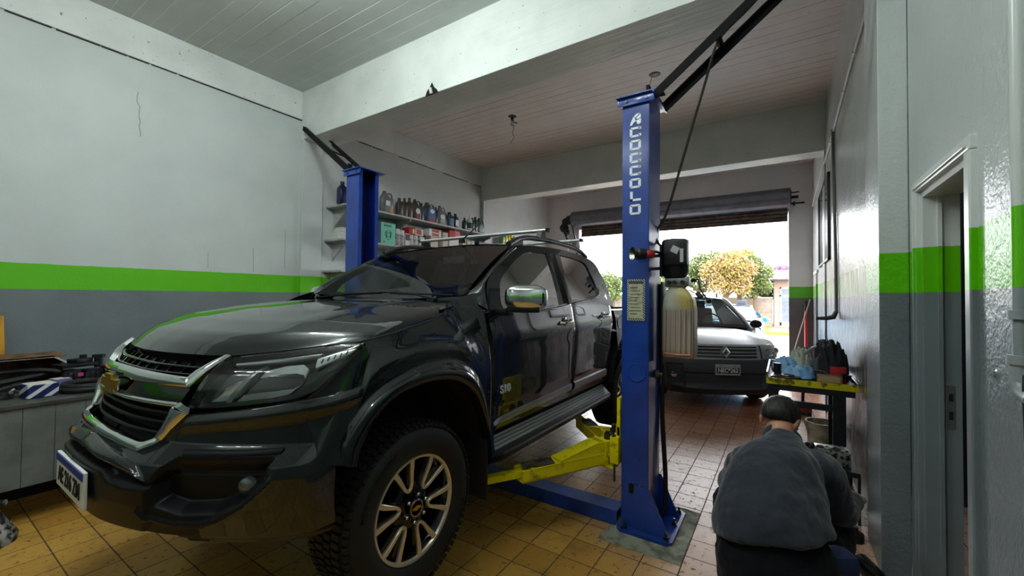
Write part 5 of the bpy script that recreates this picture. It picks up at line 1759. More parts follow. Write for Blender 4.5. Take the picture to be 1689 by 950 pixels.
def jug(y, z, h, w, col, cap, label, labs, x=-5.15):
    r = empty('oil_jug', (x, y, z), label, 'oil jug', 'oil jugs')
    b = MB(); d = w * .42
    rows = [sq_ring((x, y + w * .5 * o), d * .5 * k, w * .5 * kw, z + h * t) for t, k, kw, o in ((0, .9, .94, 0), (.02, 1, 1, 0), (.55, 1, 1, 0), (.66, .97, .95, 0), (.72, .93, .92, -.01))]
    V = b.grid(rows, closed_u=True); b.face(V[0][::-1]); b.face(V[-1])
    # shoulder and neck towards one end, handle loop towards the other
    ny = y - w * .20
    rows = [sq_ring((x, y - w * .14), d * .45, w * .34, z + h * .70), sq_ring((x, y - w * .17), d * .38, w * .22, z + h * .82), sq_ring((x, ny), d * .28, w * .13, z + h * .89), sq_ring((x, ny), d * .26, w * .12, z + h * .93)]
    V = b.grid(rows, closed_u=True); b.face(V[-1])
    b.build('jug_body', mat('jug_%s' % col[0], col[1], 0.35, 0.1 if col[0] == 'grey' else 0), r, angle=50)
    b = MB(); b.tube(resample([(x, y - w * .02, z + h * .84), (x, y + w * .14, z + h * .93), (x, y + w * .34, z + h * .93), (x, y + w * .42, z + h * .84), (x, y + w * .45, z + h * .68)], 18, True), w * .055, 8); b.build('handle', mat('jug_%s' % col[0], col[1], 0.35), r)
    b = MB(); b.cyl((x, ny, z + h * .92), (x, ny, z + h), w * .12, n=18); b.build('cap', mat('cap_%s' % cap[0], cap[1], 0.4), r)
    for i, (nm, c, y0, y1, z0, z1, rd) in enumerate(labs):
        b = MB(); X = x + d * .5 + 0.002 + i * .0012
        if rd:
            cy, cz = y + w * (y0 + y1) / 2, z + h * (z0 + z1) / 2
            b.prism([(X, cy + w * (y1 - y0) / 2 * math.cos(a), cz + h * (z1 - z0) / 2 * math.sin(a)) for a in [2 * PI * k / 20 for k in range(20)]], (.001, 0, 0))
        else:
            b.bx(X, X + .001, y + w * y0, y + w * y1, z + h * z0, z + h * z1)
        b.build('printed_label', mat('label_%s' % nm, c, 0.45), r, smooth=False)
    return r
GR = ('grey', rgb(104, 108, 110)); BR = ('brown', rgb(62, 52, 46)); BK = ('black', rgb(30, 32, 36)); BL = ('navy', rgb(24, 34, 78)); GN = ('green', rgb(14, 66, 60)); SL = ('slate', rgb(58, 66, 78)); WH = ('white', rgb(205, 208, 206)); RD = ('red', rgb(120, 30, 28)); KK = ('capblack', rgb(18, 18, 20))
K = 0.972
def yy(a): return a * K
z = 2.822
small_bottle(yy(3.63), z, .31, .125, BL, ('capnavy', rgb(20, 26, 60)), 'navy blue oil bottle alone at the left end of the top shelf')
jug(yy(4.42), z, .335, .235, GR, ('capred', rgb(130, 40, 36)), 'grey jug with a dark red cap, first right of the far lift post', [('w', rgb(214, 216, 214), -.22, .12, .34, .56, False), ('o', rgb(200, 120, 80), .05, .42, .06, .22, True)])
small_bottle(yy(4.69), z, .29, .115, BR, KK, 'brown bottle, leftmost of the three brown ones on the top shelf')
small_bottle(yy(4.80), z, .31, .10, BR, KK, 'brown bottle, middle one of the three on the top shelf')
small_bottle(yy(4.91), z, .335, .10, BR, KK, 'brown bottle touching the brown jug with the round label')
jug(yy(5.06), z, .335, .19, BR, KK, 'dark brown jug with a round white label on the top shelf', [('w', rgb(214, 216, 214), -.25, .25, .28, .56, True), ('r', rgb(110, 40, 40), -.28, .28, .06, .28, False)])
small_bottle(yy(5.19), z, .30, .085, SL, KK, 'slate bottle squeezed between the brown jug and the blue labelled jug')
jug(yy(5.365), z, .335, .26, SL, ('capslate', rgb(70, 78, 90)), 'large slate jug with a blue and red label on the top shelf', [('b', rgb(52, 98, 158), -.22, .42, .12, .72, False), ('w', rgb(214, 216, 214), -.1, .3, .46, .68, True), ('r2', rgb(150, 36, 60), -.2, .42, .03, .18, False)])
small_bottle(yy(5.55), z, .30, .075, BK, KK, 'black bottle just left of the grey jug with the white oval label')
jug(yy(5.68), z, .335, .20, GR, KK, 'grey jug with a white oval label in the middle of the top shelf', [('w', rgb(214, 216, 214), -.28, .28, .30, .56, True), ('g2', rgb(150, 154, 152), -.3, .35, .06, .26, False)])
small_bottle(yy(5.81), z, .24, .075, BK, KK, 'short black bottle just right of the grey jug with the white oval')
small_bottle(yy(5.92), z, .27, .15, SL, KK, 'short slate bottle with a blue and red label', lab=('b', rgb(52, 98, 158)))
small_bottle(yy(6.09), z, .27, .115, BK, KK, 'black bottle with a tall white label, last before the gap in the row', lab=('w', rgb(214, 216, 214)))
small_bottle(yy(6.37), z, .24, .09, GN, ('capgreen', rgb(10, 40, 38)), 'small dark green bottle left of the white spouted bottle')
# spouted additive bottle
x0, y0 = -5.14, yy(6.50)
r = empty('additive_bottle', (x0, y0, z), 'white bottle with a long pointed spout on the top shelf', 'bottle')
b = MB(); b.lathe((x0, y0, z), [(.050, 0), (.056, .01), (.056, .18), (.050, .22), (.024, .25), (.020, .26)], n=24); b.build('bottle_body', mat('bottle_white', WH[1], 0.4), r)
b = MB(); b.lathe((x0, y0, z), [(.021, .258), (.020, .275), (.007, .30), (.004, .36), (0, .362)], n=18); b.build('spout', mat('bottle_white', WH[1], 0.4), r)
b = MB(); b.lathe((x0, y0, z), [(.0568, .05), (.0568, .16)], n=24); b.build('front_label', mat('label_d', rgb(50, 54, 62), .5), r)
small_bottle(yy(6.62), z, .28, .085, GN, ('capgreen', rgb(10, 40, 38)), 'dark green bottle right of the white spouted bottle')
small_bottle(yy(6.71), z, .31, .10, GN, ('capgreen', rgb(10, 40, 38)), 'dark green bottle directly beside the last green jug')
jug(yy(6.86), z, .30, .21, GN, ('capgreen', rgb(10, 40, 38)), 'dark green jug at the right end of the top shelf', [('g3', rgb(120, 150, 146), -.2, .2, .2, .6, True)])

def carton(y0, y1, z0, h, col, label, d=.16, x=-5.12, bands=(), name='carton', cat='box', grp='cartons on the middle shelf', side=None):
    r = empty(name, (x - d / 2, (y0 + y1) / 2, z0), label, cat, grp)
    b = MB(); b.bx(x - d, x, y0, y1, z0, z0 + h, .002); b.build('box_body', mat('card_%s' % col[0], col[1], .6), r, smooth=False)
    b = MB(); b.bx(x - d + .002, x + .0008, y0 - .0008, y1 + .0008, z0 + h - .012, z0 + h - .010); b.build('lid_line', mat('card_dark_line', rgb(60, 58, 56), .7), r, smooth=False)
    for (nm, c, a0, a1, c0, c1) in bands:
        b = MB(); w = y1 - y0; b.bx(x, x + .0015, y0 + w * a0, y0 + w * a1, z0 + h * c0, z0 + h * c1); b.build('print', mat('print_%s' % nm, c, .5), r, smooth=False)
    return r
z = 2.337
W_ = rgb(206, 206, 202); R_ = rgb(168, 24, 36)
for i, (yw, zw, lb) in enumerate(((3.55, 0, 'bottom white carton of the little stack at the left end of the middle shelf'), (3.58, .055, 'second white carton of the stack at the left end of the middle shelf'), (3.60, .11, 'topmost white carton of the stack at the left end of the middle shelf'))):
    carton(yw - .06, yw + .10 - i * .015, z + zw, .052, ('white', W_), lb, x=-5.18)
gb = carton(4.175, 4.455, z, .335, ('mint', rgb(112, 196, 172)), 'mint green box with a dark engine drawing, right of the far lift post', d=.20, bands=())
b = MB()
for k in range(5):
    b.bx(-5.1195, -5.1185, 4.23 + k * .030, 4.25 + k * .030, z + .275, z + .305)
b.tube([(-5.119, 4.315 + .060 * math.cos(a) * (1 + .15 * math.sin(3 * a)), z + .15 + .070 * math.sin(a)) for a in [2 * PI * k / 20 for k in range(20)]], .0035, 4, closed=True)
b.tube([(-5.119, 4.315 + .035 * math.cos(a), z + .15 + .035 * math.sin(a)) for a in [2 * PI * k / 14 for k in range(14)]], .0035, 4, closed=True)
b.bx(-5.1195, -5.1185, 4.27, 4.285, z + .10, z + .2); b.bx(-5.1195, -5.1185, 4.345, 4.36, z + .10, z + .2); b.bx(-5.1195, -5.1185, 4.22, 4.25, z + .03, z + .045)
b.build('engine_drawing', mat('print_teal_dark', rgb(30, 70, 68), .5), gb, smooth=False)
b = MB(); b.bx(-5.32, -5.12, 4.10, 4.173, z, z + .32, .002)
tag(b.build('blue_box', mat('card_blue', rgb(34, 52, 96), .6), smooth=False), 'narrow dark blue box squeezed left of the mint green box', 'box')
def canister(y, w, h, label, z0=z, x=-5.16, col=('pale', rgb(170, 162, 164)), lid=('lidw', rgb(196, 198, 200)), grp='cans on the middle shelf'):
    r = empty('can', (x, y, z0), label, 'can', grp)
    b = MB(); b.cyl((x, y, z0), (x, y, z0 + h * .72), w / 2, n=22); b.build('can_body', mat('can_%s' % col[0], col[1], .45, col2=rgb(110, 92, 96), scale=40), r)
    b = MB(); b.cyl((x, y, z0 + h * .72), (x, y, z0 + h), w / 2 * .92, n=22); b.build('lid', mat('can_%s' % lid[0], lid[1], .35), r)
canister(4.52, .10, .27, 'tall pale can directly right of the mint green box')
canister(4.61, .10, .26, 'tall pale can left of the red and white cartons')
carton(4.665, 4.755, z, .22, ('white', W_), 'narrow carton with a dark top half left of the white jars', bands=(('dk', rgb(60, 40, 40), 0, 1, .5, .95),))
carton(4.74, 4.87, z + .22, .115, ('red', R_), 'red carton lying on top of the small white jars, nearer the mint box', bands=(('y', rgb(220, 190, 120), .6, .9, .2, .8),))
canister(4.81, .09, .21, 'small white jar beneath the nearer red carton', col=('wj', rgb(190, 188, 184)))
canister(4.91, .09, .21, 'small white jar beneath the farther red carton', col=('wj', rgb(190, 188, 184)))
carton(4.88, 5.06, z + .22, .115, ('white', W_), 'white carton with red stripes lying on the jars', bands=(('r', R_, .1, .75, .15, .85),))
carton(4.99, 5.09, z, .21, ('white', W_), 'white carton with a small red emblem standing below the striped one', bands=(('r', R_, .25, .75, .3, .7),))
carton(5.11, 5.21, z, .24, ('darkred', rgb(70, 30, 32)), 'dark maroon carton in the middle of the middle shelf')
carton(5.24, 5.42, z, .25, ('beige', rgb(188, 178, 160)), 'beige carton below the big red striped box')
carton(5.20, 5.50, z + .252, .13, ('white', W_), 'white box with two broad red stripes near the middle of the middle shelf', bands=(('r', R_, .22, .80, .55, .95), ('r', R_, .22, .80, .08, .42)))
carton(5.55, 5.68, z, .36, ('beige', rgb(188, 178, 160)), 'tall plain beige carton right of the red striped white box')
carton(5.72, 5.98, z, .27, ('white', W_), 'white carton below the solid red box')
carton(5.72, 6.02, z + .272, .15, ('red', R_), 'solid red box on the middle shelf under the black bottles', bands=(('r3', rgb(200, 70, 84), .5, 1, 0, 1),))
carton(6.10, 6.20, z, .30, ('beige', rgb(206, 182, 140)), 'cream carton behind the pickup aerial')
carton(6.24, 6.34, z, .29, ('beige', rgb(206, 182, 140)), 'cream carton second from the aerial')
carton(6.38, 6.46, z, .30, ('white', W_), 'white and red carton left of the dark blue crate', bands=(('r', R_, 0, 1, .3, .7),))
r = empty('parts_crate', (-5.22, 6.75, z), 'dark blue plastic crate at the right end of the middle shelf', 'crate')
b = MB(); b.bx(-5.40, -5.06, 6.52, 6.53, z, z + .30); b.bx(-5.40, -5.06, 7.06, 7.07, z, z + .30); b.bx(-5.07, -5.06, 6.52, 7.07, z, z + .30); b.bx(-5.41, -5.40, 6.52, 7.07, z, z + .30); b.bx(-5.40, -5.06, 6.52, 7.07, z, z + .01)
b.build('crate_body', mat('crate_blue', rgb(34, 42, 84), .5), r, smooth=False)
b = MB(); b.bx(-5.058, -5.056, 6.60, 6.95, z + .16, z + .24); b.build('grip_slot', mat('slot_white', rgb(180, 184, 190), .5), r, smooth=False)
# yellow jerrycans beyond the column
yr = empty('yellow_shelf', (-5.3, 7.95, 2.60), 'short white shelf behind the column holding the yellow bottles', 'shelf')
b = MB(); b.bx(-5.495, -5.20, 7.55, 8.75, 2.70, 2.73, .003); b.build('board', mat('white_board', rgb(205, 205, 200), .5), yr, smooth=False)
b = MB(); b.bx(-5.49, -5.25, 7.7, 7.72, 2.55, 2.70); b.build('bracket', M_SHELF, yr, smooth=False)
for i, y in enumerate((7.72, 7.84, 7.96, 8.08, 8.20)):
    small_bottle(y, 2.732, .24, .11, ('yellow', rgb(214, 200, 10)) if i else ('teal', rgb(120, 160, 150)), ('capyel', rgb(200, 180, 20)), ['small teal bottle leftmost beside the yellow bottles', 'yellow bottle right next to the teal one', 'second yellow bottle from the teal one', 'third yellow bottle from the teal one', 'yellow bottle at the right end of its short shelf'][i], x=-5.32, grp='yellow bottles')

# ================================================================== workbench on the left
M_BENCH = mat('grey_bench_paint', rgb(112, 118, 118), 0.5, var=0.25, scale=5, bump=0.2, bscale=30)
M_BTOP = mat('greasy_bench_top', rgb(74, 74, 72), 0.5, var=0.4, scale=8)
wb = empty('workbench', (-4.87, -0.5, 0), 'long grey workbench with a boarded front along the left wall', 'workbench')
b = MB(); b.bx(-5.49, -4.235, -2.9, 1.75, .775, .800, .003); b.build('bench_top', M_BTOP, wb, smooth=False)
b = MB()
y = -2.9
while y < 1.74:
    b.bx(-4.262, -4.248, y, min(y + .148, 1.75), .245, .775, .002); y += .150
b.build('front_boards', M_BENCH, wb, smooth=False)
for yy_ in (1.62, .93, -.9, -2.4):
    b = MB(); b.bx(-4.36, -4.27, yy_, yy_ + .09, 0, .775, .003); b.build('leg', M_BENCH, wb, smooth=False)
b = MB(); b.bx(-4.86, -4.80, -2.9, 1.74, .0, .775); b.build('under_bench_shade', mat('dark_bench_recess', rgb(20, 20, 20), .9), wb, smooth=False)  # near-black sheet added for the shade beneath the open bench
# things on the bench
M_CARD = mat('worn_cardboard', rgb(120, 86, 58), .75, col2=rgb(70, 48, 34), scale=8)
M_CARDW = mat('white_card_face', rgb(214, 206, 198), .6)
zb = .802
r = empty('open_box', (-5.1, .35, zb), 'open dark cardboard box with a pale rim lying at the back of the bench', 'box')
b = MB()
b.bx(-5.30, -4.92, -.40, .86, zb + .225, zb + .235); b.bx(-5.31, -5.30, -.40, .86, zb, zb + .235); b.bx(-5.30, -4.96, .84, .85, zb, zb + .20); b.bx(-5.30, -4.96, -.41, -.40, zb, zb + .2); b.bx(-5.30, -4.94, -.40, .86, zb, zb + .008)
b.build('carcass', M_CARD, r, smooth=False)
b = MB(); b.prism([(-4.92, -.4, zb + .235), (-4.92, .80, zb + .235), (-4.955, .88, zb + .170), (-4.955, .88, zb + .155), (-4.92, .79, zb + .222), (-4.92, -.4, zb + .222)], (-.012, 0, 0)); b.build('pale_rim', M_CARDW, r, smooth=False)
r = empty('striped_box', (-4.5, .65, zb), 'small blue carton with diagonal white stripes on the edge of the bench', 'box')
def striped():
    t = NT('diagonal_striped_card')
    x, y, z = t.xyz(t.pos())[0:3]
    f = t.math('FRACT', t.math('MULTIPLY', t.math('ADD', t.math('ADD', y, t.math('MULTIPLY', x, .35)), t.math('MULTIPLY', z, -1.2)), 10.5))
    t.set(col=t.mix(t.math('GREATER_THAN', f, .62), rgb(22, 36, 92), rgb(214, 216, 220)), rough=.5)
    return t.m
M_STR = striped()
b = MB(); b.box((-4.50, .655, zb + .045), (.17, .155, .088), .12, .003); b.build('box_body', M_STR, r, smooth=False)
b = MB(); b.box((-4.50, .655, zb + .091), (.15, .135, .003), .12); b.build('pale_lid', M_CARDW, r, smooth=False)
r = empty('drive_belt', (-4.55, .90, zb), 'coiled black rubber belt lying flat at the bench edge beside the pickup nose', 'belt')
b = MB()
for i, (rx, ry) in enumerate(((.17, .135), (.15, .118))):
    b.tube([(-4.52 + rx * math.cos(a), .90 + ry * math.sin(a), zb + .022 + i * .022) for a in [2 * PI * k / 40 for k in range(40)]], .021, 8, closed=True)
b.build('belt_coil', M_RUBBER, r)
r = empty('purple_box', (-4.75, .80, zb), 'small pale violet carton behind the striped box on the bench', 'box')
b = MB(); b.box((-4.76, .80, zb + .035), (.10, .10, .07), .3, .003); b.build('box_body', mat('violet_card', rgb(104, 100, 150), .5), r, smooth=False)
b = MB(); b.box((-4.76, .80, zb + .072), (.085, .085, .003), .3); b.build('label', M_CARDW, r, smooth=False)
M_PART = mat('oily_engine_part', rgb(46, 46, 50), .4, .4, col2=rgb(110, 108, 108), scale=26, lo=.55, hi=.7)
M_PARTD = mat('dark_engine_part', rgb(30, 30, 34), .45, .3, var=.4)
# assorted parts, each a thing of its own
def hose(pts, rr, label, m=M_PARTD, name='rubber_hose', cat='hose', grp='parts on the bench'):
    b = MB(); b.tube(resample(pts, 30, True), rr, 8); o = b.build(name, m); tag(o, label, cat, grp); return o
hose([(-4.70, .20, zb + .03), (-4.78, .45, zb + .07), (-4.85, .70, zb + .10), (-4.9, .83, zb + .13)], .022, 'thick dark hose slanting up in front of the open box')
hose([(-4.62, .30, zb + .02), (-4.75, .55, zb + .04), (-4.72, .76, zb + .035)], .016, 'thin dark hose lying low behind the striped box')
hose([(-4.9, .30, zb + .10), (-4.95, .50, zb + .13), (-4.86, .68, zb + .14), (-4.82, .82, zb + .12)], .018, 'dark hose lying along the mouth of the open box')
hose([(-4.40, .25, zb + .02), (-4.52, .45, zb + .06), (-4.60, .56, zb + .075)], .014, 'grey metal lever left of the striped box', M_PART, 'lever', 'lever')
random.seed(11)
def metal_part(c, s, label, m=M_PART, grp='parts on the bench', name='engine_part', n=4):
    r = empty(name, c, label, 'engine part', grp)
    b = MB(); b.box((c[0], c[1], c[2] + s * .30), (s, s * .8, s * .55), random.uniform(0, 3), s * .08); b.build('casting', m, r)
    for k in range(n):
        a = random.uniform(0, 6.28); q = Vector((c[0] + s * .42 * math.cos(a), c[1] + s * .38 * math.sin(a), c[2] + s * random.uniform(.25, .6)))
        d = Vector((math.cos(a), math.sin(a), random.uniform(-.2, .8))).normalized()
        b = MB(); b.cyl(q - d * s * .15, q + d * s * .22, s * random.uniform(.07, .17), n=14); b.build('boss', m if k % 2 else M_STEEL, r)
metal_part((-4.62, .40, zb), .12, 'oily metal casting nearest the left picture edge on the bench')
metal_part((-4.80, .62, zb), .12, 'oily metal casting in front of the open box')
metal_part((-4.55, .505, zb), .08, 'small metal fitting just left of the striped box')
metal_part((-4.95, .45, zb), .14, 'dark casting deep in the mouth of the open box', M_PARTD)
# ignition coils / dark parts heap at the right end of the bench
def heap_part(c, s, lbl):
    r = empty('coil_pack', c, lbl, 'engine part', 'dark parts beside the pickup nose')
    b = MB(); b.box((c[0], c[1], c[2] + s[2] / 2), s, .2, .008); b.build('coil_body', M_PARTD, r)
    for k in range(3):
        b = MB(); b.box((c[0] + s[0] / 2 + .004, c[1] - s[1] * .3 + s[1] * .3 * k, c[2] + s[2] * .5), (.01, s[1] * .2, s[2] * .7), .2, .002); b.build('fin', M_PART, r)
heap_part((-4.84, .86, zb), (.14, .10, .12), 'dark finned part nearest the open box, lowest of the heap')
heap_part((-4.86, .99, zb), (.14, .11, .11), 'dark finned part behind the coiled belt')
heap_part((-4.84, 1.12, zb), (.14, .11, .13), 'dark finned part hidden partly by the pickup grille')
b = MB(); b.box((-4.86, .90, zb + .155), (.16, .22, .028), .25, .008); b.box((-4.87, .93, zb + .187), (.10, .12, .035), .5, .01); b.cyl((-4.88, .95, zb + .2), (-4.88, .95, zb + .23), .022)
tag(b.build('plastic_cover', M_PARTD), 'flat black cover lying on top of the dark parts heap', 'engine part')
r = empty('solenoid', (-4.86, 1.05, zb + .113), 'upright black cylinder with a wide cap on the dark parts heap', 'engine part')
b = MB(); b.cyl((-4.86, 1.04, zb + .12), (-4.86, 1.04, zb + .20), .028); b.build('cylinder', M_PARTD, r)
b = MB(); b.cyl((-4.86, 1.04, zb + .20), (-4.86, 1.04, zb + .225), .042); b.build('cap', M_PARTD, r)
b = MB(); b.box((-4.757, .915, zb + .085), (.003, .035, .03), .2)
tag(b.build('magenta_label', mat('magenta_print', rgb(180, 60, 130), .5), smooth=False), 'tiny magenta sticker on the dark parts heap', 'sticker')
b = MB(); b.box((-5.42, .30, 1.06), (.02, .58, .56), Matrix.Rotation(-.10, 4, 'Y') @ Matrix.Rotation(.03, 4, 'X'), .003)
tag(b.build('yellow_sheet', mat('yellow_sheet_metal', rgb(206, 150, 20), .5, col2=rgb(160, 104, 10), scale=4), smooth=False), 'yellow sheet leaning on the grey wall at the left edge of the picture', 'panel')
# gearbox casting on the floor bottom left
r = empty('gearbox_casting', (-4.06, .40, 0), 'speckled alloy gearbox casting on the floor at the bottom left corner', 'engine part')
M_ALU = mat('stained_cast_alloy', rgb(150, 150, 146), .45, .6, col2=rgb(40, 40, 40), scale=30, lo=.48, hi=.56)
b = MB(); b.lathe((-4.10, .36, .0), [(.17, 0.0), (.17, .03), (.13, .10), (.09, .19), (.075, .20), (.0, .20)], n=24); b.build('bell_housing', M_ALU, r)
b = MB(); b.cyl((-4.10, .36, .20), (-4.10, .36, .30), .045); b.cyl((-4.10, .38, .24), (-4.02, .46, .25), .018); b.build('shaft_end', M_ALU, r)
for k in range(6):
    a = k * PI / 3
    b = MB(); b.box((-4.10 + .15 * math.cos(a), .36 + .15 * math.sin(a), .045), (.035, .02, .09), a, .004); b.build('rib', M_ALU, r)
# ================================================================== steel table on the right
M_TBL = mat('black_table_steel', rgb(30, 34, 38), .5, .3, var=.3)
M_TYEL = mat('worn_yellow_edge', rgb(196, 186, 12), .5, col2=rgb(96, 88, 14), scale=16, lo=.50, hi=.62)
tb = empty('steel_table', (.19, 4.68, 0), 'black steel table with a yellow front edge against the right wall', 'table')
TX0, TX1, TY0, TY1, TZ = -.120, .497, 4.24, 5.12, .865
b = MB(); b.bx(TX0, TX1, TY0, TY1, TZ - .02, TZ); b.build('table_top', M_TBL, tb, smooth=False)
b = MB(); b.bx(TX0 - .004, TX1, TY0 - .008, TY0, TZ - .045, TZ + .008); b.build('front_edge', M_TYEL, tb, smooth=False)
b = MB()
b.bx(TX0 - .004, TX0 + .008, TY0, TY1, TZ, TZ + .055); b.bx(TX0, TX1, TY1 - .01, TY1, TZ, TZ + .055); b.bx(TX1 - .012, TX1, TY0, TY1, TZ, TZ + .02)
b.build('upstand', M_SATIN, tb, smooth=False)
b = MB(); b.bx(TX0 + .01, TX1 - .02, TY0 + .004, TY0 + .03, TZ - .095, TZ - .02); b.bx(TX0 + .01, TX0 + .035, TY0, TY1, TZ - .08, TZ - .02); b.build('apron', M_TBL, tb, smooth=False)
for (x, y, w) in ((TX0 + .045, TY0 + .05, .07), (TX1 - .12, TY0 + .04, .085), (TX1 - .10, TY1 - .10, .075), (TX0 + .045, TY1 - .06, .07)):
    b = MB(); b.bx(x - w / 2, x + w / 2, y - .03, y + .03, 0, TZ - .02, .003); b.build('leg', M_TBL, tb, smooth=False)
b = MB(); b.beam((TX0 + .05, TY0 + .05, .66), (TX1 - .12, TY0 + .05, .66), .03, .05); b.build('rail', M_TBL, tb, smooth=False)
b = MB(); b.beam((TX1 - .12, TY0 + .05, .42), (TX1 - .10, TY1 - .08, .42), .02, .03); b.build('rail', M_TBL, tb, smooth=False)

def cloth_heap(c, sx, sy, h, label, m, seed, name='cloth', cat='cloth', n=64, fold=6.0, amp=.35, flat=1.6, rot=0.0):
    """crumpled cloth: a closed lumpy heap with folds"""
    b = MB(); top = []; rr = Matrix.Rotation(rot, 3, 'Z')
    for i in range(n + 1):
        v = i / n
        row = []
        for k in range(n):
            a = 2 * PI * k / n
            rad = v
            wob = 1 + .22 * mnoise.noise(Vector((math.cos(a) * 1.5 + seed, math.sin(a) * 1.5, seed)))
            x = math.cos(a) * rad * sx * wob; y = math.sin(a) * rad * sy * wob
            prof = (1 - rad ** (2 * flat)) ** .55 if rad < 1 else 0
            q = Vector((x * fold / sx * .5 + seed, y * fold / sy * .5, seed * .3))
            rid = 1 - abs(mnoise.noise(q)) * 2
            rid2 = 1 - abs(mnoise.noise(q * 2.3)) * 2
            zz = h * prof * (1 - amp + amp * (.7 * rid + .3 * rid2) * 1.4)
            p = rr @ Vector((x, y, 0))
            row.append((c[0] + p.x, c[1] + p.y, c[2] + max(0, zz)))
        top.append(row)
    V = b.grid(top, closed_u=True); b.face(V[-1])
    return tag(b.build(name, m, weld=.0004, angle=None), label, cat)
M_BLUEC = mat('pale_blue_cloth', rgb(140, 184, 222), .85, col2=rgb(108, 156, 204), scale=12)
M_DKC = mat('black_jacket_cloth', rgb(24, 27, 34), .85, bump=.3, bscale=200, dist=.001)
M_PALEC = mat('pale_glove_cloth', rgb(176, 182, 168), .9)
zt = TZ + .001
cloth_heap((.12, 4.50, zt), .15, .13, .085, 'pale blue crumpled cloth in the middle of the steel table', M_BLUEC, 3.1, amp=.55)
cloth_heap((.03, 4.80, zt), .12, .12, .12, 'pale blue crumpled cloth behind at the far left of the steel table', M_BLUEC, 5.7, amp=.5)
cloth_heap((.14, 4.86, zt + .0), .10, .12, .20, 'pale work glove heap between the blue cloth and the black jacket', M_PALEC, 8.2, 'work_glove', 'glove', amp=.45)
jk = cloth_heap((.335, 4.62, zt), .128, .27, .30, 'black work jacket thrown in a tall heap on the steel table', M_DKC, 12.4, 'work_jacket', 'jacket', n=80, amp=.30, flat=2.2)
b = MB(); b.tube(resample([(.17, 4.66, 1.055), (.22, 4.60, 1.115), (.28, 4.545, 1.135), (.34, 4.50, 1.125)], 20, True), .012, 8)
st = b.build('reflective_piping', mat('grey_reflective_band', rgb(150, 152, 150), .5), jk)
r = empty('red_case', (.385, 4.34, zt), 'red plastic case standing in front of the black jacket', 'case')
b = MB(); b.box((.375, 4.345, zt + .062), (.105, .05, .13), .05, .004); b.build('case_body', mat('red_plastic_case', rgb(176, 22, 34), .4), r)
b = MB(); b.tube([(.350, 4.318, zt + .02), (.362, 4.315, zt + .05), (.385, 4.315, zt + .055), (.40, 4.318, zt + .045)], .004, 6); b.build('clip', M_BLACK, r)
r = empty('wooden_box', (.32, 4.285, zt), 'small wooden box at the right front corner of the steel table', 'box')
M_WD = mat('pale_box_wood', rgb(156, 128, 92), .7, col2=rgb(110, 84, 56), scale=14)
b = MB(); b.box((.315, 4.285, zt + .032), (.165, .06, .062), .02, .003); b.build('box_body', M_WD, r, smooth=False)
b = MB(); b.box((.315, 4.254, zt + .032), (.14, .002, .045), .02); b.build('front_face', mat('box_wood_face', rgb(172, 144, 104), .7), r, smooth=False)
b = MB(); b.lathe((.02, 4.345, zt), [(.05, 0), (.10, 0), (.105, .006), (.105, .016), (.062, .018), (.060, .028), (.025, .028), (.025, 0)], n=40)
tag(b.build('brake_disc', mat('rusty_brake_disc', rgb(70, 62, 54), .45, .6)), 'dark flat brake disc at the left front of the steel table', 'brake disc')
r = empty('oil_filter', (-.045, 4.42, zt), 'dark upright cylinder behind the brake disc on the steel table', 'filter')
b = MB(); b.cyl((-.045, 4.42, zt), (-.045, 4.42, zt + .105), .030); b.build('can', M_BLACK, r)
b = MB(); b.cyl((-.045, 4.42, zt + .105), (-.045, 4.42, zt + .112), .032); b.build('rim', M_BLACK, r)
for i, (x, y, a, L) in enumerate(((-.085, 4.36, .4, .09), (-.075, 4.46, 1.2, .10), (-.03, 4.56, .9, .12))):
    b = MB(); b.beam((x - L / 2 * math.cos(a) * .3, y - L / 2 * math.sin(a), zt + .006), (x + L / 2 * math.cos(a) * .3, y + L / 2 * math.sin(a), zt + .012), .014, .008, 0, .002)
    b.cyl((x, y - L / 2, zt + .001), (x, y - L / 2, zt + .014), .011, n=6)
    tag(b.build('spanner', M_CHROME), ['chrome spanner nearest the front left corner of the table', 'chrome spanner beside the dark upright cylinder', 'chrome spanner lying next to the far blue cloth'][i], 'spanner', 'spanners on the steel table')
b = MB(); b.tube(resample([(.20, 4.27, zt + .10), (.27, 4.26, zt + .095), (.33, 4.262, zt + .07), (.40, 4.262, zt + .072)], 16, True), .003, 6)
tag(b.build('wire', M_STEEL), 'thin bent wire sticking out in front of the black jacket', 'wire')
b = MB(); b.tube(resample([(.38, 4.275, zt + .068), (.41, 4.27, zt + .085), (.44, 4.275, zt + .06), (.465, 4.29, zt + .02)], 16, True), .008, 6); b.box((.43, 4.30, zt + .06), (.05, .04, .03), .4, .006)
tag(b.build('pliers', M_BLACK), 'black pliers lying over the corner of the wooden box', 'pliers')
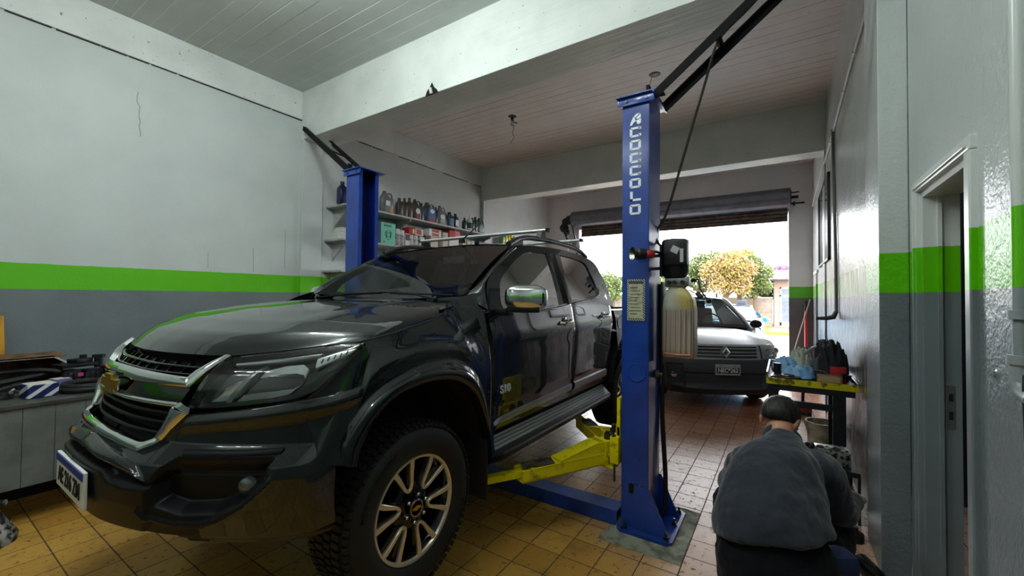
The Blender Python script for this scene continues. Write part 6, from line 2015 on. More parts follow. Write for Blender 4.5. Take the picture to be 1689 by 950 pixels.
# low parts rack under and before the table
rk = empty('parts_rack', (.27, 4.0, 0), 'low two tier rack of scrap parts under the steel table', 'rack')
for zz in (.12, .33):
    b = MB(); b.bx(.10, .44, 3.72, 4.15, zz, zz + .012); b.bx(.10, .44, 3.715, 3.725, zz - .01, zz + .025); b.build('tier', M_TBL, rk, smooth=False)
for x, y in ((.105, 3.725), (.435, 3.725), (.105, 4.145), (.435, 4.145)):
    b = MB(); b.bx(x - .008, x + .008, y - .008, y + .008, 0, .34); b.build('post', M_TBL, rk, smooth=False)
M_MACH = mat('bare_machined_metal', rgb(196, 196, 194), .3, .7, col2=rgb(60, 60, 60), scale=40, lo=.5, hi=.58)
def head(c, s, label, name='cylinder_head'):
    r = empty(name, c, label, 'engine part', 'scrap parts on the rack')
    b = MB(); b.box((c[0], c[1], c[2] + s[2] / 2), s, .1, .006); b.build('casting', M_MACH, r)
    for k in range(4):
        x = c[0] - s[0] * .36 + s[0] * .24 * k
        b = MB(); b.tube([(x + .02 * math.cos(a), c[1] + .022 * math.sin(a) - .02, c[2] + s[2] + .003) for a in [2 * PI * q / 14 for q in range(14)]], .006, 6, closed=True); b.build('port', M_MACH if k % 2 else M_PARTD, r)
head((.30, 3.92, .343), (.20, .16, .10), 'bright metal casting with round ports on the upper tier of the rack')
head((.25, 3.86, .133), (.24, .15, .07), 'bright metal casting on the lower tier of the rack')
head((.25, 4.04, .133), (.20, .12, .06), 'dull metal casting at the back of the lower tier')
b = MB(); b.box((.36, 3.93, .20), (.09, .07, .10), .1, .003); b.box((.36, 3.93, .142), (.10, .08, .016), .1)
tag(b.build('cardboard_piece', M_CARD, smooth=False), 'brown cardboard box between the castings on the lower tier', 'box')
hose([(.06, 3.95, .36), (.12, 3.86, .41), (.20, 3.80, .43), (.30, 3.84, .40), (.37, 3.92, .37)], .014, 'black cable looping over the upper tier of the rack', M_RUBBER, 'cable_loop', 'cable', 'scrap parts on the rack')
hose([(.11, 4.05, .36), (.16, 3.97, .43), (.18, 3.90, .44), (.14, 3.84, .40), (.11, 3.80, .37)], .018, 'thick black hose at the left end of the upper tier', M_RUBBER, 'cable_loop', 'cable', 'scrap parts on the rack')
b = MB(); b.box((.13, 3.93, .375), (.07, .16, .055), .4, .015); tag(b.build('tool_bag', M_DKC), 'black tool pouch beside the bright casting on the rack', 'pouch')
b = MB(); b.lathe((.38, 3.48, 0), [(.0, 0), (.05, 0), (.05, .05), (.02, .06), (.02, .09), (.0, .09)], n=20); tag(b.build('engine_mount', M_PARTD), 'black round mount on the floor near the wall before the rack', 'engine part')
# bucket
bk = empty('bucket', (.335, 5.32, 0), 'dirty white plastic bucket on the floor under the table', 'bucket')
b = MB(); b.lathe((.335, 5.32, 0), [(.0, .0), (.115, .0), (.120, .005), (.142, .285), (.150, .288), (.150, .30), (.138, .30), (.113, .012), (.0, .010)], n=40)
b.build('pail', mat('dirty_white_plastic', rgb(196, 190, 168), .5, col2=rgb(140, 128, 96), scale=12), bk)
for zz in (.20, .245):
    b = MB(); b.lathe((.335, 5.32, zz), [(.136 + zz * .03, 0), (.146, .002), (.146, .008), (.137 + zz * .03, .010)], n=40, cap=False); b.build('rim_band', mat('dirty_white_plastic', rgb(196, 190, 168)), bk)
b = MB(); b.tube([(.335 + .15 * math.cos(a), 5.32 - .155 * abs(math.sin(a)) * .6 - .10 * math.sin(a), .27 - .10 * math.sin(a)) for a in [PI * k / 20 for k in range(21)]], .003, 6); b.build('wire_handle', M_STEEL, bk)
# trolley jack
tj = empty('trolley_jack', (.18, 7.0, 0), 'low red trolley jack on the floor behind the steel table', 'trolley jack')
b = MB(); b.box((.16, 7.0, .085), (.24, .52, .10), .15, .02); b.build('jack_body', mat('dirty_red_enamel', rgb(120, 40, 38), .5, var=.5), tj)
for (x, y) in ((.03, 6.80), (.29, 6.80), (.06, 7.22), (.26, 7.22)):
    b = MB(); b.cyl((x - .02, y, .045), (x + .02, y, .045), .045); b.build('roller', M_BLACK, tj)
b = MB(); b.cyl((.21, 6.78, .10), (.22, 6.70, .40), .018); b.cyl((.21, 6.78, .02), (.21, 6.78, .10), .03); b.build('lever_socket', M_BLACK, tj)
b = MB(); b.lathe((0, 0, 0), [(.0, -.10), (.040, -.10), (.048, -.09), (.048, .06), (.040, .085), (.018, .095), (.0, .095)], n=32)
bmesh.ops.transform(b.bm, matrix=Matrix.Translation((.40, 3.02, .052)) @ Matrix.Rotation(.35, 4, 'Z') @ Matrix.Rotation(PI / 2, 4, 'X'), verts=b.bm.verts)
tag(b.build('steel_canister', mat('dark_polished_steel', rgb(60, 64, 66), .12, .95)), 'shiny dark cylinder lying on the floor at the crouching mechanic right side', 'canister')
# ================================================================== the crouching mechanic, seen from behind
M_SKIN = mat('skin', rgb(176, 124, 98), .5, var=.12, scale=14)
M_SKIN.node_tree.nodes['Principled BSDF'].inputs['Subsurface Weight'].default_value = .08
def wear(name, c, c2, bs=5.0, amt=.6):
    t = NT(name)
    p = t.objc()
    s = t.n('ShaderNodeMapping'); t.put(s.inputs[0], p); s.inputs['Scale'].default_value = (1.0, 1.0, .55); s.inputs['Rotation'].default_value = (.3, .5, .2)
    n = t.noise(s.outputs[0], 4.0, 4.0)
    t.set(col=t.mix(t.ramp(n, .35, .7), c, c2), rough=.92, spec=.15)
    t.b.inputs['Sheen Weight'].default_value = .25
    f = t.noise(s.outputs[0], 7.0, 3.0, .5)
    w = t.noise(p, 260.0, 2.0)
    t.bump(t.math('ADD', f, t.math('MULTIPLY', w, .03)), .75, .035)
    return t.m
M_JKT = wear('blue_grey_work_jacket', rgb(50, 54, 64), rgb(38, 42, 51))
M_PNT = wear('black_work_trousers', rgb(13, 15, 22), rgb(9, 10, 15))
M_PNT.node_tree.nodes['Principled BSDF'].inputs['Sheen Weight'].default_value = 0.05
M_HAIR = NT('black_hair')
_p = M_HAIR.objc(); _s = M_HAIR.n('ShaderNodeMapping'); M_HAIR.put(_s.inputs[0], _p); _s.inputs['Scale'].default_value = (1, 1, .25)
_n = M_HAIR.noise(_s.outputs[0], 60.0, 4.0, .7)
M_HAIR.set(col=M_HAIR.mix(M_HAIR.ramp(_n, .4, .7), rgb(14, 13, 13), rgb(52, 48, 46)), rough=.5, spec=.4)
M_HAIR.bump(_n, .9, .006)
M_HAIR = M_HAIR.m

def ell(b, C, ax, ay, rx, ry, n=24):
    ax = Vector(ax).normalized(); ay = Vector(ay).normalized()
    return [Vector(C) + ax * (rx * math.cos(2 * PI * k / n)) + ay * (ry * math.sin(2 * PI * k / n)) for k in range(n)]
def loft(b, secs, side=(1, 0, 0), n=24):
    """secs: (centre, half width, half depth); cross sections square to the run of centres"""
    P = [Vector(s[0]) for s in secs]
    rows = []
    sd = Vector(side)
    for i, s in enumerate(secs):
        t = (P[min(i + 1, len(P) - 1)] - P[max(0, i - 1)]).normalized()
        x = (sd - t * sd.dot(t)).normalized(); y = t.cross(x)
        rows.append(ell(b, P[i], x, y, s[1], s[2], n))
    V = b.grid(rows, closed_u=True); b.face(V[0][::-1]); b.face(V[-1])
def smooth_secs(secs, n):
    c = resample([Vector(s[0]) for s in secs], n, True)
    # radii by arc length of the control polygon
    L = [0.0]
    for a, d in zip(secs, secs[1:]):
        L.append(L[-1] + (Vector(d[0]) - Vector(a[0])).length)
    out = []
    for i, p in enumerate(c):
        s = L[-1] * i / (n - 1)
        out.append((p, interp(s, list(zip(L, [q[1] for q in secs]))), interp(s, list(zip(L, [q[2] for q in secs])))))
    return out
def remesh(o, vox, it=4, disp=0.0, size=.1):
    m = o.modifiers.new('merge', 'REMESH'); m.mode = 'VOXEL'; m.voxel_size = vox; m.use_smooth_shade = True
    s = o.modifiers.new('soften', 'SMOOTH'); s.factor = .6; s.iterations = it
    if disp:
        t = bpy.data.textures.new('fold_pattern', 'CLOUDS'); t.noise_scale = size; t.noise_depth = 2
        d = o.modifiers.new('folds', 'DISPLACE'); d.texture = t; d.strength = disp; d.mid_level = .5; d.texture_coords = 'GLOBAL'
# right = the mechanic's right-hand side in the picture (+X)
PEL = (-.035, 2.03, .42)
HEADC = Vector((-.012, 2.425, .965))
body = MB()
b = body
sd = (.90, .42, 0)
loft(b, smooth_secs([((-.035, 2.00, .38), .15, .12), ((-.04, 2.02, .50), .165, .13), ((-.04, 2.08, .64), .13, .10), ((-.02, 2.16, .75), .14, .10), ((0.0, 2.24, .815), .12, .08), ((-.005, 2.31, .885), .075, .07)], 18), sd)
loft(b, [((-.005, 2.29, .865), .062, .062), ((-.01, 2.34, .905), .054, .056), ((-.012, 2.385, .94), .055, .06)], sd)
# head: cranium, jaw, face turned down and away
Rh = Matrix.Rotation(R(-25), 4, 'Z') @ Matrix.Rotation(R(-52), 4, 'X')
def hp(x, y, z): return HEADC + (Rh @ Vector((x, y, z)))
b.ball(hp(0, 0, .02), .078, 32, (.93, 1.18, 1.05), Rh)
b.ball(hp(0, .035, -.045), .058, 24, (.92, 1.15, 1.15), Rh)
b.ball(hp(0, .072, -.088), .026, 16, (1.2, .9, .8), Rh)           # chin
b.cyl(hp(0, .092, .012), hp(0, .118, -.022), .008, .014, 10)      # nose
b.ball(hp(0, .112, -.026), .014, 12)
b.ball(hp(0, .092, -.056), .018, 12, (1.4, .5, .5), Rh)           # lips
for s in (-1, 1):
    b.ball(hp(s * .030, .083, .008), .014, 12)                    # eye sockets
    b.cyl(hp(s * .014, .094, .030), hp(s * .046, .084, .028), .007, .006, 8)
    # ears
    b.ball(hp(s * .078, -.004, -.012), .030, 18, (.28, .62, 1.05), Rh @ Matrix.Rotation(s * .35, 4, 'Z'))
    b.ball(hp(s * .075, .0, -.040), .012, 10, (.5, .7, 1.0), Rh)
# arms with hands
def arm(sh, el, wr, s):
    loft(b, smooth_secs([(sh, .040, .040), (Vector(sh).lerp(Vector(el), .5), .042, .042), (el, .040, .040), (Vector(el).lerp(Vector(wr), .3), .040, .038), (wr, .027, .022)], 14), (0, 0, 1))
SHR, ELR, WRR = (.145, 2.305, .80), (.205, 2.42, .585), (.300, 2.69, .545)
SHL, ELL, WRL = (-.150, 2.20, .80), (-.215, 2.42, .60), (-.05, 2.66, .52)
arm(SHR, ELR, WRR, 1); arm(SHL, ELL, WRL, -1)
def hand(b, wr, d, up, s, curl=.5):
    """wr wrist, d pointing direction, up back of the hand; s = +1 thumb on the +side"""
    wr = Vector(wr); d = Vector(d).normalized(); up = Vector(up); up = (up - d * up.dot(d)).normalized(); x = d.cross(up) * s
    P = lambda a, c, e: wr + d * a + x * c + up * e
    loft(b, [(P(-.01, 0, 0), .026, .020), (P(.02, 0, 0), .034, .018), (P(.055, 0, .002), .041, .016), (P(.088, 0, 0), .040, .012)], x)
    for k, (c, L, r0) in enumerate(((-.031, .062, .0078), (-.011, .076, .0086), (.011, .080, .0088), (.031, .072, .0086))):
        p = P(.082, c, 0); a = curl * .5; pts = [P(.060, c, 0), p]
        for f in (.45, .32, .23):
            p = p + (d * math.cos(a) - up * math.sin(a)) * (L * f); pts.append(p.copy()); a += curl
        b.tube(pts, [r0 * 1.05, r0 * 1.1, r0, r0 * .92, r0 * .75], 8)
        b.ball(pts[-1], r0 * .78, 8)
    t0 = P(.018, .026, -.004); t1 = P(.045, .052, -.014); t2 = P(.073, .060, -.024); t3 = P(.095, .056, -.032)
    b.tube([t0, t1, t2, t3], [.014, .0115, .0098, .008], 8); b.ball(t3, .0082, 8)
hand(b, WRR, (.10, .62, .02), (.35, -.1, .9), -1, .55)
hand(b, WRL, (.35, .6, -.15), (-.2, 0, .9), 1, .6)
# legs
HPL, KNL, ANL = (-.125, 2.05, .42), (-.235, 2.44, .50), (-.245, 2.62, .12)
HPR, KNR, ANR = (.075, 2.10, .42), (.20, 2.50, .46), (.16, 2.36, .12)
loft(b, smooth_secs([(HPL, .085, .085), (Vector(HPL).lerp(Vector(KNL), .5), .075, .075), (KNL, .055, .055), (Vector(KNL).lerp(Vector(ANL), .35), .052, .052), (ANL, .034, .036)], 18))
loft(b, smooth_secs([(HPR, .085, .085), (Vector(HPR).lerp(Vector(KNR), .5), .075, .075), (KNR, .055, .055), (Vector(KNR).lerp(Vector(ANR), .35), .052, .052), (ANR, .034, .036)], 18))
for A, T in ((ANL, (-.27, 2.79, .035)), (ANR, (.20, 2.54, .035))):
    b.tube([Vector(A) + Vector((0, -.05, -.075)), Vector(A) + Vector((0, .02, -.06)), Vector(T)], [.03, .038, .026], 10)
person = b.build('person', M_SKIN)
remesh(person, .0055, 2)
tag(person, 'person with short black hair crouching with back turned, in blue-grey jacket and black trousers', 'person')
# jacket
b = MB()
loft(b, smooth_secs([((-.040, 1.995, .605), .214, .174), ((-.045, 2.005, .64), .214, .173), ((-.045, 2.05, .70), .196, .155), ((-.025, 2.13, .77), .185, .140), ((-.005, 2.20, .830), .155, .120), ((0.0, 2.26, .870), .110, .092), ((-.005, 2.305, .897), .078, .070)], 26), sd, 36)
for SH, EL, WR in ((SHR, ELR, WRR), (SHL, ELL, WRL)):
    SH, EL, WR = Vector(SH), Vector(EL), Vector(WR)
    inn = SH.lerp(Vector((0, 2.24, .82)), .35)
    loft(b, smooth_secs([(inn, .080, .080), (SH, .070, .072), (SH.lerp(EL, .5) + Vector((0, -.01, 0)), .068, .070), (EL + Vector((0, -.015, 0)), .064, .066), (EL.lerp(WR, .45), .054, .054), (EL.lerp(WR, .86), .046, .044), (EL.lerp(WR, .97), .038, .036)], 22), (0, 0, 1))
jacket = b.build('jacket', M_JKT, person)
remesh(jacket, .008, 4, .030, .13)
# collar, shoulder seams and hem
b = MB()
b.tube([Vector((-.005, 2.312, .903)) + Vector((.070 * math.cos(a) * .92 - .03 * math.sin(a) * .4, .070 * math.cos(a) * .40 + .045 * math.sin(a), .052 * math.sin(a) * .85)) for a in [2 * PI * k / 36 for k in range(36)]], .013, 8, closed=True)
b.build('collar', mat('dark_collar_cloth', rgb(44, 48, 58), .9), jacket)
# trousers
b = MB()
loft(b, smooth_secs([((-.03, 2.00, .31), .15, .13), ((-.035, 1.99, .40), .205, .175), ((-.035, 1.985, .52), .218, .180), ((-.04, 2.01, .60), .192, .155), ((-.035, 2.03, .65), .16, .13)], 14), sd, 32)
for H_, K_, A_ in ((HPL, KNL, ANL), (HPR, KNR, ANR)):
    H_, K_, A_ = Vector(H_), Vector(K_), Vector(A_)
    loft(b, smooth_secs([(H_, .110, .110), (H_.lerp(K_, .5), .100, .098), (K_, .080, .080), (K_.lerp(A_, .3), .072, .076), (K_.lerp(A_, .7), .062, .068), (A_ + Vector((0, 0, .0)), .058, .060)], 20))
tr = b.build('trousers', M_PNT, person)
remesh(tr, .009, 4, .030, .10)
b = MB(); b.box((.155, 2.055, .52), (.16, .10, .11), .6, .03); b.build('pocket', mat('blue_pocket_cloth', rgb(30, 42, 84), .9), tr)
for A, T, nm in ((ANL, (-.275, 2.81, .035), 'shoe'), (ANR, (.205, 2.56, .035), 'shoe')):
    A = Vector(A); T = Vector(T)
    b = MB()
    d = (T - A); d.z = 0; d.normalize()
    heel = Vector((A.x, A.y, 0)) - d * .055
    secs = [(heel + Vector((0, 0, .05)), .034, .044), (heel + d * .03 + Vector((0, 0, .058)), .040, .056), (heel + d * .09 + Vector((0, 0, .055)), .043, .053), (heel + d * .17 + Vector((0, 0, .040)), .048, .038), (heel + d * .235 + Vector((0, 0, .034)), .045, .032), (heel + d * .27 + Vector((0, 0, .028)), .026, .022)]
    loft(b, smooth_secs(secs, 16), (d.y, -d.x, 0)); 
    so = b.build(nm, mat('black_work_shoe', rgb(18, 18, 20), .5), person)
    b = MB(); pp = [heel + d * a + Vector((d.y, -d.x, 0)) * w for a, w in ((-.03, .02), (.0, .038), (.10, .044), (.19, .050), (.26, .036), (.285, .0), (.26, -.036), (.19, -.050), (.10, -.044), (.0, -.038), (-.03, -.02))]
    b.prism([(q.x, q.y, .001) for q in pp], (0, 0, .018)); b.build('sole', mat('grey_shoe_sole', rgb(96, 92, 84), .7), so)
# hair: cap over the back and crown with a ragged nape line
b = MB()
rows = []
for i in range(19):
    th = PI * i / 18 * .70
    row = []
    for k in range(64):
        ph = 2 * PI * k / 64
        # polar axis points to the crown (up and slightly back)
        x = math.sin(th) * math.cos(ph); y = math.sin(th) * math.sin(ph); z = math.cos(th)
        lim = 1.0
        front = y
        r = 1.0 + .05 * mnoise.noise(Vector((x * 7, y * 7, z * 7))) + .02 * mnoise.noise(Vector((x * 22, y * 22, z * 22)))
        down = th / (PI * .70)
        if front > .35:                                             # forehead hairline
            r *= 1.0 - .10 * max(0, down - .75) * 4
        if down > .86:
            r *= 1 - .35 * (down - .86) / .14
        q = Vector((x * .0785 * r, y * .0985 * r - .006, z * .092 * r + .022))
        row.append(HEADC + (Rh @ (Matrix.Rotation(R(36), 4, 'X') @ q)))
    rows.append(row)
V = b.grid(rows, closed_u=True)
b.build('hair', M_HAIR, person, weld=.0003, angle=None)
# ================================================================== silver SUV standing askew in the entrance bay
class Nose:
    """front surface of a car in its own frame: x across, y back, z up"""
    def __init__(self, pln, zpr):
        P = [Vector((a, c, 0)) for a, c in pln]
        out = resample(P, 160, True)
        S = [0.0]
        for a, c in zip(out, out[1:]): S.append(S[-1] + (c - a).length)
        self.U = [(s, v.x) for s, v in zip(S, out)]; self.O = [(s, v.y) for s, v in zip(S, out)]; self.L = S[-1]; self.Z = zpr
    def __call__(self, s, z, d=0.0):
        a = min(abs(s), self.L); sg = 1 if s >= 0 else -1
        e = .02
        tx = interp(a + e, self.U) - interp(max(0, a - e), self.U); ty = interp(a + e, self.O) - interp(max(0, a - e), self.O)
        l = math.hypot(tx, ty) or 1
        nx, ny = ty / l, -tx / l
        return Vector((sg * (interp(a, self.U) + nx * d), interp(z, self.Z) + interp(a, self.O) + ny * d, z))
def place(o_root, x, y, a):
    o_root.location = (x, y, 0); o_root.rotation_euler = (0, 0, a)
M_SILV = car_paint('silver_grey_paint', rgb(176, 180, 184), rough=.30, metal=.45)
M_AQUA = car_paint('light_blue_paint', rgb(50, 140, 186), rough=.25, metal=.2)
M_GPL = mat('grey_bumper_plastic', rgb(48, 52, 56), .5, bump=.06, bscale=300, dist=.001)
CAR_GLASS = glass('pale_car_glass', (.74, .84, .84, 1))
def suv(name, label, cat, paint, lower, W=.90, hood=1.03, base=1.10, roofz=1.60, front=True, grille_top=.885, mirrorm=None, badge_kind=1):
    root = empty(name, (0, 0, 0), label, cat)
    s_ = W / .90
    N = Nose([(0, 0), (.25 * s_, .012), (.5 * s_, .06), (.68 * s_, .14), (.80 * s_, .26), (.87 * s_, .42), (.90 * s_, .62)], [(.18, .10), (.30, .02), (.45, .0), (.58, .0), (.66, .03), (.75, .06), (.86, .10), (.92, .16), (.98, .26)])
    def part(b, nm, m, par=None, **k):
        o = b.build(nm, m, None, **k)
        # geometry is authored in the car's own frame: bring it back to its origin
        off = Vector(o.location); o.data.transform(Matrix.Translation(off)); o.location = (0, 0, 0); o.parent = par or root
        return o
    SL_ = N.L
    def rib(b, A, B, d=0, thick=.02, bulge=0, ns=30, nt=4, mirror=False):
        for rows in ribbon(A, B, d=d, thick=thick, bulge=bulge, ns=ns, nt=nt, mirror=mirror, mapf=N):
            V = b.grid(rows); b.face([r[0] for r in V]); b.face([r[-1] for r in V][::-1])
    # bumper
    b = MB(); rows = []
    for j in range(25):
        z = .20 + (.70 - .20) * j / 24
        row = []
        for i in range(81):
            s = -SL_ + 2 * SL_ * i / 80
            d = .015 * math.exp(-((z - .66) / .04) ** 2) + .02 * sstep(.36, .30, z) * (abs(s) < .75)
            if z < .50 and z > .30 and abs(s) < .55: d -= .03
            if .36 < z < .60 and .58 < abs(s) < .80: d -= .035
            zb = .20 + .10 * sstep(.70, .95, abs(s)) - .02 * (math.cos(s * 9) > .3) * (abs(s) < .6)
            row.append(N(s, max(z, zb), d))
        rows.append(row)
    b.grid(rows); part(b, 'front_bumper', lower)
    b = MB(); rows = []
    for j in range(9):
        z = .69 + (grille_top + .01 - .69) * j / 8
        rows.append([N(-SL_ + 2 * SL_ * i / 80, z, -.004) for i in range(81)])
    b.grid(rows); part(b, 'front_panel', paint)
    if front:
        g1 = grille_top - .012
        b = MB(); rib(b, [(-.47, g1), (.47, g1)], [(-.45, .715), (.45, .715)], d=.004, thick=.01); part(b, 'grille_backing', M_GLOSSB)
        b = MB()
        for k in range(3):
            z = .745 + k * .045
            rib(b, [(-.45, z + .014), (.45, z + .014)], [(-.45, z), (.45, z)], d=.022, thick=.03, bulge=.004, ns=40)
        rib(b, [(-.49, g1 + .005), (-.47, .705)], [(-.46, g1 + .005), (-.44, .705)], d=.016, thick=.03, ns=8); rib(b, [(.44, .705), (.46, g1 + .005)], [(.47, .705), (.49, g1 + .005)], d=.016, thick=.03, ns=8)
        rib(b, [(-.49, .712), (.49, .712)], [(-.50, .695), (.50, .695)], d=.016, thick=.03, ns=40)
        part(b, 'grille_bars', mat('matt_silver_bars', rgb(150, 154, 158), .35, .6))
        # diamond badge
        b = MB()
        c = N(0, .79, .045)
        def dia(k, y):
            return [(c.x + sx * k * .058, c.y + y, c.z + sz * k * .082) for sx, sz in ((0, 1), (1, .06), (1, -.06), (0, -1), (-1, -.06), (-1, .06))]
        A = [b.bm.verts.new(p) for p in dia(1.0, 0)]; B = [b.bm.verts.new(p) for p in dia(.42, 0)]
        C2 = [b.bm.verts.new(p) for p in dia(.72, -.014)]; D2 = [b.bm.verts.new(p) for p in dia(1.0, .03)]
        for i in range(6):
            j = (i + 1) % 6
            b.face((A[i], A[j], C2[j], C2[i])); b.face((C2[i], C2[j], B[j], B[i])); b.face((A[j], A[i], D2[i], D2[j]))
        part(b, 'diamond_badge', M_CHROME, smooth=False)
        b = MB(); b.lathe((0, 0, 0), [(.075, -.02), (.078, 0), (.0, .0)], n=6); bmesh.ops.transform(b.bm, matrix=Matrix.Translation((c.x, c.y + .02, c.z)) @ Matrix.Diagonal((.95, 1, 1.25, 1)) @ Matrix.Rotation(PI / 2, 4, 'X') @ Matrix.Rotation(PI / 2, 4, 'Z'), verts=b.bm.verts); part(b, 'badge_backing', mat('badge_grey_surround', rgb(120, 124, 128), .3, .5))
        # plate
        py = N(0, .56, .03).y
        b = MB(); b.box((0, py, .565), (.335, .01, .150), None, .004); part(b, 'number_plate', mat('plate_silver_frame', rgb(170, 172, 172), .35, .4), smooth=False)
        b = MB(); b.bx(-.150, .150, py - .0075, py - .004, .515, .595); part(b, 'plate_field', mat('plate_black', rgb(16, 16, 18), .5), smooth=False)
        me = text_mesh('NEC*262', .080, .001, .002); me.transform(Matrix(((.86, 0, 0, 0), (0, 0, -1, py - .0085), (0, 1, 0, .555), (0, 0, 0, 1)))); b = MB(); b.mesh(me)
        o = b.build('plate_number', mat('plate_lettering', rgb(215, 216, 214), .5), None, smooth=False, recalc=False); off = Vector(o.location); o.data.transform(Matrix.Translation(off)); o.location = (0, 0, 0); o.parent = root
        for sx in (-.09, .09):
            b = MB(); b.cyl((sx, py - .008, .622), (sx, py - .004, .622), .008, n=8); part(b, 'plate_screw', M_BOLT)
    for sg in (1, -1):
        A = [(.52 * s_, grille_top + .004), (.70 * s_, grille_top + .008), (.86 * s_, grille_top - .002), (.98 * s_, .85)]
        B = [(.52 * s_, .715), (.66 * s_, .692), (.84 * s_, .705), (1.0 * s_, .78)]
        b = MB(); rib(b, [(sg * s, z) for s, z in A], [(sg * s, z) for s, z in B], d=.002, thick=.01, ns=24); h = part(b, 'headlight_housing', mat('lamp_grey_inside', rgb(186, 190, 190), .5, 0))
        b = MB(); cc = N(sg * .66 * s_, .79, .018); b.lathe(cc, [(.062, -.0), (.055, .006), (.02, -.01), (.0, -.012)], n=28, rot=Matrix.Rotation(PI / 2, 4, 'X')); part(b, 'reflector', M_CHROME, h)
        b = MB(); cc = N(sg * .84 * s_, .80, .014); b.lathe(cc, [(.048, -.0), (.042, .006), (.016, -.01), (.0, -.012)], n=24, rot=Matrix.Rotation(PI / 2, 4, 'X')); part(b, 'reflector', M_CHROME, h)
        b = MB(); rib(b, [(sg * s, z) for s, z in A], [(sg * s, z) for s, z in B], d=.016, thick=.02, bulge=.012, ns=24, nt=8); part(b, 'headlight_lens', M_LENS)
        b = MB(); rib(b, [(sg * .505 * s_, grille_top), (sg * .512 * s_, .71)], [(sg * .52 * s_, grille_top), (sg * .527 * s_, .71)], d=.010, thick=.01, ns=6); part(b, 'lamp_gap', M_GLOSSB)
        b = MB(); b.lathe(N(sg * .70 * s_, .46, -.02), [(.045, 0), (.04, .008), (.0, .012)], n=20, rot=Matrix.Rotation(PI / 2, 4, 'X')); part(b, 'fog_lamp', M_CHROME)
    # hood
    rows = []
    for i in range(41):
        p = -1 + i / 20; a = abs(p); col = []
        f = N(p * SL_ * .80, grille_top + .012, 0); r_ = Vector((.74 * s_ * p, 1.02 - .14 * a ** 2, base - .015 - .03 * a ** 2))
        for j in range(25):
            t = j / 24
            z = f.z + (r_.z - f.z) * (1 - (1 - t) ** 1.9) + .018 * math.exp(-((a - .62) / .09) ** 2) * math.sin(PI * min(1, t * 1.1)) - .03 * a ** 6
            col.append(Vector((f.x + (r_.x - f.x) * t, f.y + (r_.y - f.y) * t, z)))
        rows.append(col)
    b = MB(); b.grid(rows); b.grid([[r[0] for r in rows], [r[0] + Vector((0, .03, -.012)) for r in rows]]); part(b, 'bonnet', paint, angle=60)
    # sides
    for sg in (1, -1):
        rows = []
        for i in range(91):
            y = .45 + 3.75 * i / 90
            arch = .22
            for yc in (.83, 3.50):
                d = abs(y - yc)
                if d < .40: arch = max(arch, .33 + .40 * math.sqrt(1 - (d / .40) ** 2))
            top = interp(y, [(.45, .90), (.6, .955), (1.0, 1.05), (1.3, 1.085), (4.2, 1.13)])
            col = []
            for j in range(17):
                t = j / 16
                z = arch + (top - arch) * t
                u = W * (1.0 - .02 * (y > 3.8)) + .012 * math.exp(-(t / .15) ** 2) - .05 * max(0, t - .8) / .2 - (.028 * (y < .6) * (0.6 - y) / .15)
                if y < 1.0: u -= .11 * sstep(.80, 1.0, t)
                col.append((sg * u, y, z))
            rows.append(col)
        b = MB(); b.grid(rows); part(b, 'body_side', paint)
        b = MB(); b.bx(sg * .55, sg * (W - .06), .45, 1.22, .34, .80); b.bx(sg * .55, sg * (W - .06), 3.1, 3.9, .34, .80); part(b, 'wheel_liner', M_LIN, smooth=False)
    b = MB(); b.bx(-W + .05, W - .05, .30, 4.15, .22, .34); b.bx(-W + .06, W - .06, 1.25, 3.1, .3, 1.06); part(b, 'underbody', M_LIN, smooth=False)
    # greenhouse
    zt_, zb_ = roofz - .03, base + .0
    def wb(p): return Vector((.73 * s_ * p, 1.05 - .15 * p * p, zb_ - .02 * p * p))
    def wt(p): return Vector((.60 * s_ * p, 1.80 - .10 * p * p, zt_ - .03 * p * p))
    rows = [[wb(p).lerp(wt(p), t) + Vector((0, -.02 * math.sin(PI * t), .02 * math.sin(PI * t))) for p in [-1 + k / 12 for k in range(25)]] for t in [j / 10 for j in range(11)]]
    b = MB(); b.grid(rows); part(b, 'windscreen', CAR_GLASS)
    b = MB()
    b.grid([[v + Vector((0, .006, -.006)) for v in rows[0]], [v + Vector((0, .006, -.006)) for v in rows[1]]])
    for e in ((0, 1), (24, 23)):
        b.grid([[r[e[0]] + Vector((0, .006, -.004)) for r in rows], [r[e[0]].lerp(r[e[1]], .7) + Vector((0, .006, -.004)) for r in rows]])
    part(b, 'windscreen_border', M_GLOSSB)
    for sg in (1, -1):
        b = MB(); p0, p1 = wb(sg), wt(sg)
        b.tube(resample([p0 + Vector((sg * .03, .05, -.03)), p0.lerp(p1, .5) + Vector((sg * .025, .02, .012)), p1 + Vector((sg * .02, .02, .0)), p1 + Vector((sg * .03, .9, .0)), p1 + Vector((sg * .02, 1.9, -.03)), p1 + Vector((sg * .06, 2.35, -.30)), p1 + Vector((sg * .10, 2.4, -.45))], 40, True), .035, 8); part(b, 'roof_side_rail', paint)
        for (y0, y1, y2, y3) in ((1.25, 2.28, 1.85, 2.30), (2.36, 3.20, 2.36, 3.15), (3.26, 3.9, 3.22, 3.65)):
            b = MB(); b.grid([[(sg * (W - .07), y0, base - .02), (sg * (W - .07), y1, base + .0)], [(sg * (.64 * s_), y2, zt_ - .04), (sg * (.64 * s_), y3, zt_ - .04)]]); part(b, 'side_window', CAR_GLASS, smooth=False)
        b = MB(); b.beam((sg * (W - .07), 2.32, base), (sg * .64 * s_, 2.33, zt_), .05, .02); b.beam((sg * (W - .07), 3.23, base), (sg * .64 * s_, 3.19, zt_), .06, .02); part(b, 'door_pillar', M_GLOSSB, smooth=False)
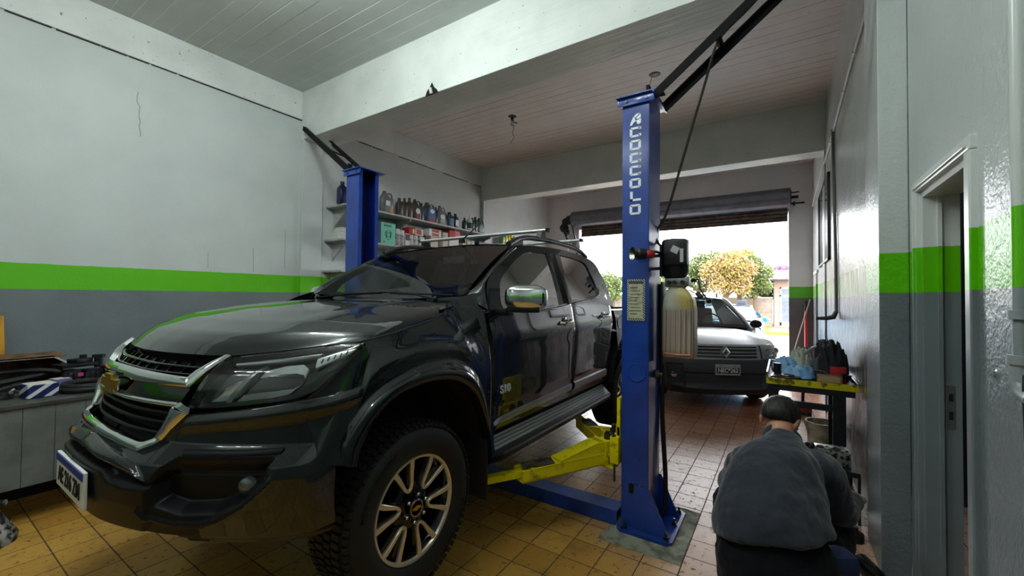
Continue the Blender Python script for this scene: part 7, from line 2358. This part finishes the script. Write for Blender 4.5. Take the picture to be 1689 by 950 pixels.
        b = MB(); mc = Vector((sg * (W + .06), 1.22, base + .03)); b.ball(mc, .085, 20, (1.15, .6, .82)); b.box((sg * (W - .04), 1.25, base - .02), (.12, .05, .04), None, .01); part(b, 'door_mirror', mirrorm or M_PLAST)
        if front:
            b = MB(); b.tube(resample([(sg * .58, 1.86, zt_ + .0), (sg * .59, 2.0, zt_ + .065), (sg * .59, 3.3, zt_ + .065), (sg * .58, 3.5, zt_)], 24, True), .018, 8); part(b, 'roof_rail', M_SILV if front else paint)
    b = MB(); b.grid([[Vector((wt(p).x, wt(p).y + (3.95 - wt(p).y) * t, wt(p).z + .03 * math.sin(PI * min(1, t + .15)) * (1 - p * p) - .12 * sstep(.8, 1.0, t))) for p in [-1 + k / 12 for k in range(25)]] for t in [j / 16 for j in range(17)]]); part(b, 'roof', paint)
    b = MB(); b.grid([[(W * .98 * p, 4.22 - .1 * abs(p) ** 3, z) for p in [-1 + k / 10 for k in range(21)]] for z in (.30, .7, 1.12)]); part(b, 'tailgate', paint)
    b = MB(); b.grid([[(.60 * s_ * p, 3.95, zt_ - .1), ] + [(.6 * s_ * (p + .1), 3.95, zt_ - .1)] for p in [-1]]) if False else b.grid([[(.62 * s_ * p, 3.93, zt_ - .10) for p in (-1, 0, 1)], [(.80 * s_ * p, 4.18, 1.12) for p in (-1, 0, 1)]]); part(b, 'rear_window', CAR_GLASS, smooth=False)
    # interior
    b = MB(); b.bx(-.72 * s_, .72 * s_, 1.05, 1.40, .95, base - .01); part(b, 'dashboard', M_INT, smooth=False)
    b = MB(); b.tube([(.36 + .17 * math.cos(a), 1.50 + .05 * math.sin(a), base + .02 + .16 * math.sin(a)) for a in [2 * PI * k / 24 for k in range(24)]], .014, 8, closed=True); part(b, 'steering_wheel', M_INT)
    for x in (-.36, .36):
        b = MB(); b.box((x, 2.1, 1.12), (.46, .14, .50), Matrix.Rotation(-.2, 4, 'X'), .05); b.box((x, 2.18, 1.43), (.24, .10, .15), None, .03); part(b, 'front_seat', M_SEAT)
    for x in (-1, 1):
        for y in (.83, 3.50):
            w = empty('wheel', (0, 0, 0)); w.parent = root
            Rx = Matrix.Rotation(PI / 2 * x, 4, 'Y'); c = (x * (W - .06), y, .335)
            b = MB(); b.lathe(c, [(.20, -.2), (.30, -.21), (.33, -.18), (.335, -.10), (.33, -.02), (.30, .02), (.21, .01)], n=48, rot=Rx); part(b, 'tyre', M_TYRE, w)
            b = MB(); b.lathe(c, [(.21, 0), (.20, -.02), (.08, -.03), (.0, -.01)], n=10, rot=Rx); part(b, 'rim', M_SATIN, w)
    return root
dz = suv('silver_suv', 'silver-grey SUV with a diamond badge parked askew in the street entrance', 'car', M_SILV, M_GPL)
place(dz, -.655, 6.47, R(28))
ac = suv('blue_car', 'light blue car parked outside on the pavement behind the silver SUV', 'car', M_AQUA, M_AQUA, W=.86, hood=.92, base=.98, roofz=1.38, front=False, grille_top=.80, mirrorm=M_AQUA)
place(ac, -1.22, 11.6, R(4))

# ================================================================== street
M_PAVE = mat('pale_pavement', rgb(156, 146, 138), .8, col2=rgb(130, 118, 110), scale=3, bump=.2)
M_ROAD = mat('pale_asphalt', rgb(140, 136, 134), .9, col2=rgb(120, 116, 114), scale=2)
M_GRASS = mat('grass_verge', rgb(86, 118, 34), .9, col2=rgb(110, 126, 46), scale=3, bump=.6, bscale=60, dist=.02)
M_BRICKP = mat('brick_red_paving', rgb(146, 100, 78), .85, var=.2, scale=6)
M_KERB = mat('yellow_kerb_paint', rgb(190, 150, 36), .7, var=.2, scale=4)
def ground(x0, x1, y0, y1, z, m, nm='ground'):
    b = MB(); b.bx(x0, x1, y0, y1, z - .3, z); return struct(b.build(nm, m, smooth=False))
ground(-40, 40, YE + .30, 19.6, -.005, M_PAVE, 'ground_pavement')
ground(-40, 40, 19.6, 21.2, .0, M_ROAD, 'ground_road')
for x0, x1 in ((-40, -14), (-14, 0), (0, 40)):
    pass
b = MB(); b.bx(-40, 40, 21.2, 21.7, -.3, .12, .03); struct(b.build('ground_kerb', M_KERB, smooth=False))
ground(-40, -.55, 21.7, 34, .10, M_GRASS, 'ground_verge')
ground(-.55, 40, 21.7, 34, .10, M_BRICKP, 'ground_brick_path')
# boundary wall of the house opposite
def block_wall():
    t = NT('weathered_block_wall')
    p = t.pos(); x, y, z = t.xyz(p)[0:3]
    cv = t.n('ShaderNodeCombineXYZ'); t.put(cv.inputs[0], x); t.put(cv.inputs[1], z)
    bk = t.n('ShaderNodeTexBrick'); t.put(bk.inputs['Vector'], cv.outputs[0]); bk.inputs['Scale'].default_value = 1.0
    bk.inputs['Brick Width'].default_value = .4; bk.inputs['Row Height'].default_value = .2; bk.inputs['Mortar Size'].default_value = .012
    bk.inputs['Color1'].default_value = rgb(140, 126, 116); bk.inputs['Color2'].default_value = rgb(126, 112, 102); bk.inputs['Mortar'].default_value = rgb(106, 96, 88)
    t.set(col=t.mix(t.ramp(t.noise(p, 2.0, 5.0), .4, .7), bk.outputs['Color'], rgb(148, 136, 126)), rough=.9)
    return t.m
bw = empty('boundary_wall', (-4, 26.1, .1), 'pale block garden wall across the street beneath the trees', 'wall')
b = MB(); b.bx(-22, -.46, 26, 26.2, .1, 1.58); b.build('blockwork', block_wall(), bw, smooth=False)
b = MB(); b.bx(-22, -.46, 25.96, 26.24, 1.58, 1.64); b.build('coping', mat('grey_coping', rgb(190, 182, 172), .8), bw, smooth=False)
# house with a white door
hs = empty('house', (1.2, 26.5, .1), 'pale pink house corner with a white glazed door across the street', 'house')
M_HW = mat('pale_pink_render', rgb(158, 138, 128), .85)
b = MB(); b.bx(-.44, 4.5, 26.0, 29, .1, 2.52); b.build('house_wall', M_HW, hs, smooth=False)
b = MB(); b.bx(-.56, 4.6, 25.5, 29.1, 2.50, 2.58); b.build('eave', mat('dark_eave', rgb(60, 56, 56), .7), hs, smooth=False)
b = MB()
for k in range(16):
    b.bx(-.48 + k * .32, -.18 + k * .32, 25.6, 25.64, 2.58, 3.06)
b.build('fascia_boards', mat('pale_fascia', rgb(150, 150, 160), .6), hs, smooth=False)
b = MB(); b.bx(-.44, -.40, 25.96, 26.0, .1, 2.5); b.build('corner_pipe', mat('dark_eave', rgb(90, 84, 84)), hs, smooth=False)
hd = MB()
for (x0, x1, z0, z1) in ((-.14, .38, 2.08, 2.16), (-.14, -.07, .15, 2.16), (.31, .38, .15, 2.16), (-.14, .38, .10, .34), (-.14, .38, 1.68, 1.76)):
    hd.bx(x0, x1, 25.96, 26.0, z0, z1)
hdo = hd.build('front_door', mat('white_joinery', rgb(186, 186, 186), .5), hs, smooth=False)
b = MB(); b.bx(-.07, .31, 25.98, 25.99, .34, 1.68); b.bx(-.07, .31, 25.98, 25.99, 1.76, 2.08); b.build('door_glass', mat('grey_door_glass', rgb(110, 120, 134), .2), hdo, smooth=False)
b = MB()
for (x, z) in ((.03, 1.35), (.20, 1.35), (.03, .95), (.20, .95), (.12, 1.15), (.12, .6)):
    b.tube([(x + .06 * math.cos(a), 25.97, z + .08 * math.sin(a)) for a in [2 * PI * k / 12 for k in range(12)]], .008, 5, closed=True)
b.build('door_ironwork', mat('grey_ironwork', rgb(110, 112, 124), .5), hdo)
# lamp post and pale green building edge seen left of the lift post
b = MB(); b.cyl((-9.35, 22.4, .1), (-9.35, 22.4, 9), .09, n=10); tag(b.build('utility_pole', mat('grey_pole', rgb(170, 172, 172), .7)), 'tall grey utility pole on the verge seen left of the lettered lift post', 'pole')
ob = empty('far_building', (-16, 27, .1), 'white building with a lime green strip seen through the pickup windows', 'building')
b = MB(); b.bx(-20, -11.75, 27, 30, .1, 5.6); b.build('building_wall', mat('white_render', rgb(190, 192, 190), .8), ob, smooth=False)
b = MB(); b.bx(-12.1, -11.80, 26.9, 27.02, .1, 5.6); b.build('green_strip', mat('lime_render', rgb(100, 170, 36), .7), ob, smooth=False)
b = MB(); b.bx(-14.5, -13.0, 26.95, 27.0, 1.0, 2.2); b.build('window', mat('dark_far_window', rgb(90, 100, 108), .2), ob, smooth=False)

# trees: leaf quads over a branching trunk
def leafmat(nm, a, c):
    t = NT(nm)
    wn = t.n('ShaderNodeObjectInfo')
    p = t.pos()
    t.set(col=t.mix(t.ramp(t.noise(p, 3.2, 4.0), .38, .62), a, c), rough=.7)
    t.b.inputs['Subsurface Weight'].default_value = 0.0
    return t.m
def tree(x, y, blobs, trunk_h, m, label, seed, n=2600, ls=.10, name='tree', cat='tree', grp='trees across the street'):
    rnd = random.Random(seed)
    r = empty(name, (x, y, .1), label, cat, grp)
    b = MB()
    b.tube([(x, y, .1), (x + .05, y, trunk_h * .5), (x, y, trunk_h)], [.16, .13, .11], 10)
    for (bx_, by_, bz_, br) in blobs:
        b.tube([(x, y, trunk_h), (x + (bx_ - x) * .5, y + (by_ - y) * .5, trunk_h + (bz_ - trunk_h) * .6), (bx_, by_, bz_)], [.08, .05, .015], 6)
        for k in range(5):
            a = rnd.uniform(0, 6.28); e = rnd.uniform(-.6, 1)
            b.tube([(bx_, by_, bz_), (bx_ + br * .8 * math.cos(a), by_ + br * .8 * math.sin(a), bz_ + br * .8 * e)], [.02, .006], 5)
    b.build('trunk', mat('tree_bark', rgb(96, 78, 64), .9), r)
    b = MB(); bm = b.bm
    tot = sum(q[3] ** 2 for q in blobs)
    for (cx, cy, cz, cr) in blobs:
        for k in range(int(n * cr ** 2 / tot)):
            d = Vector((rnd.gauss(0, 1), rnd.gauss(0, 1), rnd.gauss(0, 1))).normalized()
            rad = cr * (rnd.random() ** .33) * (1 + .22 * mnoise.noise(d * 2.5 + Vector((cx, cy, cz))))
            p = Vector((cx, cy, cz)) + Vector((d.x, d.y, d.z * .85)) * rad
            u = Vector((rnd.gauss(0, 1), rnd.gauss(0, 1), rnd.gauss(0, 1))).normalized(); v = u.orthogonal().normalized()
            s = ls * rnd.uniform(.6, 1.3)
            vs = [bm.verts.new(p + u * s), bm.verts.new(p + v * s * .45), bm.verts.new(p - u * s), bm.verts.new(p - v * s * .45)]
            bm.faces.new(vs)
    b.build('foliage', m, r, smooth=False, recalc=False)
    return r
LY = leafmat('yellow_autumn_leaves', rgb(138, 124, 40), rgb(112, 108, 40))
LG = leafmat('green_leaves', rgb(88, 100, 40), rgb(60, 76, 32))
LO = leafmat('rust_leaves', rgb(128, 98, 70), rgb(134, 120, 48))
LD = leafmat('dark_leaves', rgb(74, 92, 56), rgb(50, 66, 44))
tree(-2.5, 23.8, [(-2.9, 23.8, 3.0, .80), (-2.2, 23.6, 3.35, .75), (-2.3, 23.9, 2.6, .75), (-1.7, 23.8, 3.0, .7), (-2.7, 23.5, 2.2, .55), (-1.8, 23.7, 2.2, .6)], 1.5, LO, 'tree with yellow and rusty leaves in the middle of the street opening', 3, 5200, .085)
tree(-3.6, 24.8, [(-4.1, 24.8, 3.3, .85), (-3.3, 24.7, 3.5, .8), (-3.8, 24.9, 2.5, .8), (-4.7, 24.9, 2.8, .8), (-5.3, 25, 2.9, .8), (-5.9, 25, 2.5, .8)], 1.6, LG, 'green yellow tree right beside the black motor housing across the street', 4, 5200, .09)
tree(-1.2, 24.7, [(-1.4, 24.7, 3.3, .62), (-.95, 24.7, 2.9, .6), (-1.3, 24.6, 2.4, .55), (-.9, 24.7, 2.2, .5), (-1.5, 24.5, 1.9, .4)], 1.5, LG, 'green tree nearest the pink flowers across the street', 5, 3800, .08)
tree(-2.0, 25.4, [(-2.3, 25.4, 3.7, .6), (-1.7, 25.4, 3.75, .6), (-2.8, 25.4, 3.6, .6)], 2.2, LY, 'yellow crown showing just above the rusty tree', 6, 2200, .085)
tree(-.75, 26.9, [(-.8, 26.9, 2.2, .5), (-.6, 26.9, 1.8, .4), (-1.2, 26.9, 2.0, .5)], 1.2, LD, 'dark shrub behind the garden wall beside the house', 7, 1400, .09, 'shrub', 'shrub')
tree(-8.9, 25.2, [(-9.3, 25.2, 2.6, .7), (-8.5, 25.2, 2.4, .65), (-8.9, 25.1, 1.8, .6)], 1.2, LG, 'yellow green tree seen between the pickup cab and the lettered lift post', 9, 2000, .09)
LP = leafmat('pink_blossom', rgb(150, 56, 134), rgb(122, 44, 108))
tree(.0, 27.6, [(-.35, 26.2, 3.0, .34), (.0, 26.3, 3.1, .36), (.35, 26.3, 3.0, .34), (.7, 26.3, 3.1, .34)], 2.5, LP, 'pink bougainvillea flowering over the roof edge of the pink house', 8, 2000, .05, 'bougainvillea', 'shrub')
